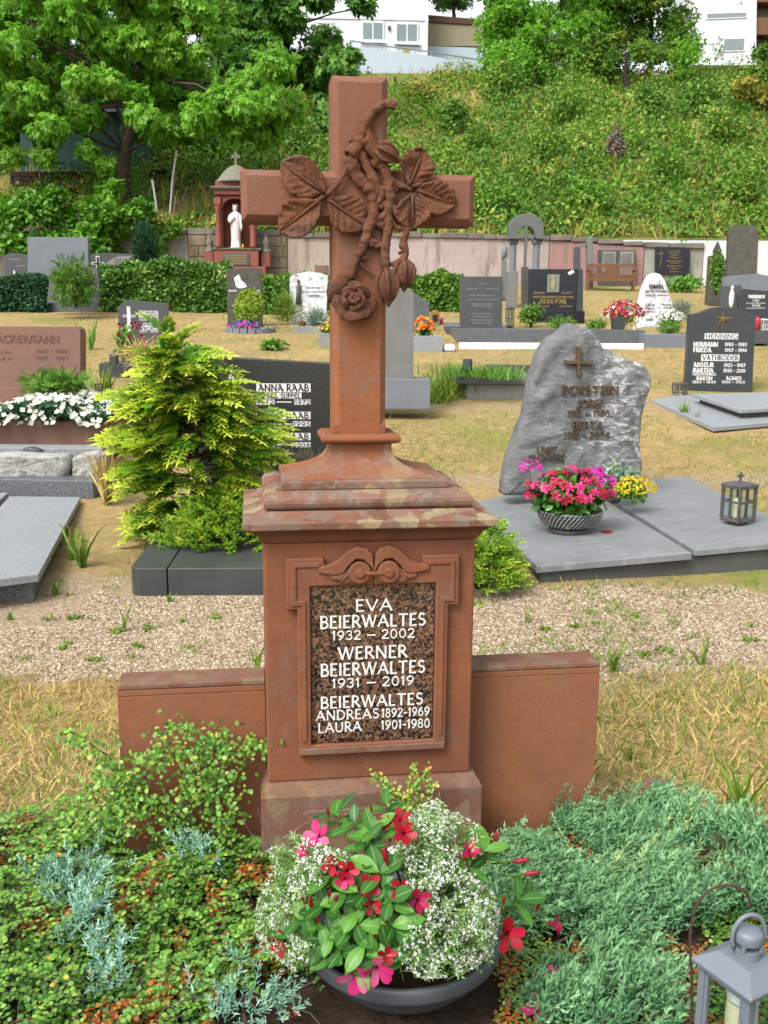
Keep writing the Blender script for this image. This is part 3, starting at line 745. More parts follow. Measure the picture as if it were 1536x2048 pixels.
# foot block with a sunk panel on its front
mb = MB().rect_loft([(.318, .242, -.08), (.318, .242, .258), (.312, .236, .270), (.298, .222, .291)], .012, CY)
part('foot_block', mb, SF, mon, .004)
yf = CY - .242
pn = [(-.19, .07), (.22, .07), (.22, .135), (.205, .15), (.235, .19), (.205, .215), (-.175, .215), (-.19, .205), (-.175, .185), (-.205, .165), (-.225, .155), (-.19, .14)]
part('foot_panel', MB().prism_y([(x + .0, z) for x, z in pn], yf - .005, yf + .01), SF, mon, .002)
pn2 = [(-.175, .07), (.205, .07), (.205, .13), (.185, .155), (.2, .19), (.19, .203), (-.155, .203), (-.16, .185), (-.145, .17), (-.175, .15)]
part('foot_panel_field', MB().prism_y(pn2, yf - .009, yf + .0), SF, mon, .002)
# die
part('pedestal_block', MB().rect_loft([(.292, .21, .2905), (.292, .21, .986)], .006, CY), S, mon, .006)
# frame with ears, two halves butted at the middle
FX = .0115
def half(s):
    q = [(0, .375), (.209, .375), (.209, .803), (.2385, .803), (.2385, .947), (.135, .947), (.135, .905), (0, .905), (0, .868), (.174, .868), (.174, .405), (0, .405)]
    return [(FX + s * x, z) for x, z in q]
for s in (1, -1):
    part('frame_moulding', MB().prism_y(half(s), -.020, .002), S, mon, .004)
    g = [(.186, .42), (.198, .42), (.198, .815), (.226, .815), (.226, .935), (.148, .935), (.148, .922), (.212, .922), (.212, .829), (.186, .829)]
    part('frame_bead', MB().prism_y([(FX + s * x, z) for x, z in g], -.0245, -.019), S, mon, .0022)
part('frame_sill', MB().box(FX - .205, FX + .205, -.026, -.0195, .379, .399), SF, mon, .003)
# scroll ornament above the tablet
for s in (1, -1):
    arch = [(0, .905), (.004, .955), (.02, .972), (.045, .977), (.066, .968), (.084, .952), (.1, .938), (.12, .928), (.152, .922), (.152, .908), (.105, .9), (.085, .905), (.07, .925), (.05, .944), (.03, .942), (.012, .925)]
    part('scroll_arch', MB().prism_y([(FX + s * x, z) for x, z in arch], -.030, -.004), S, mon, .003)
    lobe = [(.0, .893), (.012, .878), (.03, .872), (.05, .873), (.066, .88), (.072, .874), (.09, .876), (.097, .884), (.108, .883), (.118, .892), (.122, .903), (.1, .9035), (.078, .911), (.05, .93), (.02, .925), (.0, .904)]
    part('scroll_shell', MB().prism_y([(FX + s * x, z) for x, z in lobe], -.0265, -.003), S, mon, .003)
    def disc(r, y0, y1, n=22, cx=.04, cz=.9055, r0=0):
        return MB().prism_y([(FX + s * cx + r * cos(2 * pi * i / n), cz + r * sin(2 * pi * i / n)) for i in range(n)], y0, y1)
    part('scroll_volute', disc(.031, -.0335, -.01), S, mon, .004)
    part('scroll_volute_eye', disc(.0135, -.041, -.033), S, mon, .004)
    for k in range(3):
        a = [(.068 + .014 * k, .899 - .003 * k), (.074 + .014 * k, .904 - .003 * k), (.092 + .011 * k, .887 + .003 * k), (.087 + .011 * k, .881 + .003 * k)]
        part('scroll_rib', MB().prism_y([(FX + s * x, z) for x, z in a], -.0305 - .0005 * k, -.02), S, mon, .002)
part('scroll_bar', MB().box(FX - .028, FX + .028, -.038, -.0334, .900, .9095), S, mon, .002)
# polished tablet with the names
tab = part('name_tablet', MB().box(FX - .1725, FX + .1725, -.008, .003, .4065, .8665), M['granite_brown'], mon, .0015)
tab['label'] = 'polished brown granite tablet with white names'
yt = -.0082
for t, a, b, yb, h in [('EVA', 712, 783, 1221, 22), ('BEIERWALTES', 641, 850, 1253, 23), ('1932 ~ 2002', 665, 828, 1277, 17), ('WERNER', 677, 813, 1316, 23),
                       ('BEIERWALTES', 642, 849, 1348, 23), ('1931 ~ 2019', 665, 827, 1372, 17), ('BEIERWALTES', 642, 845, 1412, 21.5),
                       ('ANDREAS', 633, 757, 1438, 18), ('1892-1969', 764, 858, 1432, 16), ('LAURA', 637, 722, 1463, 18), ('1901-1980', 763, 859, 1456, 16.5)]:
    letter_line(mf, tab, t, a, b, yb, h, 'letter_white', yt, .15, .0012)
# moulded cap
def rl(name, prof, mat, bev=.004, cx=.006):
    return part(name, MB().rect_loft(prof, cx, CY), mat, mon, bev)
rl('bed_moulding', [(.294, .212, .9865), (.300, .218, .995), (.309, .227, 1.010), (.322, .240, 1.022), (.333, .251, 1.029)], S, .003)
rl('cornice_slab', [(.342, .260, 1.0295), (.345, .263, 1.034), (.345, .263, 1.050), (.341, .259, 1.0545), (.326, .246, 1.057), (.308, .230, 1.061), (.294, .218, 1.067), (.287, .213, 1.0735)], SC, .002, .004)
rl('cap_torus', [(.266, .194, 1.074), (.277, .205, 1.0765), (.2835, .2115, 1.084), (.286, .214, 1.094), (.2845, .2125, 1.104), (.2775, .2055, 1.113), (.265, .194, 1.1175), (.255, .186, 1.118), (.254, .185, 1.122), (.240, .173, 1.1225)], SC, .0015, .001)
rl('cap_step', [(.230, .164, 1.123), (.230, .164, 1.143), (.226, .160, 1.1475), (.217, .152, 1.148)], SC, .003, -.003)
neck = [(.215 - .129 * (1 - (1 - t) ** 2.9), .151 - .079 * (1 - (1 - t) ** 2.9), 1.1485 + .0895 * (t ** 1.1)) for t in [i / 14 for i in range(15)]]
rl('cap_neck', neck, M['sandstone_neck'], .002, -.006)
rl('cap_ring', [(.098, .083, 1.2385), (.109, .094, 1.243), (.113, .098, 1.251), (.109, .094, 1.260), (.098, .083, 1.265)], S, .003, -.008)
# the cross itself: chamfered on every edge
def inset(poly, c):
    n = len(poly); out = []
    for i in range(n):
        p, a, b = Vector(poly[i]), Vector(poly[i - 1]), Vector(poly[(i + 1) % n])
        d1 = (p - a).normalized(); d2 = (b - p).normalized()
        n1 = Vector((-d1.y, d1.x)); n2 = Vector((-d2.y, d2.x))
        out.append(tuple(p + (n1 + n2) * c))
    return out
cxs = -.0105
ol = [(cxs - .0745, 1.262), (cxs + .0745, 1.262), (cxs + .0745, 1.837), (cxs + .318, 1.837), (cxs + .318, 1.9705), (cxs + .0745, 1.9705), (cxs + .0745, 2.213), (cxs - .0745, 2.213),
      (cxs - .0745, 1.9705), (cxs - .3185, 1.9705), (cxs - .3185, 1.837), (cxs - .0745, 1.837)]
il = inset(ol, .0165)
il[0] = (il[0][0], 1.262); il[1] = (il[1][0], 1.262)
y0, y1 = CY - .066, CY + .066
mb = MB(); n = len(ol)
rings = [(il, y0), (ol, y0 + .0165), (ol, y1 - .0165), (il, y1)]
vs = [(x, y, z) for r, y in rings for x, z in r]; fs = [tuple(range(n)), tuple(range(4 * n - 1, 3 * n - 1, -1))]
for k in range(3):
    for i in range(n): fs.append((k * n + i, (k + 1) * n + i, (k + 1) * n + (i + 1) % n, k * n + (i + 1) % n))
mb.poly(vs, fs)
part('cross', mb, M['sandstone_cross'], mon, .002)
# square stop at the foot of the shaft chamfers
part('shaft_foot', MB().rect_loft([(.0738, .0655, 1.2655), (.0738, .0655, 1.288), (.0725, .0475, 1.315)], cxs, CY), S, mon, .0015)

# carved rose branch: traced stems, each with its own depth in front of the cross
def zc(p): return (400 + p[0] / 2.56, 100 + p[1] / 2.56)
def stem(pts, r0, r1, lift=.010, seed=0, jit=.25, yb=None):
    r = random.Random(seed); P = []; Rd = []
    yb = y0 if yb is None else yb
    n = len(pts)
    for i in range(n - 1):
        for k in range(3):
            u = k / 3
            p0, p1 = Vector(pts[max(i - 1, 0)]), Vector(pts[i]); p2, p3 = Vector(pts[i + 1]), Vector(pts[min(i + 2, n - 1)])
            q = .5 * ((2 * p1) + (p2 - p0) * u + (2 * p0 - 5 * p1 + 4 * p2 - p3) * u * u + (3 * p1 - p0 - 3 * p2 + p3) * u ** 3)
            P.append(q)
    P.append(Vector(pts[-1]))
    out = []
    for i, q in enumerate(P):
        f = i / (len(P) - 1); rad = (r0 + (r1 - r0) * f) * (1 + r.uniform(-jit, jit) * .6)
        x, z = mf.px(*zc(q), yb - lift)
        out.append((x + r.uniform(-.0012, .0012), yb - lift + r.uniform(-.003, .003), z + r.uniform(-.0012, .0012))); Rd.append(rad * (1.25 if r.random() < .18 else 1))
    mb = MB().tube(out, Rd, 8)
    return mb
ctex = bpy.data.textures.new('chisel_noise', 'CLOUDS'); ctex.noise_scale = .011; ctex.noise_depth = 3
def gnarl(o, s):
    d = o.modifiers.new('worn', 'DISPLACE'); d.texture = ctex; d.texture_coords = 'LOCAL'; d.strength = s; d.mid_level = .5; return o
STEMS = [
 ([(1003, 285), (955, 275), (905, 300), (860, 345), (842, 400), (822, 455), (800, 500), (768, 545)], .0068, .0105),
 ([(768, 545), (785, 610), (825, 680), (872, 720), (888, 780), (890, 850), (862, 910), (850, 960), (832, 1012), (802, 1062), (786, 1112), (770, 1170)], .0098, .0058),
 ([(835, 450), (890, 520), (930, 580), (958, 650), (966, 720), (976, 765), (958, 830), (968, 900), (946, 1000), (950, 1080), (958, 1140)], .0092, .0065),
 ([(800, 500), (842, 570), (872, 640), (905, 700), (892, 770)], .0078, .0075),
 ([(880, 560), (905, 590), (945, 600)], .0062, .006), ([(905, 705), (940, 712), (966, 705)], .0062, .006), ([(885, 795), (930, 800), (972, 775)], .0066, .006),
 ([(870, 895), (910, 885), (950, 915)], .006, .0055), ([(850, 985), (885, 978), (925, 1000)], .005, .004),
 ([(765, 580), (712, 680), (668, 722), (635, 745)], .0048, .0042), ([(635, 745), (600, 770), (560, 805)], .004, .003),
 ([(960, 640), (1000, 680), (1045, 702), (1085, 712)], .005, .0042),
 ([(978, 790), (1020, 850), (1058, 915), (1040, 985), (1052, 1040), (1030, 1090)], .0062, .0078),
 ([(968, 830), (985, 890), (1020, 915), (1055, 918)], .005, .005), ([(968, 1095), (1000, 1098), (1035, 1080)], .0052, .0055),
 ([(800, 1062), (830, 1070), (855, 1065)], .0035, .002), ([(820, 1090), (860, 1130), (905, 1160)], .0028, .0018),
 ([(840, 400), (870, 440), (900, 485), (940, 505)], .0045, .004),
 ([(800, 500), (786, 560), (812, 640), (850, 690), (885, 720)], .0075, .008), ([(905, 700), (932, 740), (900, 795)], .0066, .007), ([(960, 830), (925, 862), (885, 860)], .0066, .007), ([(922, 885), (962, 905)], .006, .006), ([(850, 960), (880, 1002), (920, 1004), (945, 985)], .0048, .005), ([(842, 400), (880, 470), (915, 545), (945, 610)], .0075, .008)]
for i, (pts, a, b) in enumerate(STEMS):
    gnarl(part('rose_stem', stem(pts, a * (2.0 if i < 4 else 1.75), b * (1.85 if i < 4 else 1.65), .014, i), SR, mon, smooth=True, sub=2), .0055)
r = random.Random(4)
for x, y in [(842, 350), (768, 470), (752, 530), (910, 520), (965, 600), (985, 690), (990, 755), (872, 740), (835, 945), (800, 945), (870, 660), (950, 1005), (1045, 1010), (1022, 1040), (800, 1030)]:
    a = mf.px(*zc((x, y)), y0 - .012); an = r.uniform(0, 6.28)
    part('thorn', MB().tube([(a[0], y0 - .009, a[1]), (a[0] + .006 * cos(an), y0 - .017, a[1] + .006 * sin(an)), (a[0] + .011 * cos(an), y0 - .02, a[1] + .011 * sin(an))], [.0055, .003, .0006], 6), SR, mon, smooth=True)
def carved_leaf(base, tip, wid, curl=.02, lift=.016, fold=.011, seed=0, tipdrop=.008, yb=None):
    """thick carved rose leaf: toothed rim, sunk midrib, ribs"""
    r = random.Random(seed); yb = y0 if yb is None else yb
    b = Vector(mf.px(*zc(base), yb - lift)); t = Vector(mf.px(*zc(tip), yb - lift)); ax = (t - b); L = ax.length; ax.normalize(); nx = Vector((-ax.y, ax.x))
    W = wid * .95 / 2.56 * .00143; nu, nv = 25, 13; vs = []; fs = []
    for i in range(nu):
        u = i / (nu - 1); w = W * 1.15 * (sin(pi * min(1, u * 1.01) ** .92) ** .70) * (1 - .06 * u)
        w = max(w, .0012)
        for j in range(nv):
            v = (j / (nv - 1) - .5) * 2
            ww = w * (1 + ((.07 + .05 * r.random()) if (i % 3 == 1) else -.04) * (abs(v) > .9))
            p = b + ax * (u * L) + nx * (v * ww * .5) + ax * (abs(v) * w * .10)
            h = lift + fold * abs(v) ** 1.25 * sin(pi * u) + .004 * sin(9.1 * u + 4.3 * v + seed * 2.1) * min(1, abs(v) * 2) - .007 * (1 - min(1, abs(v) * 5)) + .0036 * sin((u * 6.5 + .25 * sin(5 * u + seed + 2 * v) - abs(v) * 1.5) * 2 * pi) * min(1, abs(v) * 2.0) * sin(pi * u)
            h += curl * (v if seed % 2 else -v) * .25 * sin(pi * u) - tipdrop * u * u + .005 * sin(3.3 * v + seed) * u
            vs.append((p.x, yb - h, p.y))
    for i in range(nu - 1):
        for j in range(nv - 1):
            a = i * nv + j; fs.append((a, a + nv, a + nv + 1, a + 1))
    o = part('rose_leaf', MB().poly(vs, fs), SR, mon, smooth=True)
    # normals must look outward for the solid backing
    me = o.data
    if sum(p.normal.y for p in me.polygons) > 0: me.flip_normals()
    sm = o.modifiers.new('solid', 'SOLIDIFY'); sm.thickness = .009; sm.offset = -1
    s2 = o.modifiers.new('sub', 'SUBSURF'); s2.levels = 1; s2.render_levels = 1
    gnarl(o, .0045)
    mid = MB().tube([(b.x, yb - lift - .001, b.y)] + [((b + ax * L * u).x, yb - lift - .002 + tipdrop * u * u, (b + ax * L * u).y) for u in (.3, .6, .9)], [.0042, .0036, .0028, .0012], 6)
    part('midrib', mid, SR, o, smooth=True)
    return o
for k, (bs, tp, w, lf) in enumerate([((632, 730), (418, 578), 172, .020), ((606, 772), (406, 934), 166, .026), ((660, 768), (850, 905), 172, .020),
                                    ((1074, 690), (1150, 508), 158, .020), ((1112, 718), (1308, 792), 150, .018), ((1087, 738), (1092, 915), 156, .024), ((1060, 706), (972, 640), 84, .012)]):
    carved_leaf(bs, tp, w, lift=lf, seed=k)
def bud(c, tip, r, open_=False, seed=0):
    lift = .026
    c2 = Vector(mf.px(*zc(c), y0 - lift)); t2 = Vector(mf.px(*zc(tip), y0 - lift)); ax = (t2 - c2); L = ax.length; ax.normalize(); nx = Vector((-ax.y, ax.x))
    rr = r / 2.56 * .00143; rings = []
    for i in range(11):
        u = i / 10; w = rr * (.35 + .75 * sin(pi * min(1, u * 1.1) ** .8)) if u < .8 else rr * (1.05 - u) * 1.9
        w = max(w, .002)
        ring = []
        for k in range(12):
            a = 2 * pi * k / 12 + u * .5; g = 1 + .09 * cos(3 * a + seed)
            p = c2 + ax * (u * L) + nx * (w * g * cos(a)); ring.append((p.x, y0 - lift + w * .8 * g * sin(a), p.y))
        rings.append(ring)
    o = part('rose_bud', MB().loft(rings), SR, mon, smooth=True, sub=1)
    for k in range(3):     # sepals lying on the bud
        a = -pi / 2 + (k - 1) * 1.0; P = []
        for i in range(6):
            u = i / 5 * .85; w = rr * (.35 + .75 * sin(pi * min(1, u * 1.1) ** .8)) * 1.06
            p = c2 + ax * (u * L) + nx * (w * cos(a)); P.append((p.x, y0 - lift + w * .8 * sin(a), p.y))
        part('sepal', MB().tube(P, [.006, .0075, .0065, .005, .0035, .001], 6), SR, o, smooth=True)
bud((950, 1125), (966, 1318), 54, seed=1); bud((1042, 1078), (1046, 1240), 50, seed=2); bud((905, 495), (1030, 572), 40, seed=3)
# open rose: cupped petals round a rolled heart
RC = Vector(mf.px(*zc((786, 1275)), y0 - .03))
def petal(ang, rad, size, tilt, seed, depth):
    vs = []; fs = []; n = 9
    ax = Vector((cos(ang), sin(ang))); nx = Vector((-ax.y, ax.x))
    for i in range(n):
        u = i / (n - 1)
        for j in range(n):
            v = (j / (n - 1) - .5) * 2
            w = size * (.35 + .75 * sin(pi * min(.93, u * .75 + .12)))
            q = RC + ax * (rad * .25 + size * 1.05 * u * cos(tilt)) + nx * (w * v * .62)
            h = depth + size * u * sin(tilt) - .25 * size * v * v * (1 - .6 * u) - (.011 * max(0, u - .7) / .3) + .003 * sin(v * 4 + seed * 1.7) * u
            vs.append((q.x, y0 - h, q.y))
    for i in range(n - 1):
        for j in range(n - 1):
            a = i * n + j; fs.append((a, a + 1, a + n + 1, a + n))
    return MB().poly(vs, fs)
rose = part('rose_flower', MB().ball((RC.x, y0 - .03, RC.y), .022, .026, .022), SR, mon, smooth=True, sub=1)
for k, (a, rad, sz, tl, dp) in enumerate([(2.45, .03, .058, .55, .004), (.95, .02, .042, .7, .010), (-.45, .02, .050, .35, .010), (-2.5, .02, .050, .65, .012), (1.75, .02, .040, .9, .016), (-1.35, .012, .054, .75, .016),
                                          (.3, .014, .033, .8, .028), (2.1, .014, .034, .8, .026), (-2.9, .014, .033, .75, .028), (-1.0, .012, .034, .8, .030), (1.2, .008, .022, 1.1, .038), (-.6, .008, .022, 1.15, .038), (-2.2, .008, .023, 1.1, .04), (2.9, .006, .02, 1.2, .04)]):
    o = part('petal', petal(a, rad, sz * (1.22 if k < 6 else 1.1), tl * (.9 + .25 * ((k * 37) % 5) / 5), k, dp), SR, rose, smooth=True, fix=False)
    sm = o.modifiers.new('solid', 'SOLIDIFY'); sm.thickness = .0055; sm.offset = 0
    s2 = o.modifiers.new('sub', 'SUBSURF'); s2.levels = 1; s2.render_levels = 1; gnarl(o, .004)
# side walls with coping
for s, xa, xb, zt in ((-1, -.704, -.2875, .563), (1, .2995, .716, .574)):
    w = part('side_wall', MB().box(min(xa, xb), max(xa, xb), .10, .205, -.08, zt - .0355), SW, mon, .002)
    w['label'] = 'low red sandstone side wall ' + ('left' if s < 0 else 'right') + ' of the cross pedestal'
    part('coping', MB().box(xa, xb, .0995, .2055, zt - .0165, zt), SF, w, .004)
    part('coping_bead', MB().box(xa + .0005, xb - .0005, .0998, .2052, zt - .0345, zt - .0175), SW, w, .002)
# ---------------------------------------------------------------- graves of the rows behind
def headstone(label, base, outline, thick, mat, rot=0.0, Y=None, name='headstone', cat='headstone', bevel=.006, stone='stone', y_out=None):
    """upright stone traced in its own plane; base = pixel where it meets the ground (or a given distance)"""
    O = gp(*base) if Y is None else at(base[0], base[1], Y)
    fr = Fr(O, rot); t = thing(name, label, cat, O, rot)
    part(stone, MB().prism_y(fr.pts(outline), 0, thick), M[mat], t, bevel)
    return t, fr
def plate_line(fr, t, txt, x0, x1, y0, y1, yl=0.0, font=UNC, plate='letter_white', ink='letter_dark', wt=.2):
    p = part('name_plate', px_box(fr, x0, x1, y0, y1, yl, .0025), M[plate], t)
    if txt: letter_line(fr, p, txt, x0 + (x1 - x0) * .04, x1 - (x1 - x0) * .04, y1 - (y1 - y0) * .12, (y1 - y0) * .76, ink, yl - .0027, wt, .0012, font)
    return p
def marks(fr, t, rows, mat, yl=-.0005, h=3.0, seed=0):
    """weathered lettering too worn to read: rows of small strokes"""
    r = random.Random(seed)
    for x0, x1, y in rows:
        mb = MB(); x = x0
        while x < x1:
            w = r.uniform(1.2, 2.6)
            a = fr.px(x, y, yl); b = fr.px(min(x + w, x1), y - h * r.uniform(.6, 1), yl)
            mb.box(a[0], b[0], yl - .002, yl + .001, a[1], b[1]); x += w + r.uniform(.8, 1.8)
        o = part('inscription', mb, M[mat], t); o['kind'] = 'stuff'
def cross_mark(fr, t, x, y0, y1, xa, xb, ya, w, mat, yl=0.0, th=.004, name='cross_emblem'):
    mb = MB()
    a = fr.px(x - w, y1, yl); b = fr.px(x + w, y0, yl); mb.box(a[0], b[0], yl - th, yl + .001, a[1], b[1])
    c = fr.px(xa, ya + w, yl); d = fr.px(xb, ya - w, yl); mb.box(c[0], a[0], yl - th, yl + .001, c[1], d[1]); mb.box(b[0], d[0], yl - th, yl + .001, c[1], d[1])
    return part(name, mb, M[mat], t)
def resample(pts, n):
    P = [Vector(p) for p in pts]; P.append(P[0]); d = [0]
    for i in range(len(P) - 1): d.append(d[-1] + (P[i + 1] - P[i]).length)
    out = []
    for k in range(n):
        s = d[-1] * k / n; i = max(j for j in range(len(d)) if d[j] <= s + 1e-9); i = min(i, len(P) - 2)
        out.append(P[i].lerp(P[i + 1], (s - d[i]) / max(d[i + 1] - d[i], 1e-9)))
    return out
from mathutils import noise as mnoise
def boulder_mb(outline, thick, amp=.02, n=72, K=9, seed=0, edge=.5, fs=7.0):
    P = resample(outline, n); c = sum(P, Vector((0, 0))) / n; rings = []
    def pt(p, s, side):
        q = c + (p - c) * s
        prof = (1 - s ** 7) ** .5
        nz = mnoise.fractal(Vector((q.x * fs, seed * 3.1 + side * 5, q.y * fs)), .8, 2.1, 5)
        j = amp * nz * (.45 + .8 * s) * (.6 if s > .97 else 1)
        return (q.x, thick / 2 + side * (thick / 2) * (edge + (1 - edge) * prof) + j, q.y)
    ss = [.02] + [((k + 1) / K) ** .75 for k in range(K)]
    for s in ss: rings.append([pt(p, s, -1) for p in P])
    for s in reversed(ss): rings.append([pt(p, s, 1) for p in P])
    return MB().loft(rings)
def quad_slab(fr, pix, z0, z1, ztilt=0.0, name='slab', mat='slab_vein', parent=None, bevel=.004, grow=0.0, yt=0.0):
    """level or slightly tilted slab from the pixels of its top corners"""
    P = []
    for px, py in pix:
        d = ray(px, py); o = CAM - fr.O
        t_ = (z1 + ztilt * (o @ fr.X) + yt * (o @ fr.N) - o[2]) / (d[2] - ztilt * (d @ fr.X) - yt * (d @ fr.N)); q = o + d * t_
        P.append((float(q @ fr.X), float(q @ fr.N)))
    n = len(P); cx = sum(p[0] for p in P) / n; cy = sum(p[1] for p in P) / n
    P = [(cx + (x - cx) * (1 + grow), cy + (y - cy) * (1 + grow)) for x, y in P]
    vs = [(x, y, z0 + ztilt * x * (z0 > .02) + yt * y) for x, y in P] + [(x, y, z1 + ztilt * x + yt * y) for x, y in P]
    mb = MB().poly(vs, [tuple(range(n - 1, -1, -1)), tuple(range(n, 2 * n))] + [(i, (i + 1) % n, (i + 1) % n + n, i + n) for i in range(n)])
    return part(name, mb, M[mat], parent, bevel), P

# --- black granite family stone with white name plates, half hidden by the golden conifer
t, fr = headstone('wide black granite headstone with white name plates behind the golden conifer', (560, 1010), [(398, 1012), (742, 1012), (740, 731), (398, 712)], .16, 'granite_black', radians(4), Y=7.55)
for tx, a, b, c, d in [('ANNA RAAB', 513, 621, 767, 784), ('GEB. SUPPEL', 530, 603, 785.5, 797), ('1912', 513, 549, 799, 809.5), ('1972', 589, 621, 799, 809.5), ('ALOIS RAAB', 513, 621, 823.5, 838),
                       ('1906', 513, 550, 842.5, 853), ('1995', 586, 621, 842.5, 853), ('ROSA RAAB', 513, 621, 866, 880.5), ('1914', 513, 550, 884.5, 894.5), ('2006', 584, 621, 884.5, 894.5)]:
    plate_line(fr, t, tx, a, b, c, d)
for y in (804, 848, 889.5): part('date_dash', px_box(fr, 553, 583, y - 1, y + 1, 0, .002), M['letter_white'], t)
for k, (dx, w) in enumerate(((-3.5, .8), (0, 1.1), (3.5, .8))):
    part('cross_emblem', px_box(fr, 463 + dx - w, 463 + dx + w, 741 + abs(dx) * 3, 815 - abs(dx) * 2, 0, .003 + .0004 * k), M['letter_white'], t)
    part('cross_emblem', px_box(fr, 444 + abs(dx) * 2, 490 - abs(dx) * 2, 778 + dx - w, 778 + dx + w, 0, .0045 + .0004 * k), M['letter_white'], t)
KO = gp(300, 1196); kf = Fr(KO, radians(3))
kerb = thing('grave_kerb', 'dark granite grave surround around the golden conifer', 'grave surround', KO, radians(3))
a0 = kf.flat(258, 1137, .165); a1 = kf.flat(332, 1139, .165)
x0, yk = a0[0], a0[1]; xm = a1[0]
part('front_slab', MB().box(xm + .004, xm + 1.35, yk, yk + .62, -.06, .165), M['curb_dark'], kerb, .008, seg=3)
cr = [(xm - .002, yk), (xm - .002, yk + .62)] + [(x0 + .185 + .028 * cos(a), yk + .62 + .0 + .12 * (1 - sin(a))) for a in (0,)] + [(x0 + .17, yk + .8), (x0 + .165, yk + 2.1), (x0, yk + 2.1), (x0, yk + .06), (x0 + .02, yk + .02), (x0 + .06, yk)]
part('side_slab', MB().prism_z(cr, -.06, .166), M['curb_dark'], kerb, .006)
part('side_slab', MB().box(xm + 1.2, xm + 1.35, yk + .624, yk + 2.1, -.06, .165), M['curb_dark'], kerb, .006)
part('soil', MB().box(x0 + .1, xm + 1.25, yk + .5, yk + 2.1, -.05, .14), M['soil'], kerb)

# --- boulder grave: two tilted slabs on a base, boulder headstone, bowl, lantern
EO = gp(1085, 1175); ef = Fr(EO, radians(7.7)); ZT = .046
eg = thing('ledger_slab', 'blue-grey double grave slab in front of the quartz veined boulder', 'grave slab', EO, radians(7.7))
sl, PL = quad_slab(ef, [(1074, 1133), (1384, 1106), (1230, 1012), (1140, 955), (905, 966)], .075, .118, ZT, 'slab_panel', 'slab_vein', eg)
s2, PR = quad_slab(ef, [(1389, 1101), (1640, 1078), (1376, 954), (1304, 958), (1236, 1006)], .085, .124, ZT, 'slab_panel', 'slab_vein', eg)
fx = [PL[0], (PR[1][0], PL[0][1] + .25), (PR[2][0], PR[2][1] - .1), (PL[4][0] + .1, PL[4][1] - .05)]
vs = [(x + (.03 if i in (0, 3) else -.02), y + (.035 if i < 2 else 0), z) for z in (-.1, None) for i, (x, y) in enumerate(fx)]
vs = [(x, y, (.073 + ZT * x) if z is None else z) for x, y, z in vs]
vs[1] = (PR[1][0] - .02, PR[1][1] + .03, -.1); vs[5] = (PR[1][0] - .02, PR[1][1] + .03, .073 + ZT * PR[1][0])
part('base_course', MB().poly(vs, [(3, 2, 1, 0), (4, 5, 6, 7), (0, 1, 5, 4), (1, 2, 6, 5), (2, 3, 7, 6), (3, 0, 4, 7)]), M['slab_edge'], eg, .005)
def z7(p): return (900 + p[0] / 2.415, 620 + p[1] / 2.415)
BO = at(1130, 985, 7.55); bf = Fr(BO, radians(6))
bl = thing('boulder_headstone', 'rough grey boulder headstone with white quartz veins and bronze letters', 'headstone', BO, radians(6))
ol_ = [(268, 900), (275, 820), (288, 760), (300, 710), (322, 660), (340, 610), (352, 560), (376, 520), (384, 470), (392, 420), (404, 340), (425, 285), (440, 230), (455, 195), (485, 150), (505, 130), (535, 118), (560, 95), (588, 66), (600, 62), (622, 78), (650, 74), (680, 92), (695, 98), (722, 130), (735, 160), (752, 190), (780, 188), (820, 222), (850, 235), (890, 248), (915, 250), (930, 262), (955, 275), (972, 300), (988, 335), (975, 380), (962, 420), (950, 470), (940, 520), (935, 560), (928, 620), (930, 680), (938, 780), (930, 900)]
bst = part('stone', boulder_mb(bf.pts([z7(p) for p in ol_]), .30, .030, 150, 18, 2, .66, 8.0), M['boulder'], bl, smooth=True)
BV = np.array([v.co[:] for v in bst.data.vertices]); BV = BV[BV[:, 1] < .12]
def front_y(xa, za, xb, zb):
    k = (BV[:, 0] > xa - .01) & (BV[:, 0] < xb + .01) & (BV[:, 2] > za - .01) & (BV[:, 2] < zb + .01); return float(BV[k, 1].min()) if k.any() else -.03
for tx, a, b, yb, h in [('ECKSTEIN', 540, 812, 403, 35), ('JOSEF', 610, 742, 470, 36), ('1915 ~ 1980', 568, 768, 514, 29), ('BERTA', 592, 735, 573, 34), ('1915 - 2004', 550, 768, 618, 30), ('UWE', 420, 515, 693, 32), ('1942-1982', 380, 550, 727, 28)]:
    (xa, ya) = z7((a, yb)); (xb, _) = z7((b, yb))
    qa, qb = bf.px(xa, ya, -.03), bf.px(xb, ya - h / 2.415, -.03); yl_ = front_y(qa[0], qa[1], qb[0], qb[1]) + .004
    letter_line(bf, bl, tx, xa, xb, ya, h / 2.415, 'bronze', yl_, .17, .007, back=.018)
cm = [(-9, 143), (9, 143), (8, 84), (68, 88), (68, 66), (8, 68), (11, 0), (-11, 0), (-8, 68), (-66, 66), (-66, 88), (-8, 84)]
part('bronze_cross', MB().prism_y([bf.px(*z7((618 + x, 176 + z)), -.02) for x, z in cm], -.048, -.006), M['bronze'], bl, .003)
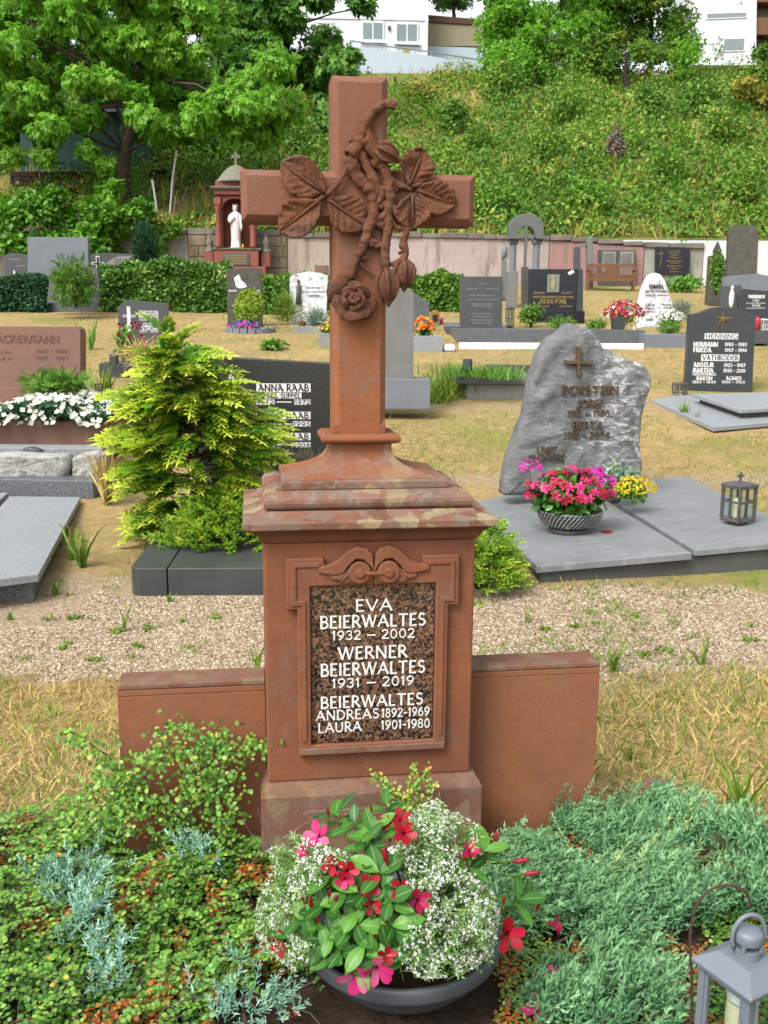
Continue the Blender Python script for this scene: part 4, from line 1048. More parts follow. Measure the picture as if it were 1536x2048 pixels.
# --- left: pale granite slab grave with rough rocks
LO = gp(40, 1206); lf = Fr(LO, radians(-6))
lg = thing('granite_ledger', 'pale speckled granite grave slab at the left edge', 'grave slab', LO, radians(-6))
quad_slab(lf, [(-150, 1178), (77, 1148), (161, 994), (19, 992)], .13, .175, 0, 'slab_panel', 'granite_grey', lg)
quad_slab(lf, [(-180, 1100), (-6, 1004), (17, 985), (-160, 985)], .13, .19, 0, 'slab_panel', 'granite_grey', lg)
x, y = lf.flat(77, 1148, .175); xb, yb = lf.flat(161, 994, .175)
part('base_course', MB().poly([(x - 1.2, y + .02, -.1), (x - .05, y + .03, -.1), (xb - .06, yb, -.1), (xb - 1.4, yb, -.1), (x - 1.2, y + .02, .128), (x - .05, y + .03, .128), (xb - .06, yb, .128), (xb - 1.4, yb, .128)],
     [(3, 2, 1, 0), (4, 5, 6, 7), (0, 1, 5, 4), (1, 2, 6, 5), (2, 3, 7, 6), (3, 0, 4, 7)]), M['granite_mid'], lg, .004)
def far_box(label, cat, name, px0, px1, ytop, ybot, depth, mat, Y=None, rot=0.0, bevel=.008, ztop=None):
    """box with its front face traced, standing on the ground"""
    O = gp((px0 + px1) / 2, ybot) if Y is None else at((px0 + px1) / 2, ybot, Y)
    f = Fr(O, rot); a = f.px(px0, ybot); b = f.px(px1, ytop)
    t = thing(name, label, cat, O, rot)
    return t, f, (a[0], b[0], b[1], depth, mat, bevel)
def kerb_box(label, px0, px1, ytop, ybot, depth, mat, Y=None, rot=0.0, cat='grave surround', name='grave_kerb', fill='soil', wall=.08, bevel=.006, n_stone=1):
    """grave surround: four edging stones round a bed of soil"""
    t, f, (x0, x1, h, d, m, bv) = far_box(label, cat, name, px0, px1, ytop, ybot, depth, mat, Y, rot)
    w = (x1 - x0) / n_stone
    for k in range(n_stone): part('edging', MB().box(x0 + k * w + (.002 if k else 0), x0 + (k + 1) * w - (.002 if k < n_stone - 1 else 0), 0, wall, -.1, h), M[m], t, bv)
    part('edging', MB().box(x0, x0 + wall, wall + .002, d, -.1, h), M[m], t, bv)
    part('edging', MB().box(x1 - wall, x1, wall + .002, d, -.1, h), M[m], t, bv)
    part('edging', MB().box(x0 + wall + .002, x1 - wall - .002, d - wall, d, -.1, h), M[m], t, bv)
    if fill: part('soil', MB().box(x0 + wall * .5, x1 - wall * .5, wall * .5, d - wall * .5, -.05, h - .02), M[fill], t)
    return t, f, (x0, x1, h)
hb = thing('granite_block', 'grey granite kerb block behind the pale slab grave', 'kerb', at(60, 1030, 7.82), radians(-4))
f = Fr(at(60, 1030, 7.82), radians(-4)); a = f.px(-160, 1035); b = f.px(186, 962)
part('block', MB().box(a[0], b[0], 0, .35, -.15, b[1]), M['granite_mid'], hb, .006)
for lab, olp, Y, th in (('long rough broken rock lying on the granite kerb at left', [(-60, 962), (-60, 912), (20, 908), (90, 913), (128, 912), (137, 935), (130, 962), (100, 963), (60, 955), (20, 961)], 8.0, .25),
                        ('smaller rough rock with grey face beside the long broken rock', [(140, 962), (142, 918), (160, 908), (190, 905), (206, 912), (203, 940), (186, 964)], 8.05, .2)):
    O = at(olp[0][0] * .5 + 60, 962, Y); f = Fr(O, 0); t = thing('rock', lab, 'rock', O)
    part('stone', boulder_mb(f.pts(olp), th, .03, 60, 7, 5, .6, 9), M['rock_rough'], t, smooth=True)
O = at(62, 912, 8.3); t = thing('dark_rock', 'small black shiny stone lying by the pink planter', 'rock', O); f = Fr(O)
part('stone', boulder_mb(f.pts([(38, 914), (42, 898), (60, 895), (80, 899), (86, 909), (80, 915)]), .1, .01, 30, 5, 1, .5, 20), M['curb_dark'], t, smooth=True)
t, f, (x0, x1, h, d, m, bv) = far_box('thin pale granite kerb under the rough rocks', 'kerb', 'granite_kerb', -60, 204, 897, 912, .25, 'granite_grey', Y=8.35)
part('block', MB().box(x0, x1, 0, d, -.3, h), M[m], t, .005)

# --- pink sandstone headstone and planter at left
t, fr = headstone('pink sandstone headstone with worn letters behind white begonias', (40, 800), [(-90, 800), (161, 800), (161, 668), (159, 658), (152, 653), (-90, 653)], .16, 'sandstone_pink', radians(-5), Y=10.6)
letter_line(fr, t, 'ACKERMANN', -5, 118, 685, 14, 'letter_pink', -.001, .2, .004, UNC)
letter_line(fr, t, 'ANNA', -36, 22, 708, 7, 'letter_pink', -.001, .15, .002); letter_line(fr, t, '1901 - 1986', 72, 136, 706, 7, 'letter_pink', -.001, .15, .002)
letter_line(fr, t, 'JOSEF', -36, 24, 722, 7, 'letter_pink', -.001, .15, .002); letter_line(fr, t, '1905 - 1987', 72, 136, 720, 7, 'letter_pink', -.001, .15, .002)
part('base_step', MB().box(fr.px(-90, 790)[0], fr.px(164, 790)[0], -.05, .2, -.2, fr.px(0, 775)[1]), M['sandstone_pink'], t, .006)
bk, bkf, bkx = kerb_box('pink sandstone planter edging holding the white begonias', -110, 199, 845, 897, 1.5, 'sandstone_pink', Y=8.9, rot=radians(-4), wall=.1)

# --- slanted dark stone with two names
t, fr = headstone('slanted dark grey headstone with outlined cross left of the red roses', (285, 735), [(243, 735), (329, 733), (337, 606.5), (254, 600), (235, 614)], .13, 'stone_slate', radians(6))
for tx, a, b, yb, h in [('THEODOR', 277.5, 316, 627.5, 5.8), ('KRAUSE', 278, 317, 635.5, 7), ('1926 - 1993', 279, 317, 641.5, 4), ('OLGA', 286.5, 308, 651.8, 5.8), ('STROM', 284, 314.5, 659.8, 7), ('1923 - 2007', 280, 317, 665, 4)]:
    letter_line(fr, t, tx, a, b, yb, h, 'letter_white', -.0005, .2, .003, UNC)
for dx in (-1.6, 1.6):
    part('cross_emblem', px_box(fr, 258 + dx - .55, 258 + dx + .55, 613, 671, 0, .003), M['letter_white'], t)
    part('cross_emblem', px_box(fr, 245, 271, 632 + dx - .5, 632 + dx + .5, 0, .0036), M['letter_white'], t)
kerb_box('dark granite planter under the slanted headstone with red roses', 199, 342, 727, 756, .55, 'curb_dark', rot=radians(3))
t, f, (x0, x1, h, d, m, bv) = far_box('small dark granite post on the planter of the red roses', 'kerb', 'granite_post', 219, 232, 708, 728, .14, 'curb_dark', Y=13.3); part('block', MB().box(x0, x1, 0, d, 0, h), M[m], t, .006)

# --- plain weathered stele behind the cross shaft
t, fr = headstone('plain tall weathered grey stele half hidden behind the cross shaft', (768, 790), [(688, 790), (826, 790), (828, 590), (823, 579), (812, 577), (700, 577), (690, 586)], .16, 'stone_plain', radians(2), Y=11.2)
part('base_block', MB().box(fr.px(688, 800)[0], fr.px(859, 800)[0], -.12, .3, -.15, fr.px(760, 757)[1]), M['stone_blue'], t, .006)
t, fr = headstone('dark slanted slab leaning behind the plain weathered stele', (840, 640), [(800, 650), (860, 650), (858, 606), (828, 584), (800, 584)], .1, 'granite_mid', radians(10), Y=20.5)

# --- low planter with overflowing grass
pb, pbf, pbx = kerb_box('low concrete planter tomb with grass spilling over its rim', 932, 1072, 768, 799, .9, 'concrete', rot=radians(3))
part('rim', MB().box(pbx[0] - .12, pbx[1] + .05, -.06, .95, pbx[2] + .001, pbx[2] + .10), M['stone_arch'], pb, .006)
O = at(935, 744, 12.1); t = thing('grave_vase', 'small dark cylindrical vase beside the grassy planter', 'vase', O)
mm_ = mpp(O); part('body', MB().lathe([(9 * mm_, 0), (9.6 * mm_, 4 * mm_), (9.6 * mm_, 22 * mm_), (8.6 * mm_, 26 * mm_), (7, 26 * mm_) if 0 else (7 * mm_, 24 * mm_), (.01, 20 * mm_)], 16), M['pot_grey'], t, smooth=True)
t, f, (x0, x1, h, d, m, bv) = far_box('dark stone kerb lying behind the grassy planter', 'kerb', 'stone_kerb', 975, 1110, 731, 753, .3, 'stone_weather', Y=13.2)
part('block', MB().box(x0, (x0 + x1) / 2 - .1, 0, d, -.05, h), M[m], t, .008); part('block', MB().box((x0 + x1) / 2 - .096, x1, 0, d, -.05, h * .98), M[m], t, .008)

# --- slate headstone with thin cross, long kerb, black polished stone
t, fr = headstone('slate grey rectangular headstone with a thin engraved cross', (963, 664), [(921, 664), (1004, 664), (1005, 553), (920, 553)], .16, 'stone_slate', radians(3))
cross_mark(fr, t, 964.5, 559, 587, 956, 973, 567, .5, 'letter_pale')
marks(fr, t, [(932, 956, 579), (972, 998, 579), (938, 990, 592), (934, 994, 600), (944, 984, 609), (944, 984, 613), (945, 982, 628), (946, 983, 634), (940, 988, 641), (944, 984, 647)], 'letter_pale', h=2.6, seed=3)
kerb_box('long low granite kerb in front of the slate and black headstones', 918, 1290, 660, 689, 2.1, 'granite_mid', rot=radians(2), wall=.12, n_stone=2)
t, f, (x0, x1, h, d, m, bv) = far_box('white painted footing strip under the long granite kerb', 'kerb', 'footing_strip', 918, 1288, 687, 698, .1, 'paint_white', Y=None, rot=radians(2)); part('strip', MB().box(x0, x1, -.02, .06, -.05, h), M[m], t, .01)
t, fr = headstone('polished black headstone with gold letters and a small framed photo', (1108, 642), [(1057.5, 641), (1150, 641), (1155.5, 538), (1057.5, 538)], .16, 'stone_black', radians(-3), Y=22.8)
part('side_pillar', MB().prism_y(fr.pts([(1150.5, 641), (1166, 641), (1166, 538), (1156, 538)], .02), .02, .2), M['stone_dark'], t, .01)
part('base_block', MB().box(fr.px(1057, 640)[0], fr.px(1168, 640)[0], -.08, .24, -.1, fr.px(1100, 621)[1]), M['stone_black'], t, .01)
for tx, a, b, yb, h in [('JULIUS POHL', 1078.5, 1133, 606.5, 7.5), ('HIER RUHT', 1067, 1089, 587.5, 3.6), ('IN GOTT', 1124, 1144, 587.5, 3.6), ('UNSER LIEBER UNVERGESSLICHER VATER', 1066, 1147, 596, 3.8), ('* 18.8.1931', 1068, 1098, 614.5, 3.6), ('+ 12.7.1974', 1116, 1144, 614.5, 3.6)]:
    letter_line(fr, t, tx, a, b, yb, h, 'letter_gold', -.0005, .2, .003)
pf = part('photo_frame', px_box(fr, 1094, 1119, 549, 584, 0, .012), M['letter_pale'], t); part('photo', px_box(fr, 1096.5, 1116.5, 551.5, 581.5, -.0122, .002), M['photo_print'], pf)
part('figure', MB().ball((fr.px(1106, 558)[0], -.015, fr.px(1106, 556)[1]), .04, .004, .045).ball((fr.px(1106, 570)[0], -.015, fr.px(1106, 569)[1]), .055, .004, .12), M['house_beige'], pf, smooth=True)
part('badge', MB().tube([(*(lambda q: (q[0], -.02, q[1]))(fr.px(1137, 549)),), (*(lambda q: (q[0], -.02, q[1]))(fr.px(1147, 543)),)], .045, 8), M['paint_white'], t, smooth=True)

# --- arch monument with columns, bird figure and stele cross
AO = at(1052, 600, 26.5); af = Fr(AO, 0); t = thing('arch_monument', 'grey stone arch on two columns rising behind the black headstone', 'monument', AO)
arc_out = [(1017, 479), (1017, 452), (1029, 433), (1045, 428), (1066, 428), (1087, 446), (1087, 479), (1072, 479)] + [(1052 + 17 * cos(a), 474 - 21 * sin(a)) for a in [i * pi / 8 for i in range(0, 9)]] + [(1035, 479)]
part('arch', MB().prism_y(af.pts(arc_out), -.1, .4), M['stone_arch'], t, .02)
for xa, xb in ((1020, 1033), (1066, 1080)):
    x, z0 = af.px((xa + xb) / 2, 542); _, z1 = af.px((xa + xb) / 2, 479.2); r_ = (xb - xa) / 2 * mpp(AO)
    c = part('column', MB().lathe([(r_, z0), (r_, z1)], 16, (x, .15, 0)), M['stone_blue'], t, smooth=False, bevel=.01)
    part('capital', MB().box(x - r_ * 1.35, x + r_ * 1.35, .15 - r_ * 1.3, .15 + r_ * 1.3, z1 - .1, z1 - .002), M['stone_arch'], c, .01)
    part('pedestal', MB().box(x - r_ * 1.6, x + r_ * 1.6, .15 - r_ * 1.6, .15 + r_ * 1.6, -.3, z0 - .001), M['stone_plain'], c, .02)
SO = at(1052, 615, 23.4); sf = Fr(SO); t = thing('stele_cross', 'slim tall stone cross on a mottled post left of the black headstone', 'grave cross', SO)
part('post', MB().prism_y(sf.pts([(1044, 625), (1057, 625), (1057, 534), (1044, 534)]), 0, .18), M['stone_weather'], t, .01)
a, b = sf.px(1048, 534), sf.px(1056, 452)
part('cross', MB().box(a[0], b[0], .03, .13, a[1] + .001, b[1]).box(sf.px(1035, 470)[0], a[0], .035, .125, sf.px(1040, 477)[1], sf.px(1040, 469)[1]).box(b[0], sf.px(1069, 470)[0], .035, .125, sf.px(1040, 477)[1], sf.px(1040, 469)[1]), M['stone_arch'], t, .01)
FO = at(1008, 600, 28); ff = Fr(FO); t = thing('bird_figure', 'small blue-grey bird figure on a stone post by the arch columns', 'statue', FO)
part('post', MB().prism_y(ff.pts([(1003, 600), (1014, 600), (1013, 520), (1004, 520)]), 0, .15), M['stone_plain'], t, .01)
k = mpp(FO); c = ff.px(1009, 505)
part('bird', MB().tube([(c[0] - 3 * k, .05, c[1] - 14 * k), (c[0], .05, c[1] - 4 * k), (c[0] + .5 * k, .05, c[1] + 6 * k), (c[0], .05, c[1] + 11 * k), (c[0] - 1 * k, .05, c[1] + 15 * k)], [2 * k, 6 * k, 5.5 * k, 2.5 * k, 1 * k], 8), M['stone_blue'], t, smooth=True)

# --- pale boulder with worn names
CO = gp(1310, 655); cf = Fr(CO, radians(-4)); t = thing('marble_boulder', 'white grey marble boulder headstone behind red and white flowers', 'headstone', CO, radians(-4))
part('stone', boulder_mb(cf.pts([(1274, 662), (1276, 610), (1282, 585), (1290, 562), (1298, 549), (1310, 545), (1322, 548), (1332, 562), (1337, 580), (1346, 602), (1352, 640), (1352, 662)]), .3, .03, 60, 8, 7, .5, 4), M['marble_old'], t, smooth=True)
letter_line(cf, t, 'GMEL', 1298, 1328, 576, 7, 'letter_dark', -.01, .2, .02)
marks(cf, t, [(1291, 1310, 584), (1313, 1336, 584), (1291, 1311, 592), (1314, 1338, 592), (1291, 1310, 612), (1322, 1342, 611), (1289, 1308, 618), (1318, 1344, 617), (1290, 1311, 625), (1317, 1344, 625), (1292, 1315, 641)], 'letter_dark', -.012, 4.0, 5)
t, f, (x0, x1, h, d, m, bv) = far_box('pale stone kerb under the white flowers beside the dark family stone', 'kerb', 'stone_kerb', 1291, 1380, 669, 696, .8, 'stone_blue', rot=radians(2)); part('block', MB().box(x0, x1, 0, d, -.1, h), M[m], t, .01)

# --- dark family stone with slabs and lantern at right
def z6(p): return (1100 + p[0] / 3.523, 420 + p[1] / 3.523)
t, fr = headstone('dark grey headstone with bowed top and two white framed family names', (1435, 786), [z6(p) for p in [(950, 1285), (1425, 1285), (1450, 745), (1390, 740), (1350, 715), (1290, 686), (1215, 678), (1130, 690), (1060, 720), (985, 736)]], .21, 'stone_dark', radians(-8), Y=13.1)
plate_line(fr, t, 'HENNING', 1409, 1476.5, 667, 678); plate_line(fr, t, 'VATHRODER', 1402, 1479, 709.5, 721.5)
for tx, a, b, yb, h in [('HERMANN', 1387, 1435, 693, 8.5), ('1905 - 1983', 1450, 1493, 692, 6.2), ('FRIEDA', 1387, 1422, 704, 8.5), ('1907 - 1996', 1450, 1493, 703.5, 6.2), ('ANSELM', 1387, 1426.5, 733.7, 8.5), ('1923 - 1987', 1448, 1490, 733.5, 6.2),
                        ('MARTHA', 1385.5, 1426, 744.7, 8.2), ('1930 - 2001', 1447, 1490, 744.5, 6.2), ('GEB.HENNING', 1385, 1431.5, 750.8, 5), ('MARTIN', 1392.5, 1424, 760, 6.8), ('AGNES', 1452, 1482, 760, 6.8), ('1863 - 1949', 1385, 1431, 766.5, 4.8), ('1866 - 1950', 1443.5, 1489.5, 766.5, 4.8)]:
    letter_line(fr, t, tx, a, b, yb, h, 'letter_white', -.0005, .2, .002, UNC)
cross_mark(fr, t, 1445.5, 622, 657.5, 1435, 1464, 635.5, .9, 'gold_leaf', 0, .01)
q = [fr.px(*z6(p)) for p in [(1178, 828), (1195, 790), (1225, 765), (1260, 770), (1225, 780), (1200, 770), (1215, 745)]]
part('fish_emblem', MB().tube([(x, -.012, z) for x, z in q], .006, 6), M['gold_leaf'], t, smooth=True)
HO = gp(1430, 862); hf = Fr(HO, radians(-6)); t = thing('stepped_ledger', 'pale stepped grave slabs in front of the dark family headstone', 'grave slab', HO, radians(-6))
part('plinth', MB().box(*(lambda a, b: (a[0], b[0], a[1] - .02, a[1] + .3))(hf.flat(1366, 790, .20), hf.flat(1511, 788, .20)), -.1, .27), M['stone_plain'], t, .006)
YT = .085
quad_slab(hf, [(1427, 855), (1620, 838), (1570, 786), (1366, 790), (1300, 799)], .02, .065, 0, 'slab_panel', 'granite_grey', t, yt=YT)
_, PU = quad_slab(hf, [(1481, 820), (1620, 812), (1560, 784), (1470, 786), (1384, 788)], .13, .17, 0, 'slab_panel', 'granite_grey', t, yt=YT)
quad_slab(hf, [(1429, 853), (1600, 842), (1600, 790), (1384, 790), (1305, 799)], -.25, .018, 0, 'base_course', 'slab_edge', t, 0, -.04, yt=YT)
vs = [(x * .9 + .1, y * .9 + .14, z) for z in (.0, .129) for x, y in PU]; n = len(PU)
part('riser', MB().poly([(x, y, z + YT * y) for x, y, z in vs], [tuple(range(n - 1, -1, -1)), tuple(range(n, 2 * n))] + [(i, (i + 1) % n, (i + 1) % n + n, i + n) for i in range(n)]), M['slab_edge'], t)
def grave_lantern(label, px, ybot, wpx, hpx, mat='iron_dark', Y=None, O=None, cross=True, rz=.4, name='grave_lantern'):
    O = O if O is not None else (gp(px, ybot) if Y is None else at(px, ybot, Y)); k = mpp(O); w = wpx * k / 2; h = hpx * k
    t = thing(name, label, 'lantern', O, rz)
    hb = h * (.80 if cross else .9)
    part('foot', MB().box(-w * .6, w * .6, -w * .6, w * .6, 0, h * .05), M[mat], t, w * .05)
    part('base', MB().box(-w, w, -w, w, h * .051, h * .12), M[mat], t, w * .08)
    for sx in (-1, 1):
        for sy in (-1, 1):
            part('corner_post', MB().box(sx * w * .9 - w * .12, sx * w * .9 + w * .12, sy * w * .9 - w * .12, sy * w * .9 + w * .12, h * .121, hb - h * .101), M[mat], t, w * .05)
    for i in range(4):
        a = i * pi / 2; mb = MB()
        mb.box(-w * .06, w * .06, -w * .9 - w * .05, -w * .9 + w * .05, h * .121, hb - h * .101).box(-w * .78, -w * .06, -w * .95, -w * .85, h * .42, h * .46).box(w * .06, w * .78, -w * .95, -w * .85, h * .42, h * .46)
        o = part('grille', mb, M[mat], t); o.rotation_euler = (0, 0, a)
        g = part('pane', MB().box(-w * .78, w * .78, -w * .84, -w * .82, h * .121, hb - h * .101), M['pane_glass'], t); g.rotation_euler = (0, 0, a)
    part('candle', MB().lathe([(w * .5, h * .121), (w * .52, h * .15), (w * .52, h * .5), (w * .1, h * .52)], 14), M['wax'], t, smooth=True)
    part('lid', MB().rect_loft([(w * 1.04, w * 1.04, hb - h * .1), (w * 1.06, w * 1.06, hb - h * .03), (w * .8, w * .8, hb), (w * .25, w * .25, hb + h * .03)]), M[mat], t, w * .04)
    if cross:
        part('lid_cross', MB().box(-w * .09, w * .09, -w * .08, w * .08, hb + h * .028, h).box(-w * .4, -w * .09, -w * .07, w * .07, h * .91, h * .95).box(w * .09, w * .4, -w * .07, w * .07, h * .91, h * .95), M[mat], t, w * .03)
    return t
def on_slab(f, px, py, z, zt=0.0):
    x, y = f.flat(px, py, z)
    for _ in range(6): x, y = f.flat(px, py, z + zt * x)
    p = f.O + f.X * x + f.N * y; p = p.copy(); p[2] = f.O[2] + z + zt * x; return p
grave_lantern('bronze grave lantern with cross finial on the boulder grave slab', 1474, 1050, 48, 104, O=on_slab(ef, 1474, 1047, .124, ZT), rz=.5)
grave_lantern('small grey square lantern on the stepped pale slabs', 1358, 803, 22, 40, O=on_slab(hf, 1358, 802, .155), cross=False, rz=.3)
grave_lantern('small glass lantern with dark frame before the slate headstone', 977, 657, 11, 24, Y=21.2, cross=False)
grave_lantern('tall black lantern between the slate and black headstones', 1019, 657, 13, 46, Y=21.3, cross=False)
grave_lantern('grey metal lantern among the pansies below the lime bush', 515, 656, 11, 22, Y=20.3, cross=False)
grave_lantern('small metal lamp standing by the white gravel at left', 198, 783, 15, 18, Y=11.2, cross=False)
grave_lantern('small white lantern beside the red candle at right edge', 1526, 662, 14, 26, 'plastic_white', Y=18.5, cross=False)
O = at(1514, 660, 18.4); k = mpp(O); t = thing('grave_candle', 'red plastic grave candle next to the white lantern', 'candle', O)
part('cup', MB().lathe([(5 * k, 0), (6.5 * k, 3 * k), (6.5 * k, 20 * k), (5 * k, 24 * k), (2 * k, 26 * k)], 12), M['plastic_red'], t, smooth=True)
O = at(1004, 657, 21.0); k = mpp(O); t = thing('white_cup', 'white flower cup standing before the slate headstone', 'cup', O)
part('cup', MB().lathe([(6 * k, 0), (8.5 * k, 12 * k), (7.6 * k, 12 * k), (5 * k, 5 * k)], 12), M['plastic_white'], t, smooth=True)
t, f, (x0, x1, h, d, m, bv) = far_box('dark flat base slab below the red candle at right', 'kerb', 'granite_kerb', 1505, 1600, 661, 677, 1.2, 'stone_slate', Y=18.2); part('block', MB().box(x0, x1, 0, d, -.1, h), M[m], t, .01)
# --- polished pair of stones and tall stele at the right edge
t, fr = headstone('polished grey headstone of two leaning pieces with white script', (1500, 652), [(1478, 655), (1600, 655), (1600, 586), (1510, 580), (1487, 577), (1484, 582), (1477, 590)], .15, 'stone_dark', radians(-3), Y=19.2)
part('stone', MB().prism_y(fr.pts([(1447, 655), (1477.5, 655), (1477.5, 592), (1485, 580), (1489, 577), (1489, 568), (1448, 572)]), .16, .3), M['stone_slate'], t, .01)
letter_line(fr, t, 'THERBERICH', 1496, 1529, 596, 5.6, 'letter_white', -.0005, .22, .002); letter_line(fr, t, 'CURT', 1505, 1518, 603, 4, 'letter_white', -.0005, .15, .002); letter_line(fr, t, 'EDGAR', 1504, 1520, 613, 4, 'letter_white', -.0005, .15, .002)
marks(fr, t, [(1493, 1531, 607), (1493, 1531, 617)], 'letter_white', h=1.8)
fg = fr.px(1463, 597, .16); part('relief_figure', MB().ball((fg[0], .15, fg[1]), .055, .02, .19).ball((fg[0], .15, fg[1] + .2), .035, .02, .045), M['marble_statue'], t, smooth=True)
t, fr = headstone('low grey granite headstone with shallow gable under the rounded stele', (1490, 600), [(1447, 610), (1600, 610), (1600, 566), (1516, 547), (1450, 553)], .2, 'stone_blue', 0, Y=22.5)
t, fr = headstone('tall weathered grey stele with rounded top at right edge', (1485, 600), [(1452, 600), (1512, 600), (1517, 475), (1514, 456), (1505, 450), (1468, 450), (1460, 455), (1457, 470)], .35, 'stone_weather', radians(-12), Y=25)
# ---------------------------------------------------------------- cemetery wall at the foot of the hill
WY = 33.0
def wall(label, xa, xb, ya, yb, mat, blocks=None, cap=True, seed=0):
    """stretch of wall between two pixels columns; ya, yb = pixel rows of its top at either end"""
    r = random.Random(seed)
    p, q = at(xa, ya, WY), at(xb, yb, WY); O = np.array([(p[0] + q[0]) / 2, WY, float(ground_z(p[0], WY))])
    t = thing('cemetery_wall', label, 'wall', O)
    za, zb = p[2] - O[2], q[2] - O[2]; hx = (q[0] - p[0]) / 2; ch = .16 if cap else 0
    g = .003
    vs = [(-hx + g, 0, -.4), (hx - g, 0, -.4), (hx - g, .6, -.4), (-hx + g, .6, -.4), (-hx + g, 0, za - ch), (hx - g, 0, zb - ch), (hx - g, .6, zb - ch), (-hx + g, .6, za - ch)]
    part('wall_body', MB().poly(vs, [(3, 2, 1, 0), (4, 5, 6, 7), (0, 1, 5, 4), (1, 2, 6, 5), (2, 3, 7, 6), (3, 0, 4, 7)]), M[mat], t)
    if cap:
        x = -hx
        while x < hx - .01:
            w = min(r.uniform(.35, .9), hx - x)
            u0 = (x + hx) / (2 * hx); z = za + (zb - za) * u0 - ch; dz = r.uniform(-.035, .03); dy = r.uniform(.03, .1)
            part('cap_stone', MB().poly([(x + .008, -dy, z + .002), (x + w - .008, -dy + r.uniform(-.02, .02), z + .002), (x + w - .008, .66, z + .002), (x + .008, .66, z + .002), (x + .012, -dy + .01, z + ch + dz), (x + w - .012, -dy + .01, z + ch + dz + r.uniform(-.02, .02)), (x + w - .012, .64, z + ch), (x + .012, .64, z + ch)],
                 [(3, 2, 1, 0), (4, 5, 6, 7), (0, 1, 5, 4), (1, 2, 6, 5), (2, 3, 7, 6), (3, 0, 4, 7)]), M['wall_cap'], t, .015)
            x += w
    if blocks:
        rows = blocks; z = -.2; top = min(za, zb) - ch
        hgt = (top + .2) / rows
        for k in range(rows):
            x = -hx + .01 - (r.uniform(0, .4) if k % 2 else 0)
            while x < hx - .02:
                w = r.uniform(.35, .85); x0_ = max(x, -hx + .01); x1_ = min(x + w, hx - .01)
                if x1_ - x0_ > .06:
                    part('wall_stone', MB().box(x0_ + .012, x1_ - .012, -.04 - r.uniform(0, .035), .05, z + k * hgt + .012, z + (k + 1) * hgt - .012), M['wall_stone'], t, .02)
                x += w
    return t
wall('ivy grown plaster wall at far left below the vines', -260, 374, 455, 459, 'plaster_grey', seed=1)
wall('old wall of brown stone blocks behind the niche shrine', 375, 574, 459, 462, 'plaster_grey', blocks=5, seed=2)
wall('beige plastered stretch of wall left of the cross shaft', 575, 778, 465, 466, 'plaster_beige', seed=3)
wall('pale stained plaster wall with dark coping right of the cross shaft', 779, 1099, 464, 471, 'plaster_pale', seed=4)
wall('pink plastered wall behind the wooden bench', 1100, 1289, 471, 484, 'plaster_pink', seed=5)
wall('grey plaster wall carrying the black memorial tablet', 1290, 1408, 485, 488, 'plaster_grey', seed=6)
wall('white painted wall at the right edge', 1409, 1800, 489, 498, 'plaster_white', cap=False, seed=7)
def wall_px(x0, x1, y0, y1, yl=-.01, th=.05):
    a, b = at(x0, y1, WY), at(x1, y0, WY); return a, b
# memorial tablets on the wall
O = at(1234, 580, WY - .25); f = Fr(O); t = thing('memorial_panel', 'grey memorial with two pale name panels behind the bench', 'memorial', O)
part('backing', MB().prism_y(f.pts([(1198, 580), (1271, 580), (1271, 500), (1198, 500)]), 0, .2), M['stone_weather'], t, .01)
for a, b, c, d in ((1203, 1232, 503, 545), (1238, 1268, 503, 552)):
    p_ = part('panel', px_box(f, a, b, c, d, 0, .03), M['house_beige'] if 0 else M['concrete'], t, .005)
    marks(f, p_, [(a + 3, b - 3, c + 7 + k * 6.5) for k in range(4)] + [(a + 5, b - 5, c + 10 + k * 6.5) for k in range(4)], 'letter_dark', -.031, 2.2, a)
O = at(1345, 560, WY - .12); f = Fr(O); t = thing('black_tablet', 'black wall tablet with gold cross and gold names', 'memorial', O)
part('tablet', MB().prism_y(f.pts([(1310, 548), (1379, 551), (1381, 495), (1311, 493)]), 0, .1), M['stone_black'], t, .01)
cross_mark(f, t, 1322, 500, 534, 1316, 1328, 507, .6, 'letter_gold', 0, .01)
marks(f, t, [(1336, 1363, 503), (1339, 1359, 507), (1340, 1358, 511), (1340, 1359, 516), (1333, 1365, 523), (1340, 1358, 527), (1334, 1364, 533), (1340, 1358, 538), (1340, 1359, 544)], 'letter_gold', -.001, 2.0, 9)
part('lamp_bracket', px_box(f, 1366, 1373, 551, 557, 0, .1), M['stone_black'], t)
# wooden bench
BO = gp(1220, 583); bn = thing('wooden_bench', 'brown slatted wooden bench against the pink wall', 'bench', BO, radians(-9)); f = Fr(BO, radians(-9))
xa, xb = f.px(1173, 575)[0], f.px(1270, 575)[0]; WB = M['wood_bench']
zt = .86
part('top_rail', MB().box(xa + .06, xb - .06, .47, .52, zt - .09, zt), WB, bn, .006); part('lower_rail', MB().box(xa + .06, xb - .06, .45, .5, .46, .53), WB, bn, .006)
ns = 19
for k in range(ns):
    x = xa + .12 + (xb - xa - .24) * k / (ns - 1)
    if 7 <= k <= 11: continue
    part('back_slat', MB().box(x - .02, x + .02, .462, .49, .531, zt - .091), WB, bn)
part('back_panel', MB().box(xa + .12 + (xb - xa - .24) * 6.6 / 18, xa + .12 + (xb - xa - .24) * 11.4 / 18, .46, .49, .531, zt - .091), WB, bn, .004)
for k in range(5): part('seat_slat', MB().box(xa + .05, xb - .05, .02 + k * .09, .095 + k * .09, .40, .43), WB, bn, .004)
part('apron', MB().box(xa + .08, xb - .08, .01, .04, .31, .399), WB, bn)
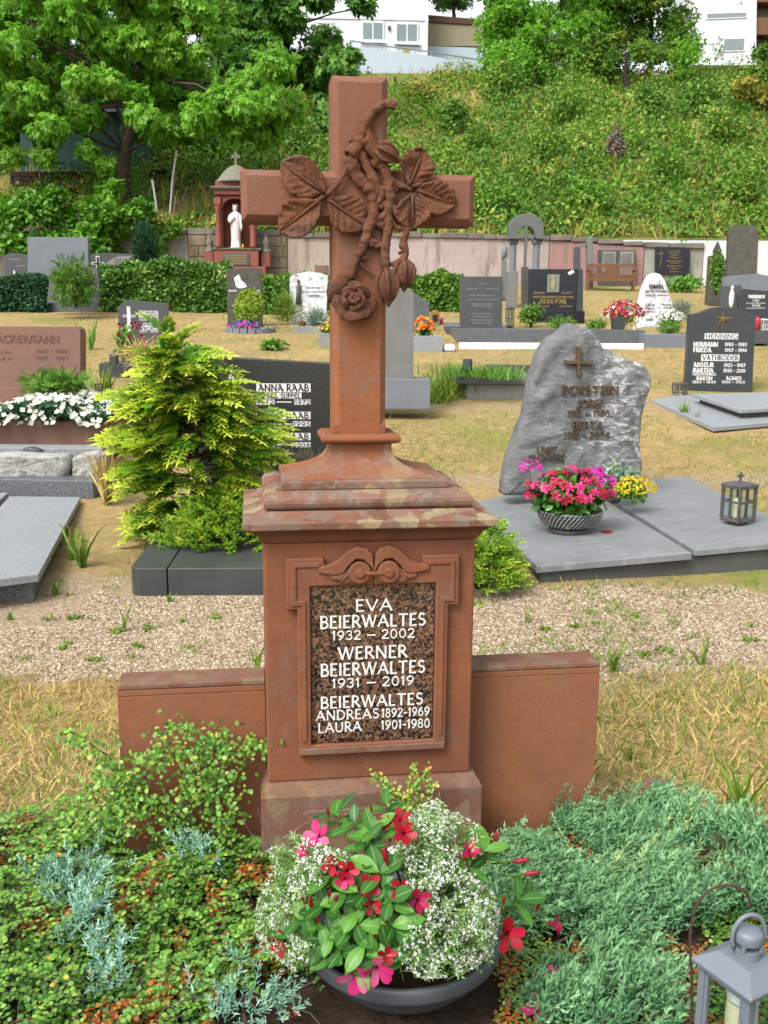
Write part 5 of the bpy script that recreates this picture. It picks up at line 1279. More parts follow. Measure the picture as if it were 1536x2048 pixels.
for x in (xa, xb - .07):
    part('leg', MB().box(x, x + .07, 0, .07, -.05, .62), WB, bn, .005); part('leg', MB().box(x, x + .07, .46, .53, -.05, zt - .03), WB, bn, .005)
    part('armrest', MB().tube([(x + .035, -.03, .64), (x + .035, .15, .66), (x + .035, .35, .645), (x + .035, .47, .63)], [.035, .04, .04, .035], 8), WB, bn, smooth=True)
# stone posts on the right
O = at(1180, 590, 31.4); f = Fr(O); t = thing('stone_pillar', 'pair of grey stone posts beside the wooden bench', 'pillar', O)
part('post', MB().prism_y(f.pts([(1174, 590), (1187, 590), (1186, 473), (1175, 473)]), 0, .25), M['stone_plain'], t, .02); part('post', MB().prism_y(f.pts([(1150, 590), (1163, 590), (1162, 494), (1157, 491), (1150, 494)]), .1, .3), M['stone_slate'], t, .02)
part('cross_bar', MB().prism_y(f.pts([(1166, 493), (1173.8, 493), (1173.8, 486), (1166, 486)]), .05, .2), M['stone_plain'], t, .01)
O = at(1441, 590, 27); f = Fr(O); t = thing('small_spire', 'small dark pointed lantern spire on an ivy covered block', 'monument', O)
a = f.px(1441, 510); k = mpp(O)
part('block', MB().box(a[0] - 14 * k, a[0] + 10 * k, .1, .5, -.3, a[1]), M['stone_weather'], t, .02); part('spire', MB().rect_loft([(6 * k, 6 * k, a[1] + .001), (6 * k, 6 * k, a[1] + 8 * k), (7 * k, 7 * k, a[1] + 9 * k), (.6 * k, .6 * k, a[1] + 28 * k)], a[0], .3), M['stone_dark'], t)

# ---------------------------------------------------------------- niche shrine with statue
def z4(p): return (380 + p[0] / 4.8, 280 + p[1] / 4.8)
HX = at(476, 560, 32.2); sh = thing('niche_shrine', 'red sandstone niche shrine with domed roof and small cross', 'shrine', (HX[0], 32.2, float(ground_z(0, 32.2)))); shf = Fr((HX[0], 32.2, float(ground_z(0, 32.2))))
RD = M['red_sand']; k = mpp(HX)
def Z(py): return shf.px(476, py)[1]
def sbox(name, hw, yt, yb, y0_, y1_, mat, par=None, bev=.02): return part(name, MB().box(-hw * k, hw * k, y0_, y1_, Z(yb), Z(yt)), M[mat] if isinstance(mat, str) else mat, par or sh, bev)
sbox('base', 58, 534, 600, -.35, .5, RD); sbox('pedestal', 44, 503, 533.7, -.30, .5, RD)
for s in (-1, 1):
    x = s * 56 * k
    part('wing_pier', MB().box(x - 9 * k, x + 9 * k, -.1, .4, Z(533.8), Z(505)), RD, sh, .02)
    u = part('urn', MB().lathe([(11 * k, Z(504.5)), (9 * k, Z(500)), (4 * k, Z(496)), (7 * k, Z(488)), (8 * k, Z(483)), (4 * k, Z(478)), (2.5 * k, Z(473)), (.5 * k, Z(467))], 14, (x, .12, 0)), M['roof_lichen'], sh, smooth=True)
part('ledge', MB().rect_loft([(46 * k, .36, Z(502.8)), (50 * k, .42, Z(499)), (50 * k, .42, Z(497.5))], 0, .08), M['roof_lichen'], sh, .01)
pl = part('dark_plaque', MB().box(-26 * k, 26 * k, -.335, -.299, Z(532), Z(508)), M['stone_slate'], sh, .01)
for i in range(4):
    mb = MB(); r = random.Random(i); x = -21 * k
    while x < 20 * k:
        w = r.uniform(1.5, 4) * k; mb.box(x, min(x + w, 21 * k), -.342, -.334, Z(514 + i * 5), Z(511.5 + i * 5)); x += w + 1.2 * k
    part('inscription', mb, M['letter_gold'], pl)['kind'] = 'stuff'
# niche: back, jambs, arch
part('niche_back', MB().box(-34 * k, 34 * k, .30, .5, Z(497.3), Z(388)), RD, sh)
for s in (-1, 1):
    part('jamb', MB().box(min(s * 27 * k, s * 38 * k), max(s * 27 * k, s * 38 * k), -.15, .299, Z(497.2), Z(420)), RD, sh, .01)
    c = part('column', MB().lathe([(6 * k, Z(497)), (6.5 * k, Z(493)), (5 * k, Z(489)), (5.6 * k, Z(470)), (4.6 * k, Z(466)), (4.6 * k, Z(424)), (7 * k, Z(417)), (7 * k, Z(413))], 14, (s * 34 * k, -.27, 0)), RD, sh, smooth=True)
    part('capital', MB().box(s * 34 * k - 7 * k, s * 34 * k + 7 * k, -.4, -.14, Z(412.8), Z(398)), RD, c, .02)
n = 16; arch = [(27 * k * cos(pi * i / n), Z(420) + 22 * k * sin(pi * i / n)) for i in range(n + 1)]
part('arch', MB().prism_y([(38 * k, Z(420)), (38 * k, Z(392)), (-38 * k, Z(392)), (-38 * k, Z(420))] + arch[::-1], -.2, .299), RD, sh, .008)
part('arch_moulding', MB().tube([(x * 1.06, -.2, z + .01) for x, z in arch], .05, 8), RD, sh, smooth=True)
sbox('frieze', 40, 383, 391.8, -.33, .5, RD)
part('cornice', MB().rect_loft([(42 * k, .44, Z(382.8)), (47 * k, .52, Z(379)), (47 * k, .52, Z(376))], 0, .08), M['roof_lichen'], sh, .02)
sbox('attic', 38, 366, 375.8, -.3, .46, RD)
dome = [(41, 365.8), (41, 363), (36, 359), (31, 352), (26, 345), (19, 338), (10, 332), (5, 330)]
part('dome', MB().lathe([(a * k, Z(b)) for a, b in dome], 20, (0, .08, 0), .85), M['roof_lichen'], sh, smooth=True)
part('roof_cross', MB().box(-2.2 * k, 2.2 * k, .04, .12, Z(330.5), Z(304)).box(-8 * k, -2.2 * k, .045, .115, Z(316), Z(309.5)).box(2.2 * k, 8 * k, .045, .115, Z(316), Z(309.5)), M['roof_lichen'], sh, .01)
# statue in the niche: robed figure, hand raised to the breast
SO_ = (HX[0] - 2 * k, 32.12, shf.O[2] + Z(497)); st = thing('white_statue', 'white marble statue of a robed figure in the niche shrine', 'statue', SO_)
rings = []; hz = 82 * k
for zf, rx, ry, ox in [(0, 11, 8, 0), (.03, 12, 9, 0), (.035, 9.5, 7, 0), (.2, 9, 7, 0), (.4, 9.2, 7, .6), (.55, 9.8, 7.2, .8), (.66, 10.5, 7, .5), (.75, 11.2, 6.5, 0), (.81, 10.0, 5.6, 0), (.84, 5, 4, 0), (.86, 3.4, 3.4, 0), (.88, 4.2, 4.4, 0), (.92, 5.0, 5.2, 0), (.95, 4.7, 5, 0), (.975, 4.2, 4.4, 0), (1.0, 2.0, 2.2, 0)]:
    n = 20; ring = []
    for i in range(n):
        a = 2 * pi * i / n; fold = 1 + (.09 * sin(a * 7 + zf * 5) if .04 < zf < .8 else 0)
        ring.append(((ox + rx * fold * cos(a)) * k, ry * fold * sin(a) * k, zf * hz))
    rings.append(ring)
MS = M['marble_statue']
bd = part('body', MB().loft(rings), MS, st, smooth=True)
part('arm', MB().tube([(-9.5 * k, 0, .77 * hz), (-11.5 * k, -3 * k, .66 * hz), (-9.5 * k, -7 * k, .60 * hz), (-3 * k, -9 * k, .69 * hz), (0, -8.5 * k, .72 * hz)], [3.6 * k, 3.6 * k, 3.2 * k, 2.4 * k, 1.6 * k], 8), MS, st, smooth=True)
part('arm', MB().tube([(9.5 * k, 0, .77 * hz), (12 * k, -2 * k, .64 * hz), (12 * k, -5 * k, .5 * hz), (12.5 * k, -7 * k, .40 * hz)], [3.6 * k, 3.4 * k, 2.8 * k, 1.6 * k], 8), MS, st, smooth=True)
for i in range(6):
    a = 2 * pi * i / 6; part('crown_point', MB().tube([(4 * k * cos(a), 4 * k * sin(a), .965 * hz), (4.6 * k * cos(a), 4.6 * k * sin(a), 1.02 * hz)], [1.4 * k, .4 * k], 6), MS, st)
O = (HX[0] + 13 * k, 32.0, shf.O[2] + Z(497)); t = thing('yellow_candle', 'small yellow candle at the feet of the white statue', 'candle', O)
part('cup', MB().lathe([(1.6 * k, 0), (1.9 * k, 2 * k), (1.9 * k, 6 * k), (1 * k, 8 * k)], 10), M['f_yellow'], t, smooth=True)

# ---------------------------------------------------------------- stones at the back left
t, fr = headstone('large blank blue-grey slab headstone seen from behind at left', (115, 560), [(55, 560), (176, 560), (176, 475), (55, 474)], .2, 'stone_blue', radians(2), Y=26.5)
t, fr = headstone('grey headstone with curved top and white cross behind the green juniper', (148, 612), [(94, 606), (100, 545), (103, 533), (112, 530), (128, 528), (155, 532), (180, 535), (194, 537), (198, 560), (198, 606)], .16, 'granite_mid', radians(3), Y=23.8)
cross_mark(fr, t, 118.5, 538, 558, 109, 128, 549, 1, 'letter_white', 0, .015)
part('name_plate', px_box(fr, 168, 175, 543, 547, 0, .01), M['letter_white'], t)
t, fr = headstone('dark headstone with white outlined cross near the dark column conifer', (222, 560), [(181, 560), (266, 560), (267, 509), (240, 507), (200, 506), (181, 509)], .16, 'stone_slate', radians(2), Y=28)
cross_mark(fr, t, 196, 512, 548, 184, 208, 527, 2.6, 'letter_white', 0, .012); cross_mark(fr, t, 196, 514, 548, 186, 206, 527, 1.5, 'stone_dark', -.012, .006)
pl = part('pale_panel', MB().prism_y(fr.pts([(210, 541), (264, 541), (262, 512), (235, 513), (222, 519), (208, 530)]), -.01, .002), M['concrete'], t); marks(fr, t, [(230, 250, 521), (230, 250, 526), (212, 234, 536), (240, 258, 536)], 'stone_slate', -.011, 3.5)
t, fr = headstone('small dark headstone at the far left edge', (30, 570), [(8, 570), (56, 570), (56, 512), (40, 507), (18, 507), (8, 513)], .15, 'stone_slate', radians(2), Y=27.5)
marks(fr, t, [(18, 40, 520), (34, 50, 533)], 'letter_pale', h=3)
kerb_box('long grey kerb in front of the green juniper at left', 43, 222, 604, 624, 1.1, 'granite_mid', rot=radians(2), wall=.1)
O = at(5, 558, 25.5); kk = mpp(O); t = thing('small_figurine', 'tiny pale figurine by the dark hedge at the left edge', 'figurine', at(30, 562, 25.5))
part('body', MB().lathe([(3.2 * kk, 0), (3.6 * kk, 6 * kk), (2 * kk, 12 * kk), (1.6 * kk, 14 * kk), (1.9 * kk, 17 * kk), (.4 * kk, 21 * kk)], 10), M['plastic_white'], t, smooth=True)

# --- weathered stone with lime bush, marble stone with relief
t, fr = headstone('weathered grey headstone half covered by the round lime bush', (490, 660), [(455, 655), (525, 655), (523, 537), (500, 535), (454, 539)], .16, 'stone_weather', radians(3), Y=21.3)
part('lichen_patch', MB().prism_y(fr.pts([(468, 556), (478, 548), (482, 560), (492, 568), (494, 574), (480, 577), (472, 574)]), -.004, .001), M['marble_old'], t)
marks(fr, t, [(458, 474, 583), (500, 520, 583)], 'letter_white', h=3.5)
t, fr = headstone('white marble headstone with a carved figure near the cross shaft', (618, 648), [(582, 648), (652, 648), (656, 552), (640, 546), (618, 543), (588, 548), (579, 556)], .16, 'marble_old', radians(2), Y=22)
fg = fr.px(597, 580); kk = mpp(fr.O); mb = MB().tube([(fg[0], -.02, fg[1] - 28 * kk), (fg[0], -.02, fg[1] - 10 * kk), (fg[0] + 1 * kk, -.02, fg[1] + 6 * kk), (fg[0], -.02, fg[1] + 13 * kk)], [6 * kk, 5 * kk, 5 * kk, 2 * kk], 8).ball((fg[0], -.02, fg[1] + 17 * kk), 3.2 * kk)
part('relief_figure', mb, M['stone_slate'], t, smooth=True)
marks(fr, t, [(614, 640, 577), (604, 650, 585), (618, 640, 592), (618, 640, 595)], 'letter_dark', h=3)
t, f, (x0, x1, h, d, m, bv) = far_box('pink sandstone block standing behind the marble headstone', 'block', 'sandstone_block', 629, 656, 530, 560, .4, 'sandstone_pink', Y=30); part('block', MB().box(x0, x1, 0, d, -.5, h), M[m], t, .02)
O = gp(495, 668); k = mpp(O); t = thing('oval_kerb', 'oval pale stone kerb holding pansies below the lime bush', 'grave surround', O)
n = 20
for i in range(n):
    a0_, a1_ = 2 * pi * i / n + .02, 2 * pi * (i + 1) / n - .02; ro, ri = 52 * k, 46 * k; sy = .8; oy = 40 * k
    part('edging', MB().prism_z([(ri * cos(a0_), oy + sy * ri * sin(a0_)), (ro * cos(a0_), oy + sy * ro * sin(a0_)), (ro * cos(a1_), oy + sy * ro * sin(a1_)), (ri * cos(a1_), oy + sy * ri * sin(a1_))], -.05, 11 * k), M['stone_blue'], t)
part('soil', MB().lathe([(45 * k, 0), (45 * k, 8 * k)], 20, (0, 40 * k, 0), .8), M['soil'], t)
kerb_box('pale concrete kerb with grey grass before the marble headstone', 585, 700, 653, 667, .9, 'concrete', wall=.1)
kerb_box('grey concrete trough of yellow marigolds beside the cross shaft', 637, 720, 667, 693, .6, 'concrete', Y=17.6, wall=.07)
kerb_box('pale stone kerb under the orange flowers right of the shaft', 826, 886, 672, 701, .8, 'granite_grey', Y=17.0, wall=.08)
t, f, (x0, x1, h, d, m, bv) = far_box('white stone lying by the end of the pale kerb', 'stone', 'white_stone', 887, 910, 688, 703, .3, 'paint_white', Y=17.1); part('stone', MB().rect_loft([((x1 - x0) / 2, .15, 0), ((x1 - x0) / 2 * 1.05, .16, h * .6), ((x1 - x0) / 2 * .8, .1, h)], 0, .1), M[m], t, .03)
t, f, (x0, x1, h, d, m, bv) = far_box('dark slate step beside the slate headstone', 'kerb', 'stone_step', 893, 925, 652, 667, 1.0, 'stone_slate', Y=20); part('block', MB().box(x0, x1, 0, d, -.1, h), M[m], t, .01)
t, f, (x0, x1, h, d, m, bv) = far_box('pale blue kerb behind the orange flowers', 'kerb', 'stone_kerb', 862, 925, 645, 662, .8, 'stone_blue', Y=22); part('block', MB().box(x0, x1, 0, d, -.1, h), M[m], t, .01)
O = at(870, 647, 22.2); k = mpp(O); t = thing('gold_shrine_box', 'small golden arched shrine box behind the orange flowers', 'shrine box', O)
part('box', MB().prism_y([(-9 * k, 0), (9 * k, 0), (9 * k, 18 * k)] + [(9 * k * cos(a), 18 * k + 9 * k * sin(a)) for a in (.5, 1, 1.57, 2.1, 2.6)] + [(-9 * k, 18 * k)], 0, .15), M['gold_leaf'], t, .01); part('door', MB().box(-5 * k, 5 * k, -.01, .002, 2 * k, 17 * k), M['stone_black'], t)
O = at(882, 646, 22); k = mpp(O); t = thing('grave_candle', 'small red candle beside the golden shrine box', 'candle', O); part('cup', MB().lathe([(3.5 * k, 0), (4 * k, 8 * k), (2 * k, 11 * k)], 10), M['plastic_red'], t, smooth=True)
O = at(908, 626, 25.5); k = mpp(O); t = thing('white_figurine', 'small white angel figurine in the grass near the slate headstone', 'figurine', O)
part('body', MB().lathe([(6 * k, 0), (6.5 * k, 8 * k), (4 * k, 16 * k), (2 * k, 20 * k), (3.2 * k, 24 * k), (3 * k, 27 * k), (.5 * k, 30 * k)], 12), M['plastic_white'], t, smooth=True); part('wing', MB().ball((7 * k, .02, 12 * k), 4 * k, 1.5 * k, 7 * k), M['plastic_white'], t, smooth=True)

# ---------------------------------------------------------------- houses on the hill
HYW = 64.0
O = at(775, 150, HYW); O[2] = float(hill_z(O[0], HYW)); f = Fr(O, radians(6)); hs_ = thing('white_house', 'white house with two windows above the slope', 'house', O, radians(6))
part('wall', MB().prism_y(f.pts([(600, 170), (853, 140), (858, -190), (600, -190)]), 0, 9), M['house_white'], hs_)
part('wall_band', MB().prism_y(f.pts([(600, 36), (857, 42), (857, 39), (600, 33)]), -.06, .001), M['house_trim'], hs_)
part('corner_board', MB().prism_y(f.pts([(848, 140), (854.5, 140), (859.5, -190), (853, -190)]), -.05, .002), M['house_trim'], hs_)
for a, b, c, d in ((723, 768, 43, 82), (790.5, 837, 46, 86)):
    fm = part('window', px_box(f, a, b, c, d, 0, .08), M['house_trim'], hs_, .01)
    mid = (a + b) / 2
    part('pane', px_box(f, a + 3, mid - 1.3, c + 3, d - 4, -.08, .012), M['window_glass'], fm); part('pane', px_box(f, mid + 1.3, b - 3, c + 3, d - 4, -.08, .012), M['window_glass'], fm)
    part('sill', px_box(f, a - 3, b + 3, d - .5, d + 3, -.081, .12), M['house_trim'], fm)
part('wall_lamp', px_box(f, 776, 781, 53, 60, 0, .12), M['stone_dark'], hs_)
part('notice', px_box(f, 806, 819, 99, 104, 0, .03), M['f_yellow'], hs_)
part('roof', MB().prism_y(f.pts([(590, -190), (870, -190), (870, -200), (590, -200)]), -.5, 9.5), M['house_roof'], hs_)
O2 = at(830, 150, 62.3); f2 = Fr(O2, radians(4)); rp = thing('ramp_wall', 'pale blue ramp wall with metal railing below the white house', 'retaining wall', O2, radians(4))
part('wall', MB().prism_y(f2.pts([(640, 160), (1010, 160), (985, 132), (855, 111), (705, 92), (640, 84)]), 0, .35), M['house_blue'], rp)
rl_ = [(700, 84), (778, 96), (855, 106), (960, 123)]
tp = [(*(lambda q: (q[0], .1, q[1]))(f2.px(x, y - 4)),) for x, y in rl_]; lo = [(*(lambda q: (q[0], .1, q[1]))(f2.px(x, y + 10)),) for x, y in rl_]
part('rail', MB().tube(tp, .04, 6), M['metal_rail'], rp); part('rail', MB().tube(lo, .025, 6), M['metal_rail'], rp)
for i in range(33):
    x = 700 + 260 * i / 32; yy = np.interp(x, [p[0] for p in rl_], [p[1] for p in rl_]); a, b = f2.px(x, yy - 4), f2.px(x, yy + (12 if i % 4 else 16))
    part('baluster' if i % 4 else 'rail_post', MB().bar((a[0], .1, a[1]), (b[0], .1, b[1]), .010 if i % 4 else .03, 5), M['metal_rail'], rp)
O2 = at(910, 140, 66); f2 = Fr(O2, 0); gr = thing('garden_wall', 'stained beige garden wall with blue base beside the white house', 'wall', O2)
part('wall', MB().prism_y(f2.pts([(850, 92), (985, 92), (985, 52), (850, 45)]), 0, .4), M['house_beige'], gr); part('base', MB().prism_y(f2.pts([(850, 160), (990, 160), (990, 97), (850, 92.5)]), -.05, .4), M['house_blue'], gr)
part('coping', MB().prism_y(f2.pts([(850, 44.5), (990, 51.5), (990, 42), (850, 30)]), -.1, .6), M['house_roof'], gr)
O = at(1450, 110, 66); f = Fr(O, radians(-8)); h2 = thing('pale_house', 'pale house with balcony at the top right behind a bare tree', 'house', O, radians(-8))
part('wall', MB().prism_y(f.pts([(1384, 130), (1512, 130), (1515, -160), (1384, -160)]), 0, 8), M['house_white'], h2)
w_ = part('window', px_box(f, 1411, 1496, 22, 39, 0, .06), M['house_trim'], h2); part('pane', px_box(f, 1414, 1493, 25, 36, -.06, .012), M['window_glass'], w_)
w_ = part('window', px_box(f, 1444, 1492, 74, 104, 0, .06), M['house_trim'], h2); part('pane', px_box(f, 1447, 1489, 77, 101, -.06, .012), M['window_glass'], w_)
part('annex', MB().prism_y(f.pts([(1512.5, 130), (1640, 130), (1640, -160), (1515.5, -160)]), 1.5, 8), M['house_beige'], h2)
for c in (55, -10): part('balcony', MB().prism_y(f.pts([(1513, c + 12), (1640, c + 12), (1640, c - 22), (1514, c - 22)]), .2, 1.45), M['wood_bench'], h2)
part('roof', MB().prism_y(f.pts([(1370, -160), (1650, -160), (1650, -172), (1370, -172)]), -.6, 9), M['house_roof'], h2)
# netted shed and brick bank in the shade behind the walnut
O = at(170, 400, 41); O[2] = float(hill_z(O[0], 41)); f = Fr(O); t = thing('netted_shed', 'dark green netted shed in the shade behind the walnut tree', 'shed', O)
part('net_wall', MB().prism_y(f.pts([(40, 350), (300, 345), (300, 225), (40, 232)]), 0, 3), M['skirt_green'], t); part('roof', MB().prism_y(f.pts([(34, 231.5), (306, 224.5), (306, 218), (34, 225)]), -.3, 3.3), M['stone_blue'], t)
O = at(170, 420, 39.3); f = Fr(O); t = thing('brick_bank', 'dark old brick retaining wall below the netted shed', 'wall', O)
r = random.Random(3)
part('wall', MB().prism_y(f.pts([(20, 420), (330, 420), (330, 340), (20, 346)]), 0, .5), M['bark_dark'], t)
for j in range(7):
    x = 24 + (6 if j % 2 else 0)
    while x < 318:
        a, b = f.px(x, 352 + j * 10), f.px(x + 15, 343.5 + j * 10); part('brick', MB().box(a[0], b[0], -.05 - r.uniform(0, .03), .01, a[1], b[1]), M['old_brick'], t); x += 17
# ---------------------------------------------------------------- vegetation of the background
T_LEAF = t_leaf(.5); T_OVAL = t_oval(.6); T_BLADE = t_blade(.03)
T_QUAD = ([(0, 0, 0), (-.3, .5, .06), (0, 1, -.06), (.3, .5, .06)], [(0, 3, 1), (1, 3, 2)], [0, .5, 1, .5])
T_WAL = t_merge([t_xf(T_QUAD, (s * .04, .10 + .30 * i, -.08 * i), yaw=-s * .8, pitch=-.45, s=.56) for i in range(2) for s in (-1, 1)] + [t_xf(T_QUAD, (0, .55, -.14), pitch=-.5, s=.5)])
T_SPRIG = t_merge([t_xf(T_QUAD, (0, .12 * i, .02 * i), yaw=i * 2.4, pitch=.5, s=.5) for i in range(5)])
def lumpy(n, c, rad, k=9, seed=0, shell=.75, sub=.55):
    """points and outward directions on an uneven heap of k lumps inside an ellipsoid"""
    r = np.random.RandomState(seed); c = np.asarray(c, float); rad = np.asarray(rad, float)
    d = norm(r.normal(size=(k, 3))); cc = d * (r.rand(k, 1) ** .5) * (1 - sub)
    rr = sub * r.uniform(.65, 1.1, k)
    i = r.randint(0, k, n); dd = norm(r.normal(size=(n, 3)))
    rho = np.where(r.rand(n) < shell, r.uniform(.82, 1.05, n), r.uniform(.3, .9, n))
    p = cc[i] + dd * (rr[i] * rho)[:, None]
    lt = r.uniform(-.16, .16, k)[i]
    return c + p * rad, norm(dd / rad), lt
def leaves(name, pos, out, size, mat, parent, tmpl=None, droop=0.0, seed=0, tint=None, spread=.9):
    r = np.random.RandomState(seed); n = len(pos)
    d = norm(out * .6 + r.normal(size=(n, 3)) * spread * .6 + np.array([0, 0, -droop]))
    u = norm(out + r.normal(size=(n, 3)) * .32 + np.array([0, 0, .5]))
    s = size * r.uniform(.65, 1.25, n)
    if tint is None: tint = r.rand(n)
    return stamp(name, tmpl or T_LEAF, pos, d, u, s, M[mat], parent, np.clip(tint, 0, 1))
def bush(label, px, pyb, wpx, hpx, mat, n=900, leaf=7, Y=None, base=None, name='bush', cat='bush', tmpl=None, k=9, seed=0, deep=.8, group=None, droop=0, sub=.55, stem=True, spread=.9):
    O = base if base is not None else (gp(px, pyb) if Y is None else at(px, pyb, Y)); m = mpp(O); w, h = wpx * m / 2, hpx * m
    t = thing(name, label, cat, O, 0, group)
    p, o, lt = lumpy(n, (0, 0, h * .5), (w, w * deep, h * .55), k, seed, sub=sub)
    p[:, 2] = np.maximum(p[:, 2], .01)
    leaves('foliage', p, o, leaf * m, mat, t, tmpl, droop, seed, np.clip(rs.rand(n) * .62 + .2 + lt, 0, 1), spread)
    if stem:
        mb = MB()
        for i in range(4):
            a = i * 1.6 + seed; mb.tube([(0, 0, -.03), (w * .15 * cos(a), w * .15 * sin(a), h * .35), (w * .4 * cos(a), w * .4 * deep * sin(a), h * .7)], [.02 * h + .004, .015 * h + .003, .004 * h + .001], 5)
        part('stems', mb, M['bark_dark'], t)
    return t
def flower_dots(t, n, c, rad, size, mat, seed=0, top=.1, name='flowers', tmpl=None):
    """small blossoms over the top of a plant"""
    r = np.random.RandomState(seed); d = norm(r.normal(size=(n, 3))); d[:, 2] = np.abs(d[:, 2]) * .9 + top; d = norm(d)
    p = np.asarray(c) + d * np.asarray(rad) * r.uniform(.85, 1.08, (n, 1))
    fl = tmpl or T_FLOWER
    o = stamp(name, fl, p, norm(np.cross(d, r.normal(size=(n, 3)))), d + r.normal(size=(n, 3)) * .3, size * r.uniform(.7, 1.2, n), M[mat], t, r.rand(n)); o['kind'] = 'stuff'; return o
T_FLOWER = t_merge([t_xf(t_leaf(.6, .05, -.15), (0, 0, .1), yaw=i * 2 * pi / 5, pitch=.35, s=.6) for i in range(5)])
def limbs(mb, base, top, r0, r1, n=6, bend=.15, seed=0, kids=(), depth=0):
    r = random.Random(seed); b = Vector(base); t = Vector(top); P = []; R = []
    for i in range(n + 1):
        u = i / n; p = b.lerp(t, u) + Vector((r.uniform(-1, 1), r.uniform(-1, 1), r.uniform(-.4, .4))) * bend * (u > 0) * (u < 1)
        P.append(p); R.append(r0 + (r1 - r0) * u)
    mb.tube(P, R, 8); return P
def tree(label, base, blobs, trunk_to, r0, leafm, mat, per=260, tmpl=None, bark='bark', droop=.35, name='leafy_tree', group=None, seed=0, Yspread=1.6):
    """tapered trunk, limbs reaching into every leaf mass; blobs = (pixel x, pixel y, radius in pixels, distance)"""
    O = np.asarray(base, float); t = thing(name, label, 'tree', O, 0, group); r = random.Random(seed)
    P = []; OUT = []; LT = []
    mb = MB(); tt = np.asarray(trunk_to) - O
    path = limbs(mb, (0, 0, -.4), tt, r0, r0 * .45, 7, r0 * .5, seed)
    for i, (bx, by, br, Y) in enumerate(blobs):
        c = at(bx, by, Y); R = br * mpp(c)
        n = int(per * (R / 1.2) ** 2) + 40
        p, o, lt = lumpy(n, c - O, (R, R * 1.0, R * .72), 6, seed * 50 + i, .7, .6)
        P.append(p); OUT.append(o); LT.append(lt + r.uniform(-.14, .14))
        if i % 5 == 0:
            s0 = path[r.choice([3, 4, 5, 6, 7])]; cl = Vector(c - O)
            limbs(mb, s0, cl, r0 * .22, .015, 5, R * .35, seed + i)
    P = np.concatenate(P); OUT = np.concatenate(OUT); LT = np.concatenate(LT)
    leaves('crown', P, OUT, leafm, mat, t, tmpl, droop, seed, np.clip(rs.rand(len(P)) * .6 + .2 + LT, 0, 1))
    part('trunk', mb, M[bark], t, smooth=True)
    return t
# walnut on the left
r = random.Random(21); bl_ = []
low = [(-200, 330), (0, 330), (90, 345), (160, 320), (215, 300), (260, 285), (330, 300), (420, 300), (500, 320), (560, 285), (610, 225), (640, 190)]
while len(bl_) < 105:
    x = r.uniform(-60, 575); y = r.uniform(-70, 300); yl = np.interp(x, [a for a, b in low], [b for a, b in low]); rad = r.uniform(38, 66)
    top = np.interp(x, [-200, 200, 420, 520, 600], [-260, -260, -190, 30, 180])
    if y + rad * .7 < yl and y > top: bl_.append((x, y, rad, 35.5 + r.uniform(-2.6, 3.0)))
for x, y in [(330, 40), (350, 70), (380, 30), (420, 60), (400, 100), (10, 20), (40, 60), (10, 90), (170, 300), (205, 330), (520, 255), (560, 230), (585, 215), (470, 265), (400, 262), (330, 255), (215, 390), (222, 372), (30, 310), (90, 310)]: bl_.append((x, y, 30, 34.6))
WB0 = hp(246, 412)
tree('broad walnut tree with pale trunk at the upper left', WB0, bl_, at(262, 120, 36.3), .27, .30, 'l_walnut', 480, T_WAL, 'bark', .55, 'walnut_tree', None, 3)
# dark trees behind it
bl_ = []; r = random.Random(5)
while len(bl_) < 40:
    x, y = r.uniform(455, 690), r.uniform(-60, 235)
    if x < 540 and y > 120: continue
    if x > 660 and 20 < y < 90: x -= 40
    bl_.append((x, y, r.uniform(30, 52), 47 + r.uniform(-1.5, 2)))
bl_ += [(430, 20, 45, 47), (470, 40, 45, 47), (400, 0, 45, 47), (450, 90, 40, 47), (712, 4, 16, 47), (735, 8, 12, 47), (700, 105, 22, 46), (690, 140, 24, 46), (640, 250, 40, 45)]
tree('dark leafy tree between the walnut and the cross top', at(570, 330, 48), bl_, at(572, -60, 48), .28, .50, 'l_darktree', 220, T_WAL, 'bark_dark', .6, 'dark_tree', None, 5)
bl_ = [(r.uniform(-60, 520), r.uniform(-60, 330), r.uniform(55, 80), 44 + r.uniform(-1, 2.5)) for _ in range(34)]
tree('dense dark tree filling the shade behind the walnut trunk', at(60, 400, 45), bl_, at(60, 120, 45), .2, .55, 'l_darktree', 110, T_WAL, 'bark_dark', .4, 'dark_tree', None, 6)
tree('dark leafy tree at the far left beyond the walnut', at(-220, 400, 43), [(r.uniform(-420, -80), r.uniform(-40, 330), r.uniform(60, 85), 43 + r.uniform(-1, 2)) for _ in range(16)], at(-220, 120, 43), .2, .6, 'l_darktree', 90, T_WAL, 'bark_dark', .4, 'dark_tree', None, 12)
bush('yellow green bush below the dark tree left of the cross', 592, 262, 80, 95, 'l_olive', 1500, 7, base=at(592, 262, 43.5), name='yellow_bush', seed=3)
# trees crowning the slope at right
def grove(label, xs, ys, nb, Y, base, seed, mat='l_hill', rr=(30, 55), lf=.38, per=210, nm='leafy_tree'):
    r = random.Random(seed); b = [(r.uniform(*xs), r.uniform(*ys), r.uniform(*rr), Y + r.uniform(-1.5, 1.5)) for _ in range(nb)]
    return tree(label, base, b, at((xs[0] + xs[1]) / 2, (ys[0] + ys[1]) / 2, Y), .2, lf, mat, per, T_SPRIG, 'bark_dark', .2, nm, 'trees at the top of the slope', seed)
grove('dark green tree right of the garden wall on the hill', (985, 1090), (-60, 130), 20, 60, hp(1045, 170), 1, 'l_walnut')
grove('tall mid green tree at the middle of the hilltop grove', (1085, 1235), (-60, 120), 25, 61, hp(1165, 160), 2, 'l_walnut')
grove('bright green tree left of the pale house', (1225, 1375), (-60, 110), 25, 60.5, hp(1300, 150), 4, 'l_hill')
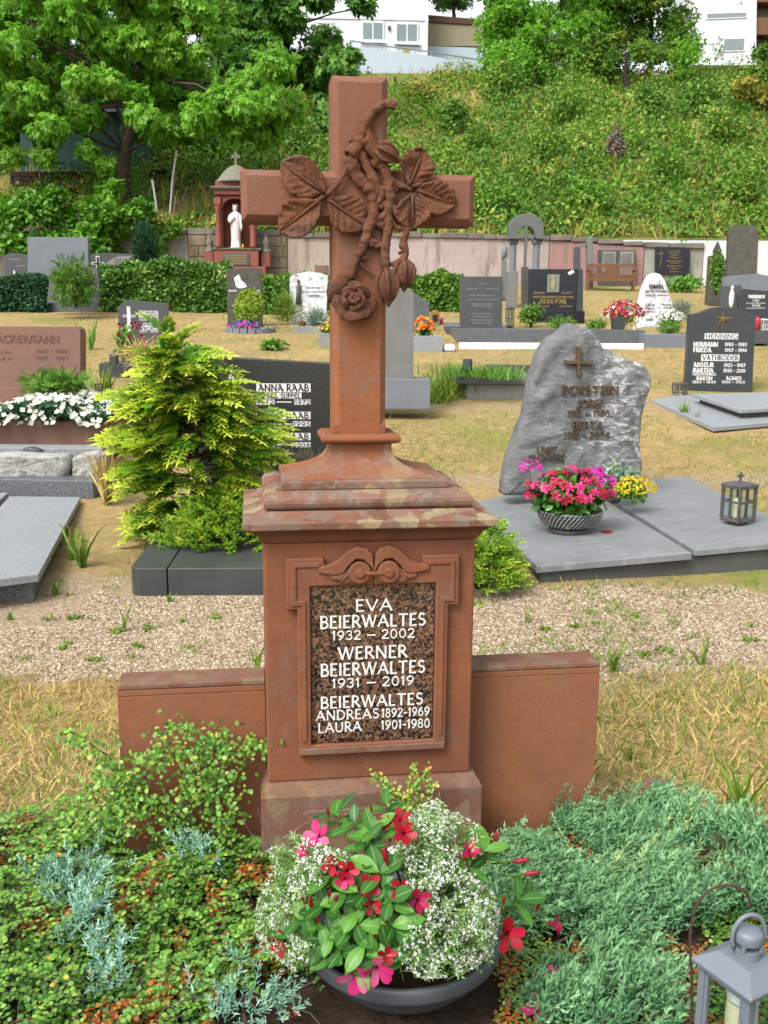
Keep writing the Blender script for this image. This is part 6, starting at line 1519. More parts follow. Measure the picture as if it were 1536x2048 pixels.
grove('low green tree at the lower edge of the hilltop grove', (1010, 1130), (60, 150), 9, 58, hp(1070, 200), 7, 'l_walnut', (24, 38))
grove('rounded green tree below the bright hilltop tree', (1180, 1330), (70, 140), 10, 57.5, hp(1250, 190), 8, 'l_hill', (24, 38))
grove('shaded tree behind the beige garden wall', (860, 960), (-70, 20), 9, 74, at(905, 110, 74), 9, 'l_darktree', (30, 45))
grove('olive bush tree at the far right edge of the slope', (1490, 1600), (160, 260), 8, 50, hp(1540, 290), 10, 'l_olive', (24, 40), .4)
grove('green tree at the right edge below the pale house', (1510, 1600), (105, 160), 6, 57, hp(1545, 200), 11, 'l_hill', (24, 34))
# bare tree before the pale house
O = hp(1440, 125); t = thing('bare_tree', 'nearly bare dark tree in front of the pale house', 'tree', O); mb = MB(); f = lambda x, y: at(x, y, O[1]) - O
mb.tube([f(1440, 130), f(1437, 100), f(1448, 60), f(1462, 25), f(1468, -20), f(1480, -70)], [.32, .26, .2, .16, .12, .06], 8)
for pts in ([(1440, 104), (1470, 92), (1500, 78), (1520, 55)], [(1449, 60), (1425, 35), (1410, 5), (1400, -20)], [(1462, 25), (1490, 8), (1520, -5)], [(1466, 0), (1445, -20), (1430, -45)], [(1500, 78), (1530, 75)], [(1425, 35), (1400, 30), (1385, 22)]):
    mb.tube([f(*p) for p in pts], [.1 - .025 * i for i in range(len(pts))], 6)
part('trunk', mb, M['bark_dark'], t, smooth=True)
p, o, lt = lumpy(260, f(1438, 105) + np.array([0, 0, 0]), (.5, .5, 1.4), 5, 3); leaves('ivy', p, o, .28, 'l_darktree', t)
p, o, lt = lumpy(160, f(1470, -20), (2.2, 1, 1.6), 6, 4); leaves('crown', p, o, .22, 'l_olive', t)

# scrub over the slope: nobody could count it
N = 4700; cx = rs.uniform(-31, 31, N); cy = 34.0 + 27.5 * rs.rand(N) ** 1.15
dens = snoise(cx, cy, .35, 21) + .3 * snoise(cx, cy, 1.1, 22)
vis = np.abs(cx - 0) < 1.5 + cy * .50
pxc = 768 + F * cx / (cy * .98)
thin = np.where((pxc > 760) & (pxc < 960), .55, -.1)
keep = vis & (dens > -.8 + thin * 1.3); cx, cy, dens = cx[keep], cy[keep], dens[keep]; nb = len(cx)
cr = np.where(rs.rand(nb) < .09, rs.uniform(1.0, 2.0, nb), rs.uniform(.25, .55, nb)); chh = cr * rs.uniform(.55, .85, nb)
idx = np.repeat(np.arange(nb), (20 + 140 * cr ** 1.9).astype(int)); n = len(idx)
d = norm(rs.normal(size=(n, 3))); d[:, 2] = np.abs(d[:, 2])
pos = np.stack([cx[idx] + d[:, 0] * cr[idx] * rs.uniform(.5, 1.05, n), cy[idx] + d[:, 1] * cr[idx] * rs.uniform(.5, 1.05, n), np.zeros(n)], -1)
pos[:, 2] = hill_z(pos[:, 0], pos[:, 1]) + d[:, 2] * chh[idx] * rs.uniform(.5, 1.1, n) + .05
tint = np.clip(rs.rand(n) * .42 + .30 + .2 * dens[idx] * 0 + rs.uniform(-.3, .34, nb)[idx] - .12 * snoise(cx, cy, .25, 31)[idx], 0, 1)
so_ = stamp('hillside_scrub', T_QUAD, pos, norm(d * .3 + rs.normal(size=(n, 3)) * .6), norm(d + rs.normal(size=(n, 3)) * .28 + np.array([0, -.25, .45])), rs.uniform(.11, .24, n), M['l_hill'], None, tint)
tag(so_, 'low green scrub covering the slope behind the cemetery wall', 'scrub', kind='stuff')
n = 12000; gx = rs.uniform(-26, 27, n); gy = 33.6 + 28 * rs.rand(n) ** 1.4
pos = np.stack([gx, gy, hill_z(gx, gy)], -1); kp = (np.abs(gx) < 1.5 + gy * .42) & (snoise(gx, gy, .4, 40) > -.5) ; pos = pos[kp]; n = len(pos)
d = norm(np.stack([rs.normal(0, .35, n), rs.normal(0, .35, n), np.ones(n)], -1))
o = stamp('dry_hill_grass', t_blade(.045, .3), pos, d, rdir(n), rs.uniform(.3, .75, n), M['l_hillgrass'], None); tag(o, 'dry yellow grass between the scrub on the slope', 'grass', kind='stuff')
# bushes one can pick out on the slope
for i, (x, y, w, h, mt, lab) in enumerate([(905, 270, 80, 60, 'l_green', 'dark green bush beside the top of the cross'), (860, 395, 95, 60, 'l_green', 'round green bush just right of the cross arm'), (1000, 215, 110, 80, 'l_hill', 'broad pale green bush high on the slope'),
                                      (1090, 330, 120, 70, 'l_hill', 'light green bush in the middle of the slope'), (1180, 430, 130, 70, 'l_vine', 'fresh green bush low on the slope above the arch'), (1330, 380, 130, 80, 'l_hill', 'wide bush on the right half of the slope'),
                                      (1300, 250, 110, 70, 'l_green', 'dark bush under the rounded hilltop tree'), (1440, 300, 120, 80, 'l_hill', 'bush on the slope at right'), (1480, 420, 110, 70, 'l_hill', 'low bush above the rounded stele'),
                                      (985, 440, 110, 60, 'l_vine', 'bushy growth right above the cross arm end'), (1230, 330, 40, 70, 'l_lav', 'dry brown shrub on the slope'), (840, 220, 90, 40, 'l_olive', 'yellowish low bush just right of the cross top'),
                                      (420, 330, 120, 70, 'l_darktree', 'dark shrub behind the shrine dome'), (600, 330, 110, 80, 'l_green', 'green shrub above the left cross arm'), (500, 300, 120, 70, 'l_green', 'shrub between walnut and cross'), (1030, 190, 150, 90, 'l_walnut', 'big bush at the foot of the hilltop grove'), (1160, 180, 150, 90, 'l_hill', 'leafy bush under the middle hilltop tree'), (1370, 175, 120, 90, 'l_walnut', 'rounded bush left of the bare tree foot'), (1130, 260, 140, 70, 'l_hill', 'broad bush below the leafy grove bush'), (1400, 235, 120, 70, 'l_green', 'dark bush below the bare tree'), (960, 320, 100, 60, 'l_hill', 'pale bush in the upper slope centre'), (560, 420, 120, 70, 'l_green', 'green shrub under the left cross arm')]):
    bush(lab + ', leafy', x, y, w, h * 1.25, mt, 1100, 8, tmpl=T_QUAD, base=hp(x, y), name='slope_bush', seed=60 + i, group='bushes on the slope', stem=False)
# vines and ivy at the left of the wall
O = np.array([at(130, 530, 31.6)[0], 31.6, float(ground_z(0, 31.6))]); t = thing('grape_vine', 'bright green vine thicket growing along the wall at left', 'vine', O)
P_, O_, L_ = [], [], []
for i, (x, y, rx, ry) in enumerate([(20, 430, 60, 40), (80, 420, 55, 38), (140, 440, 60, 45), (200, 430, 50, 40), (110, 390, 22, 16), (235, 440, 45, 35), (30, 490, 60, 40), (120, 490, 60, 35), (-40, 450, 60, 60), (180, 480, 50, 40), (280, 420, 30, 22), (60, 400, 30, 22)]):
    c = at(x, y, 31.6 + (i % 3) * .35); k = mpp(c); p, o, lt = lumpy(900, c - O, (rx * k, .6, ry * k), 7, i + 300); P_.append(p); O_.append(o); L_.append(lt)
P_ = np.concatenate(P_); O_ = np.concatenate(O_); L_ = np.concatenate(L_)
leaves('foliage', P_, O_, .18, 'l_vine', t, t_hex(.8), .1, 9, np.clip(rs.rand(len(P_)) * .7 + .15 + L_, 0, 1))
mb = MB()
for x in (30, 90, 150, 205): c0, c1 = at(x, 545, 31.7) - O, at(x + 8, 420, 31.7) - O; mb.tube([c0, (c0 + c1) / 2 + np.array([.1, 0, 0]), c1], [.05, .04, .02], 6)
part('stems', mb, M['bark'], t)
O = np.array([at(250, 530, 32.6)[0], 32.6, float(ground_z(0, 32.6))]); t = thing('wall_ivy', 'ivy hanging over the plaster wall behind the dark conifer', 'ivy', O)
P_, O_ = [], []
for i, (x, y, rx, ry) in enumerate([(190, 455, 40, 18), (240, 460, 40, 22), (290, 456, 45, 18), (335, 462, 30, 14), (230, 500, 18, 28), (285, 490, 22, 34), (320, 490, 16, 26), (345, 455, 28, 9)]):
    c = at(x, y, 32.6); k = mpp(c); p, o, lt = lumpy(500, c - O, (rx * k, .25, ry * k), 6, i + 400); P_.append(p); O_.append(o)
leaves('foliage', np.concatenate(P_), np.concatenate(O_), .13, 'l_green', t, t_hex(.8), .3, 12)
# small spruce, stakes
O = hp(290, 420); t = thing('young_spruce', 'young spruce with a bare leader right of the walnut trunk', 'tree', O); k = mpp(O); mb = MB().tube([(0, 0, -.2), (0, 0, 85 * k)], [.05, .008], 6); part('trunk', mb, M['bark'], t)
P_, D_ = [], []
for i in range(200):
    u = rs.rand() ** .8; a = rs.uniform(0, 6.28); L = (1 - u) * 24 * k + 3 * k; q = rs.rand() ** .5 * L; P_.append((q * cos(a), q * sin(a), u * 78 * k - q * .15)); D_.append((cos(a), sin(a), .15))
stamp('crown', t_plume(8, 5, .06), np.array(P_), np.array(D_), rdir(200), rs.uniform(8, 14, 200) * k, M['l_green'], t)
for i, (x0, y0_, x1, y1_, lab) in enumerate([(318, 445, 305, 362, 'white garden stake leaning beside the young spruce'), (337, 415, 353, 303, 'tall pale garden stake right of the young spruce'), (346, 448, 374, 376, 'leaning wooden stake above the plaster wall'), (196, 405, 197, 384, 'short orange stake under the walnut tree'), (338, 440, 352, 345, 'thin wooden stake between the leaning stakes'), (128, 392, 125, 365, 'short grey stake left of the walnut trunk')]):
    O = at(x0, y0_, 35.0); a = at(x1, y1_, 35.0) - O; t = thing('garden_stake', lab, 'stake', O, 0, 'garden stakes'); part('pole', MB().tube([(0, 0, -.6), tuple(a * .5), tuple(a)], .035 if i < 2 else .03, 6), M['pole_white' if i < 2 else 'twig'], t); part('pole_tip', MB().ball(tuple(a), .045), M['pole_white' if i < 2 else 'twig'], t)
# dark column conifer, hedges, bushes among the back graves
O = at(295, 545, 29); t = thing('column_conifer', 'dark green column conifer before the ivy wall', 'conifer', O); k = mpp(O)
p, o, lt = lumpy(2600, (0, 0, 50 * k), (31 * k, 31 * k, 58 * k), 14, 77); stem_ = leaves('foliage', p[:1500], o[:1500], 12 * k, 'l_dark', t, t_plume(3, 3, .09), -.8, 5); part('stem', MB().tube([(0, 0, -.1), (0, 0, 70 * k)], [.06, .02], 6), M['bark_dark'], t)
def hedge(label, xa, xb, yb, ya_top, Y, depth, mat, n, seed, leaf=.075, lumps=12):
    O = at((xa + xb) / 2, yb, Y); O[2] = float(ground_z(O[0], Y)); a, b = at(xa, yb, Y) - O, at(xb, yb, Y) - O; h = (at(0, ya_top, Y) - O)[2]
    t = thing('hedge', label, 'hedge', O); r = np.random.RandomState(seed)
    u = r.rand(n); side = r.rand(n); x = a[0] + (b[0] - a[0]) * u
    hh = h * (1 + .1 * snoise(x, x * 0, 2.2, seed) + .06 * snoise(x, x * 0, 7, seed + 1))
    z = np.where(side < .55, r.rand(n) * hh, hh * r.uniform(.88, 1.08, n)); y = np.where(side < .55, .1 * snoise(x, z, 4, seed) + r.uniform(-.1, .12, n), r.uniform(0, depth, n))
    out = np.where((side < .55)[:, None], np.array([[0, -1, .35]]), np.array([[0, -.2, 1]])) + r.normal(size=(n, 3)) * .4
    lt = .18 * snoise(x, z, 3.5, seed + 4)
    leaves('foliage', np.stack([x, y, z], -1), norm(out), leaf, mat, t, T_QUAD, 0, seed, np.clip(r.rand(n) * .75 + .1 + lt, 0, 1))
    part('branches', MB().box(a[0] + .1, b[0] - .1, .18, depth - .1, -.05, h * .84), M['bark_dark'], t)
hedge('flowering privet hedge left of the cross', 200, 455, 628, 533, 24.8, 1.0, 'l_hedge', 13000, 1, .115)
hedge('green hedge between the weathered stone and the marble stone', 458, 672, 625, 556, 24.4, .9, 'l_green', 9000, 2, .11)
hedge('clipped hedge right of the cross shaft', 812, 926, 628, 549, 25.4, .9, 'l_green', 6500, 3, .11)
hedge('dark low hedge at the left edge before the blank slab', -80, 100, 622, 556, 24.6, .9, 'l_dark', 7000, 4, .1)
hedge('short hedge piece left of the arch pedestal', 905, 1000, 618, 556, 28, .6, 'l_green', 3000, 5, .09)
bush('green feathery juniper in front of the curved top headstone', 153, 610, 125, 92, 'l_green', 620, 20, Y=22.9, name='juniper_bush', tmpl=t_plume(8, 7, .05), seed=2, droop=.1)
bush('round lime green bush before the weathered headstone', 503, 660, 84, 78, 'l_lime', 2600, 9, Y=20.7, name='lime_bush', seed=5, tmpl=T_SPRIG)
bush('small round green box ball behind the orange flowers', 842, 640, 38, 44, 'l_green', 1400, 4, Y=21.5, name='box_ball', seed=6, sub=.8)
bush('dark green clipped dome beside the pale marble boulder', 1338, 672, 58, 34, 'l_green', 1600, 3.5, Y=18.9, name='box_dome', seed=8, sub=.85)
bush('ivy mound climbing the block left of the tall stele', 1432, 588, 44, 88, 'l_green', 1800, 6, Y=26, name='ivy_mound', seed=9)
bush('grey feathery shrub behind the white flowers by the marble boulder', 1362, 640, 50, 40, 'l_grey', 260, 14, Y=20.2, name='grey_shrub', tmpl=t_plume(8, 9, .03), seed=10)
bush('leafy plant left of the black headstone kerb', 1062, 656, 62, 48, 'l_green', 700, 8, Y=21.6, name='leafy_plant', seed=11)
bush('trailing fern plant in the kerb of the black headstone', 1125, 662, 90, 34, 'l_green', 800, 9, Y=21.2, name='trailing_fern', seed=12, tmpl=t_blade(.09, .5))
bush('small leafy plant at the right of the black headstone kerb', 1190, 664, 60, 26, 'l_green', 400, 7, Y=21.0, name='leafy_plant', seed=13)
bush('tall grassy weeds beside the marble headstone', 570, 660, 40, 70, 'l_grass', 260, 32, Y=21.8, name='weed_clump', seed=14, tmpl=t_blade(.03, .3), droop=-1.4, stem=False)
bush('silver grey ornamental grass in the kerb of the marble headstone', 632, 656, 60, 34, 'l_grey', 420, 18, Y=20.6, name='silver_grass', seed=15, tmpl=t_blade(.05, .5), droop=-.6, stem=False)
bush('low weeds growing on the lawn left of the cross shaft', 545, 700, 75, 20, 'l_green', 260, 12, Y=None, name='weed_patch', seed=16, stem=False)
bush('leafy wild plants under the black wall tablet', 1370, 585, 100, 34, 'l_vine', 600, 9, Y=30.5, name='wild_plants', seed=17)
# flowers of the back rows
def bed(label, px, pyb, wpx, hpx, green, fl, nf, fs, Y, seed, ng=400, name='flower_clump', cat='flowers', deep=.7, leaf=6):
    O = at(px, pyb, Y); k = mpp(O); w, h = wpx * k / 2, hpx * k; t = thing(name, label, cat, O)
    p, o, lt = lumpy(ng, (0, 0, h * .4), (w, w * deep, h * .5), 7, seed); p[:, 2] = np.maximum(p[:, 2], 0); leaves('foliage', p, o, leaf * k, green, t, T_LEAF, 0, seed)
    for i, m_ in enumerate(fl): flower_dots(t, nf // len(fl), (0, 0, h * .35), (w * 1.02, w * deep, h * .68), fs * k, m_, seed + i)
    return t
bed('red and white bouquet in the grey pot by the marble boulder', 1247, 652, 78, 46, 'l_green', ['f_red', 'f_red', 'f_crimson', 'f_white'], 220, 8, 19.6, 1)
O = at(1235, 668, 19.2); k = mpp(O); t = thing('square_pot', 'dark grey square pot under the red and white bouquet', 'pot', O); part('pot', MB().rect_loft([(10 * k, 10 * k, 0), (13 * k, 13 * k, 33 * k), (12 * k, 12 * k, 33.2 * k), (11 * k, 11 * k, 28 * k)]), M['pot_grey'], t, .006)
O = at(1268, 664, 19.0); k = mpp(O); t = thing('glass_jar', 'small glass jar with candle stub beside the square pot', 'jar', O); part('glass', MB().lathe([(5 * k, 0), (5.5 * k, 8 * k), (4.5 * k, 12 * k)], 12), M['pane_glass'], t, smooth=True); part('candle', MB().lathe([(3 * k, .2 * k), (3 * k, 6 * k), (.5 * k, 7 * k)], 10), M['wax'], t, smooth=True)
bed('white flowering clump beside the dark family headstone', 1338, 652, 58, 30, 'l_green', ['f_white'], 130, 7, 19.4, 2)
bed('orange marigold cluster right of the cross shaft', 848, 676, 42, 40, 'l_dark', ['f_orange'], 46, 11, 17.3, 3, leaf=6)
bed('yellow marigolds in the concrete trough beside the shaft', 660, 672, 44, 26, 'l_green', ['f_yellow', 'f_yellow', 'f_red'], 90, 6, 17.8, 4)
bed('blue and purple pansies in the oval kerb', 487, 664, 62, 22, 'l_green', ['f_blue', 'f_blue', 'f_magenta'], 90, 6, 20.2, 5)
bed('small white ground flowers at the end of the oval kerb', 535, 664, 26, 10, 'l_green', ['f_white'], 40, 5, 20.3, 6, 120)
bed('small red flowers at the kerb of the marble headstone', 604, 656, 16, 18, 'l_green', ['f_red'], 12, 5, 20.5, 7, 120)
rb = bush('red rose bush in front of the slanted dark headstone', 258, 722, 66, 70, 'l_green', 420, 9, Y=13.3, name='rose_bush', seed=21, cat='rose bush', sub=.4)
k = mpp(at(258, 722, 13.3))
for i, (x, y) in enumerate([(238, 649), (246, 651), (263, 648), (271, 646), (278, 652), (274, 657), (284, 672), (288, 678), (258, 674), (240, 668), (266, 655)]):
    c = at(x, y, 13.15) - at(258, 722, 13.3); o = stamp('rose_bloom', t_merge([t_xf(t_leaf(.8, .15, -.25), (0, 0, .05 * (j % 2)), yaw=j * 1.25, pitch=.3 + .5 * (j % 2), s=.6) for j in range(9)]), np.array([c]), np.array([[1, 0, 0.]]), np.array([[.1, -.9, .5]]), np.array([7.5 * k]), M['f_red'], rb, np.array([.3 + .06 * i]))
bush('dry grass tuft on the planter of the slanted headstone', 285, 735, 110, 45, 'l_dry', 500, 30, Y=13.2, name='dry_tuft', seed=22, tmpl=t_blade(.025, .5), droop=-.8, stem=False, cat='grass')
bush('green thuja mound behind the white begonias', 112, 806, 150, 62, 'l_green', 620, 28, Y=9.7, name='thuja_mound', seed=23, tmpl=t_frond(4, w=.05, sub=1), droop=-.5)
# white begonias in the pink planter
O = at(90, 852, 8.75); k = mpp(O); t = thing('begonia_bed', 'dense white begonias filling the pink planter', 'flowers', O)
n = 2600; x = rs.uniform(-160, 113, n) * k; y = rs.uniform(0, 1.15, n); z = (42 + 7 * snoise(x, y, 4, 2)) * k * rs.uniform(.25, 1, n) * np.clip(1.4 * (1 - np.abs(x / k + 20) / 150), .45, 1)
leaves('foliage', np.stack([x, y, z], -1), norm(np.stack([rs.normal(0, .4, n), rs.normal(-.6, .4, n), np.ones(n)], -1)), 13 * k, 'l_dark', t, T_OVAL, 0, 3)
n = 580; x = rs.uniform(-162, 114, n) * k; y = rs.uniform(-.12, 1.15, n); z = (48 + 7 * snoise(x, y, 4, 2)) * k * np.where(y < .12, rs.uniform(.05, 1, n), rs.uniform(.92, 1.08, n)) * np.clip(1.4 * (1 - np.abs(x / k + 20) / 150), .45, 1)
d = norm(np.stack([rs.normal(0, .4, n), np.where(y < .12, -1, -.4) + rs.normal(0, .3, n), np.ones(n) * .8], -1))
o = stamp('blossoms', t_merge([t_xf(t_oval(.8, .05, -.1), (0, 0, .1), yaw=i * pi / 2, pitch=.4, s=.55) for i in range(4)]), np.stack([x, y, z], -1), norm(np.cross(d, rs.normal(size=(n, 3)))), d, 13 * k * rs.uniform(.7, 1.2, n), M['f_white'], t); o['kind'] = 'stuff'
# overflowing grass of the low planter
def grass_patch(label, pts, n, hgt, mat, Y=None, seed=0, name='grass_clump', spread=.2, w=.03, zoff=0.0):
    r = np.random.RandomState(seed); c0 = gp(*pts[0]) if Y is None else at(pts[0][0], pts[0][1], Y); t = thing(name, label, 'grass', c0); P_ = []
    cs = [gp(*p) if Y is None else at(p[0], p[1], Y) for p in pts]
    for _ in range(n):
        c = cs[r.randint(len(pts))]; P_.append(c - c0 + np.array([r.normal(0, spread), r.normal(0, spread), zoff]))
    P_ = np.array(P_); d = norm(np.stack([r.normal(0, .45, n), r.normal(0, .45, n), np.ones(n)], -1)); stamp('blades', t_blade(w, .45), P_, d, rdir(n), hgt * r.uniform(.5, 1.2, n), M[mat], t, r.rand(n)); return t
grass_patch('tall green grass left of the low concrete planter', [(870, 800), (885, 795), (900, 785), (880, 770), (860, 805)], 500, .30, 'l_grass', None, 1, spread=.14)
grass_patch('green grass spilling over the planter rim', [(930, 752), (960, 754), (990, 757), (1015, 758), (910, 750)], 650, .17, 'l_vine', 12.2, 2, spread=.16)
# golden conifer in the dark surround
def fronds(t, P_, D_, U_, size, mat, tm, seed=0):
    return stamp('foliage', tm, np.array(P_), np.array(D_), np.array(U_), np.array(size), M[mat], t)
TO = np.array([at(388, 1060, 6.45)[0], 6.45, KO[2] + .12]); gt = thing('golden_conifer', 'golden yellow cypress with feathery sprays in the dark surround', 'conifer', TO)
r = random.Random(8); TM1 = t_frond(9, w=.048, sub=2, seed=3, droop=.40, spread=.34); P_, D_, U_, S_ = [], [], [], []; mb = MB()
Ht = 1.36; ax = Vector((.16, 0, Ht))
mb.tube([(-.12, 0, -.1), (.02, .02, .35), (.04, .0, .75), (-.12, 0, Ht * .97)], [.03, .024, .015, .004], 8)
for i in range(150):
    u = r.random() ** .95 * .97; az = r.uniform(0, 2 * pi)
    prof = np.interp(u, [0, .12, .3, .5, .7, .85, 1], [.14, .23, .335, .35, .25, .16, .03]) * r.uniform(.65, 1.22)
    rx = prof * (1.12 if cos(az) > 0 else .95)
    b = Vector((-.125 + .675 * u - .69 * u * u, 0, .02 + u * Ht * .9)); e = b + Vector((rx * cos(az), .85 * rx * sin(az), prof * r.uniform(.12, .55)))
    mb.tube([b, b.lerp(e, .5) + Vector((0, 0, -.03)), e], [.008, .005, .002], 5)
    nf = 5
    for j in range(nf):
        q = .38 + .62 * j / (nf - 1); p = b.lerp(e, q); da = r.uniform(-.9, .9) * (1.15 - q)
        d = Vector((cos(az + da), sin(az + da) * .9, r.uniform(-.05, .5))); P_.append(p); D_.append(d); U_.append((r.uniform(-.4, .4), r.uniform(-.9, .1), 1)); S_.append(r.uniform(.18, .34) * (.75 + .35 * q))
for i in range(130):      # inner sprays closing the heart of the bush
    u = r.uniform(.06, .82); az = r.uniform(-pi, 0); q = np.interp(u, [0, .3, .6, 1], [.14, .24, .20, .03]) * r.uniform(.5, 1.0)
    P_.append(Vector((-.125 + .675 * u - .69 * u * u + q * cos(az), q * sin(az), .04 + u * Ht * .9))); D_.append(Vector((cos(az) + r.uniform(-.5, .5), sin(az) * .8, r.uniform(-.2, .6)))); U_.append((r.uniform(-.4, .4), -.6, 1)); S_.append(r.uniform(.15, .24))
for i in range(14):
    a = r.uniform(0, 6.28); u = r.uniform(.86, 1.0); P_.append(Vector((.02 * cos(a) - .13, .02 * sin(a), u * Ht))); D_.append(Vector((cos(a), sin(a), r.uniform(.4, 1.8)))); U_.append((-cos(a), -sin(a), .8)); S_.append(r.uniform(.18, .30))
fronds(gt, P_, D_, U_, S_, 'l_thuja', TM1); part('trunk', mb, M['bark'], gt, smooth=True)
def low_juniper(label, O, w, d_, h, n, mat, size, seed, name='golden_juniper', lean=(0, 0), w_t=.03):
    r = random.Random(seed); t = thing(name, label, 'juniper', O); P_, D_, U_, S_ = [], [], [], []; mb = MB()
    for i in range(n):
        a = r.uniform(0, 2 * pi); q = r.random() ** .55; x, y = w * q * cos(a) + lean[0] * q, d_ * q * sin(a) + lean[1] * q; z = h * (1 - q ** 2.2) * r.uniform(.35, 1.0) + .02
        P_.append((x, y, z)); D_.append((cos(a) + r.uniform(-.5, .5) + lean[0] * 1.5, sin(a) + r.uniform(-.5, .5), r.uniform(.1, .8))); U_.append((r.uniform(-.5, .5), r.uniform(-.6, .2), 1)); S_.append(size * r.uniform(.7, 1.25))
        if i % 12 == 0: mb.tube([(0, 0, 0), (x * .5, y * .5, z * .7), (x, y, z)], [.007, .005, .002], 5)
    stamp('foliage', t_plume(9, seed, w_t * 1.2, .32), np.array(P_), np.array(D_), np.array(U_), np.array(S_), M[mat], t); part('stems', mb, M['bark'], t); return t
low_juniper('low golden juniper spreading below the golden conifer', np.array([at(455, 1080, 6.15)[0], 6.15, KO[2] + .13]), .40, .30, .30, 620, 'l_gold_low', .15, 4)
low_juniper('golden juniper tuft beside the right corner of the pedestal cap', np.array([at(955, 1160, 5.6)[0], 5.6, .02]), .20, .2, .36, 420, 'l_gold_low', .14, 5)
bush('dry lavender tuft before the black headstone plates', 610, 990, 110, 85, 'l_lav', 420, 40, Y=7.1, name='lavender', seed=31, tmpl=t_blade(.018, .12), droop=-1.6, stem=False, spread=.7)
# red flowers in the woven bowl on the boulder grave
VO = on_slab(ef, 1138, 1062, .118, ZT); k = mpp(VO); vb = thing('woven_bowl', 'wide grey bowl with woven pattern on the boulder grave slab', 'bowl', VO)
part('foot', MB().lathe([(40 * k, 0), (41 * k, 3 * k), (39 * k, 9 * k)], 32), M['iron_dark'], vb, smooth=True)
part('bowl', MB().lathe([(36 * k, 9 * k), (48 * k, 14 * k), (57 * k, 24 * k), (62 * k, 36 * k), (63 * k, 45 * k), (60 * k, 45 * k), (57 * k, 36 * k), (40 * k, 30 * k)], 40), M['stone_dark'], vb, smooth=True)
for j in range(5):
    for i in range(44):
        a = 2 * pi * (i + .5 * (j % 2)) / 44
        if sin(a) > .35: continue
        z0_ = 14.5 + j * 6; rr = np.interp(z0_ + 3, [9, 14, 24, 36, 45], [37, 48.5, 57.5, 62.5, 63.5]) * k
        part('weave', MB().tube([(rr * cos(a - .05), rr * sin(a - .05), (z0_) * k), (rr * 1.012 * cos(a), rr * 1.012 * sin(a), (z0_ + 3.2) * k), (rr * 1.01 * cos(a + .05), rr * 1.01 * sin(a + .05), (z0_ + 5) * k)], [1.1 * k, 1.6 * k, 1.0 * k], 5), M['granite_grey'] if 0 else M['concrete'], vb)
def petal_mesh(L=1.0, W=.8):
    vs = []; fs = []
    for i in range(5):
        u = i / 4; w = W * (.22 + .9 * sin(pi * min(1, u * .62 + .06)) ** 1.3) * (1 if u < 1 else .55)
        for j in range(3):
            v = j - 1; vs.append((v * w * .5 + .12 * u * u, u * L, .06 * v * v - .25 * (1 - u) ** 2 * 0 - .22 * u * u + .08 * v))
    for i in range(4):
        for j in range(2): a = i * 3 + j; fs.append((a, a + 1, a + 4, a + 3))
    return vs, fs
_pv, _pf = petal_mesh(1.1, .55)
T_PET5 = t_merge([t_xf((_pv, [q for f_ in _pf for q in ((f_[0], f_[1], f_[2]), (f_[0], f_[2], f_[3]))], [v[1] for v in _pv]), (0, 0, .28), yaw=i * 2 * pi / 5, pitch=.25, s=.5) for i in range(5)] + [([(.05 * cos(a), .05 * sin(a), 0) for a in (0, 2.1, 4.2)] + [(.13 * cos(a), .13 * sin(a), .3) for a in (0, 2.1, 4.2)] + [(0, 0, -.45)], [(0, 1, 4), (0, 4, 3), (1, 2, 5), (1, 5, 4), (2, 0, 3), (2, 3, 5), (0, 6, 1), (1, 6, 2), (2, 6, 0)], [0] * 7)])
O = VO + np.array([0, 0, 42 * k]); rf = thing('red_mandevilla', 'red and crimson flowering plant in the woven bowl', 'flowers', O)
p, o, lt = lumpy(520, (0, 0, 26 * k), (88 * k, 70 * k, 52 * k), 9, 81, .8, .5); leaves('foliage', p, o, 26 * k, 'l_mandevilla', rf, T_OVAL, -.2, 4)
r = random.Random(2)
for i in range(92):
    a = r.uniform(0, 2 * pi); e = r.random() ** .7 * 1.3; d = Vector((cos(a) * sin(e), sin(a) * sin(e) - .15, cos(e))).normalized()
    pos = np.array([[d.x * r.uniform(70, 96) * k, d.y * 70 * k, 16 * k + d.z * r.uniform(44, 66) * k]])
    mt = r.choice(['f_red', 'f_red', 'f_crimson', 'f_crimson', 'f_pink'])
    stamp('flower', T_PET5, pos, np.array([tuple(d.orthogonal())]), np.array([tuple(d + Vector((0, -.35, .1)))]), np.array([r.uniform(15, 21) * k]), M[mt], rf, np.array([r.random()]))
for x, y, s, mt in ((1060, 938, 22, 'f_magenta'), (1192, 948, 15, 'f_magenta'), (1212, 966, 17, 'f_magenta')):
    c = at(x, y, VO[1] + .05) - O; g = thing('geranium_head', 'magenta geranium flower ball ' + {1060: 'at the left of the red bowl plant', 1192: 'at the top right of the red bowl plant', 1212: 'at the far right of the red bowl plant'}[x], 'flower', O + c)
    flower_dots(g, 40, (0, 0, 0), (s * k, s * k, s * k * .8), 9 * k, mt, x, top=-.2, name='florets'); part('stalk', MB().tube([(0, 0, -2 * s * k), (0, 0, 0)], .004, 5), M['stem_green'], g)
bed('yellow button flowers at the foot of the boulder headstone', 1268, 1002, 86, 48, 'l_green', ['f_yellow'], 420, 5, 7.05, 9, 900, leaf=7)
bush('blue-green sedum sprigs behind the yellow flowers', 1240, 985, 95, 62, 'l_grey', 200, 20, Y=7.3, name='sedum', seed=33, tmpl=T_SPRIG, droop=-1)
# ---------------------------------------------------------------- the planted grave in front of the cross
def flat_px(px, py, z=0.0):
    d = ray(px, py); return CAM + d * ((z - CAM[2]) / d[2])
